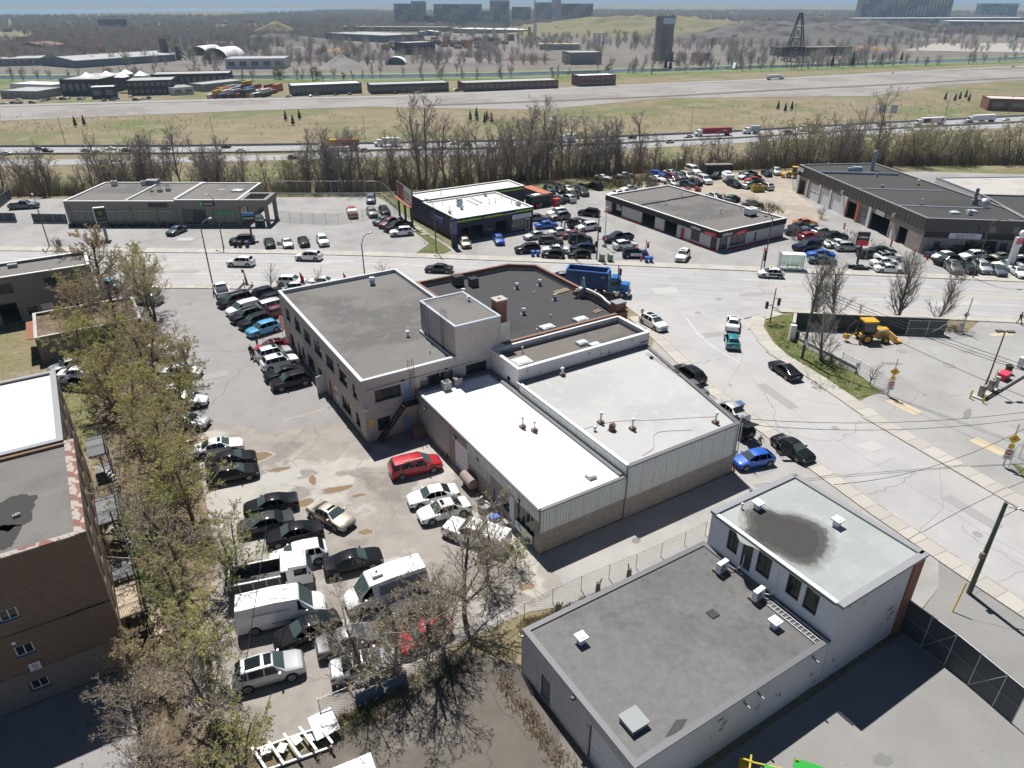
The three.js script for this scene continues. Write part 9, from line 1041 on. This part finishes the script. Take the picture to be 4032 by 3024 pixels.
const farCarG = (() => { const a = proto('sedan'),b = proto('suv'); return [a,b].map((p) => M([paintG(p.body.clone(),[1,1,1]),...[p.windshield,p.rear,...p.sides].map((g) => paintG(g.clone(),[0.02,0.02,0.025])),paintG(p.arch.clone(),[0.02,0.02,0.02]),paintG(p.under.clone(),[0.02,0.02,0.02])])); })(); const farM = {};
function farCar(x,z,ry,c,label,group,i = 0) { const m = farM[c] ??= (() => { const q = mt(PAINT[c],0.35,{ vertexColors: true }); return q; })(); single('car',label,'car',farCarG[i % 2],m,x,LOW + 0.2,z,ry,group); }
const CN9 = ['white','black','silver','grey','white','maroon','darkgrey','silver','white','bluegrey']; const word = { white: 'white',black: 'black',silver: 'silver',grey: 'grey',maroon: 'dark red',darkgrey: 'dark grey',bluegrey: 'blue grey' };
[[-237,-344],[-221,-350],[-204,-352],[-195,-346],[-194,-356],[-184,-351],[-168,-357],[-45,-366],[-29,-371],[-22,-366],[51,-383],[63,-388],[93,-391],[214,-432],[297,-451],[281,-449],[268,-440],[190,-425],[-178,-329],[-228,-356],[-130,-352],[-140,-361],[9,-376],[-70,-351],[30,-376],[150,-404],[-10,-352],[80,-375],[170,-402],[-100,-334]].forEach(([x,z],i) => farCar(x,z,(i % 2 ? 0.13 : PI + 0.13) + (x > 0 ? 0.14 : 0),CN9[i % 10],word[CN9[i % 10]] + ' car driving on the highway',word[CN9[i % 10]] + ' cars on the highway',i));
[[-354,-528],[-348,-529],[-344,-530],[-336,-531],[-336,-544],[-335,-549],[-333,-554],[-326,-551],[-325,-557],[-313,-551],[-315,-558],[-292,-544],[-288,-547],[-288,-553],[-284,-567],[-271,-547],[-269,-553],[-266,-557],[-356,-548],[-166,-565],[-151,-571],[-148,-577],[-134,-580],[-124,-584],[-73,-594],[-90,-590],[-46,-612],[-43,-606],[376,-763],[540,-836]].forEach(([x,z],i) => farCar(x,z,0.3 + (i % 3) * 0.6,CN9[(i * 3) % 10],word[CN9[(i * 3) % 10]] + ' car in the far lots beside the service road',word[CN9[(i * 3) % 10]] + ' cars in the far lots',i));
function semi(x,z,ry,c,label,L = 15,y = LOW + 0.15) { const t = thing('semi_truck',label,'truck',x,y,z,ry); part(t,'trailer',bx(L,2.9,2.55,-L / 2 + 2,1.1),fm(...c)); part(t,'cab',[bx(2.4,2.6,2.4,3.5,0.6),bx(1.6,1.3,2.1,5.4,0.5)],mat.whiteP); part(t,'windshield',bx(0.06,0.9,2,4.74,2.1),glassCar); for (const wx of [5.2,2.6,-L + 3.4,-L + 4.6]) part(t,'wheel',cyl(0.5,0.5,2.5,0,-1.25,0,12).rotateX(PI / 2).translate(wx,0.5,0),mat.rubber); return t; }
{ const a = semi(-88,-361,PI + 0.1,[0.4,0.07,0.03],'semi truck with yellow and red trailer on the highway'); part(a,'yellow_panel',bx(4,2.92,2.6,-0.1,1.1),fm(0.6,0.36,0.03)); semi(-62,-366,PI + 0.1,[0.65,0.65,0.66],'white box truck right behind the yellow and red trailer',8); const b = semi(103,-396,PI + 0.2,[0.3,0.02,0.05],'semi truck with dark red trailer on the highway',16.5); signPart(b,'trailer_logo',2.6,1.3,sign(2.6,1.3,(g,w,h) => { bg(g,w,h,'#8e1230'); txt(g,'HMY',w / 2,h / 2,h * 0.7,'#fff'); },96),-10.5,2,-1.3,PI,0.02); const c = semi(238,-433,PI + 0.28,[0.66,0.66,0.67],'semi truck with white trailer, black wedge and red round mark',16.5); part(c,'black_wedge',bx(5,2.4,0.03,-1.2,1.3,-1.29),mat.black); part(c,'red_mark',cyl(0.9,0.9,0.04,0,0,0,16).rotateX(PI / 2).translate(-12,2.7,-1.3),mat.redP); semi(274,-444,PI + 0.28,[0.68,0.68,0.69],'semi truck with plain white trailer at the right end of the highway',16.5); semi(243,-703,0.42,[0.68,0.68,0.68],'semi truck with white trailer on the service road',15); semi(164,-412,PI + 0.25,[0.3,0.3,0.31],'flatbed truck near the highway lamp masts',8); semi(131,-404,PI + 0.2,[0.35,0.4,0.45],'grey blue box van behind the dark red trailer',5.5); semi(29,-377,PI + 0.15,[0.6,0.62,0.64],'white delivery van left of the dark red trailer',5.5); }

[[-225,-372],[-150,-373],[-75,-378],[18,-385],[98,-408],[160,-425],[215,-446],[268,-465],[315,-478]].forEach(([x,z]) => { const t = thing('highway_lamp','slim grey highway lamp mast beside the carriageway','lamp mast',x,LOW,z,0,'highway lamp masts'); part(t,'pole',cyl(0.16,0.09,13,0,0,0,6),poleGrey); part(t,'lamp_head',bx(1.6,0.14,0.35,0.7,13,0),mat.galv); });
[[206,-438,-0.5,18,'pale truss sign gantry over the highway at the right'],[22,-382,1.9,9,'pale sign gantry over the highway behind the tall trees']].forEach(([x,z,r,L,l]) => { const t = thing('sign_gantry',l,'gantry',x,LOW,z,r),gs = []; for (const [y,d] of [[8,0],[9.6,0],[8,1.4],[9.6,1.4]]) gs.push(bar([0,y,d],[L,y,d],0.16)); for (let k = 0; k < L; k += 2) gs.push(bar([k,8,0],[k + 2,9.6,0],0.1),bar([k,9.6,1.4],[k + 2,8,1.4],0.1)); part(t,'truss',gs,fm(0.55,0.55,0.52)); part(t,'mast',[bar([0,0,0.7],[0,9.6,0.7],0.35)],fm(0.5,0.5,0.48)); for (const k of [0.45,0.78]) part(t,'sign_back',bx(3.6,4.4,0.2,L * k,7,1.8),fm(0.42,0.45,0.48)); });

{ const r = rng(88); const lab = 'bare tree in the rows along the canal',gr = 'trees along the canal'; for (let i = 0; i < 120; i++) { const p = along(CAN.slice(1,8),1),q = p[floor(r() * (p.length - 1))],o = r() < 0.68 ? 17 + 26 * r() : -20 - 20 * r(),x = q[0] + sin(q[2]) * o,z = q[1] + cos(q[2]) * o; tree('plain',i,x,z,0.75 + 0.45 * r(),r() * 6,lab,'canal_tree',gr,twigGrey,LOW); }
[[-213,-703],[-178,-700],[-153,-699],[-366,-700],[96,-770]].forEach(([x,z],i) => tree('willow',0,x,z,[1,1.05,0.6,0.95,0.8][i],i,['yellow willow left of its twin beside the canal','yellow willow right of its twin beside the canal','small yellow willow between the canal trees','green yellow willow at the far left of the canal','pale yellow willow behind the two storey brick office'][i],'willow_tree',null,twigM,LOW));
const cg = M([new THREE.ConeGeometry(1.3,3.6,7).translate(0,2.6,0),new THREE.ConeGeometry(1,2.6,7).translate(0,4,0),new THREE.ConeGeometry(0.6,1.8,7).translate(0,5.3,0)]); [[-136,-451],[-129,-456],[-127,-434],[-22,-466],[-25,-451],[-21,-451],[-16,-440],[-15,-451],[-12,-442],[-250,-428],[-247,-432],[176,-500],[177,-489],[184,-497],[313,-549],[316,-542],[325,-552],[335,-562],[326,-542],[345,-837,2.2],[370,-845,2.4],[160,-808,2],[164,-803,1.8],[430,-905,1.6],[460,-920,1.8]].forEach(([x,z,s = 1]) => { const t = thing('young_spruce',s > 1 ? 'dark conifer on the canal bank' : 'small dark spruce standing in the dry field','tree',x,LOW,z,x,s > 1 ? 'conifers on the canal bank' : 'small spruces in the dry field'); t.scale.setScalar(s); part(t,'trunk',cyl(0.15,0.1,1.4),mat.bark); part(t,'crown',cg,fm(0.022,0.04,0.022)); });

const g = TREES.plain[1],low = growTree(91,{ ...base,H: 12,r: 0.35,thin: 0.09,n: [9,7,0],levels: 2,ang: [0.7,0.7],ratio: [0.6,0.6],clear: 0.15,leaves: 0 }),tw = low.crown.clone(); const wg = M([low.trunk,low.crown,...[1,2].map((k) => tw.clone().rotateY(k * 2).scale(1,0.9 + 0.1 * k,1))]); const N = 30000,im = new THREE.InstancedMesh(wg,mt([1,1,1],1),N),m4 = new THREE.Matrix4(),q = new THREE.Quaternion(),c = new THREE.Color(),Y = new THREE.Vector3(0,1,0); let n = 0,guard = 0;
const hole = (x,z) => HR.some(([,a,b,c2,d]) => x > min(a,c2) - 60 && x < max(a,c2) + 60 && abs(z - b) < 70) || (x > -345 && x < 60 && z > -1860 && z < -1000) || hypot((x - 260) / 350,(z + 1800) / 350) < 1 || hypot((x - 560) / 420,(z + 1450) / 260) < 1 || (z > -1080 && x > -560 && x < 560) || (x > -50 && x < 640 && z > -1520) || (x > 1100 && z > -2600 && z < -1950) || (x > 540 && x < 1020 && z > -1340 && z < -1040);
while (n < N && guard++ < 150000) { const d = 870 + 4480 * r() ** 1.5,a = (r() - 0.5) * 1.5,x = d * sin(a) * 1.05,z = -d * cos(a); if (z > -850 || hole(x,z) && r() > 0.09 || fbm2(x / 130,z / 170,4) < 0.42) continue; if (x < -1050 - (z + 3500) * 0 && z < -3300 + (x + 2264) * -0.6 * 0 && (x < -1200 && z < -3400)) continue; q.setFromAxisAngle(Y,r() * 6.28); const s = 0.8 + 0.7 * r(); m4.compose(new THREE.Vector3(x,LOW,z),q,new THREE.Vector3(s,s,s)); im.setMatrixAt(n,m4); const t = r(); im.setColorAt(n,t < 0.86 ? c.setRGB(0.33 + 0.12 * r(),0.29 + 0.1 * r(),0.27 + 0.09 * r()) : c.setRGB(0.2,0.2,0.08)); n++; } im.count = n; stuff(im,'far_woods','grey brown leafless woods stretching to the lake','woods');
for (let i = 0; i < 330; i++) { const d = 1150 + 3000 * r() ** 1.3,a = (r() - 0.5) * 1.25,x = d * sin(a),z = -d * cos(a); if (hole(x,z) || (x < -1200 && z < -3300)) continue; const w = 14 + 46 * r() ** 2,roof = r() < 0.45 ? [0.62,0.62,0.62] : r() < 0.5 ? [0.2,0.15,0.13] : [0.3,0.17,0.13],L = w,t = thing('house','small flat roofed house or block showing among the far woods','house',x,LOW,z,(r() - 0.5) * 1.2,'houses among the far woods'); part(t,'wall',bx(L,7,11),fm(0.3,0.25,0.22)); part(t,'roof',bx(L + 0.6,0.6,11.6,0,7),fm(...roof)); } }
// draw
scene.traverse((o) => { if (o.isMesh) { o.castShadow = true; o.receiveShadow = true; } });
renderer.render(scene,camera);
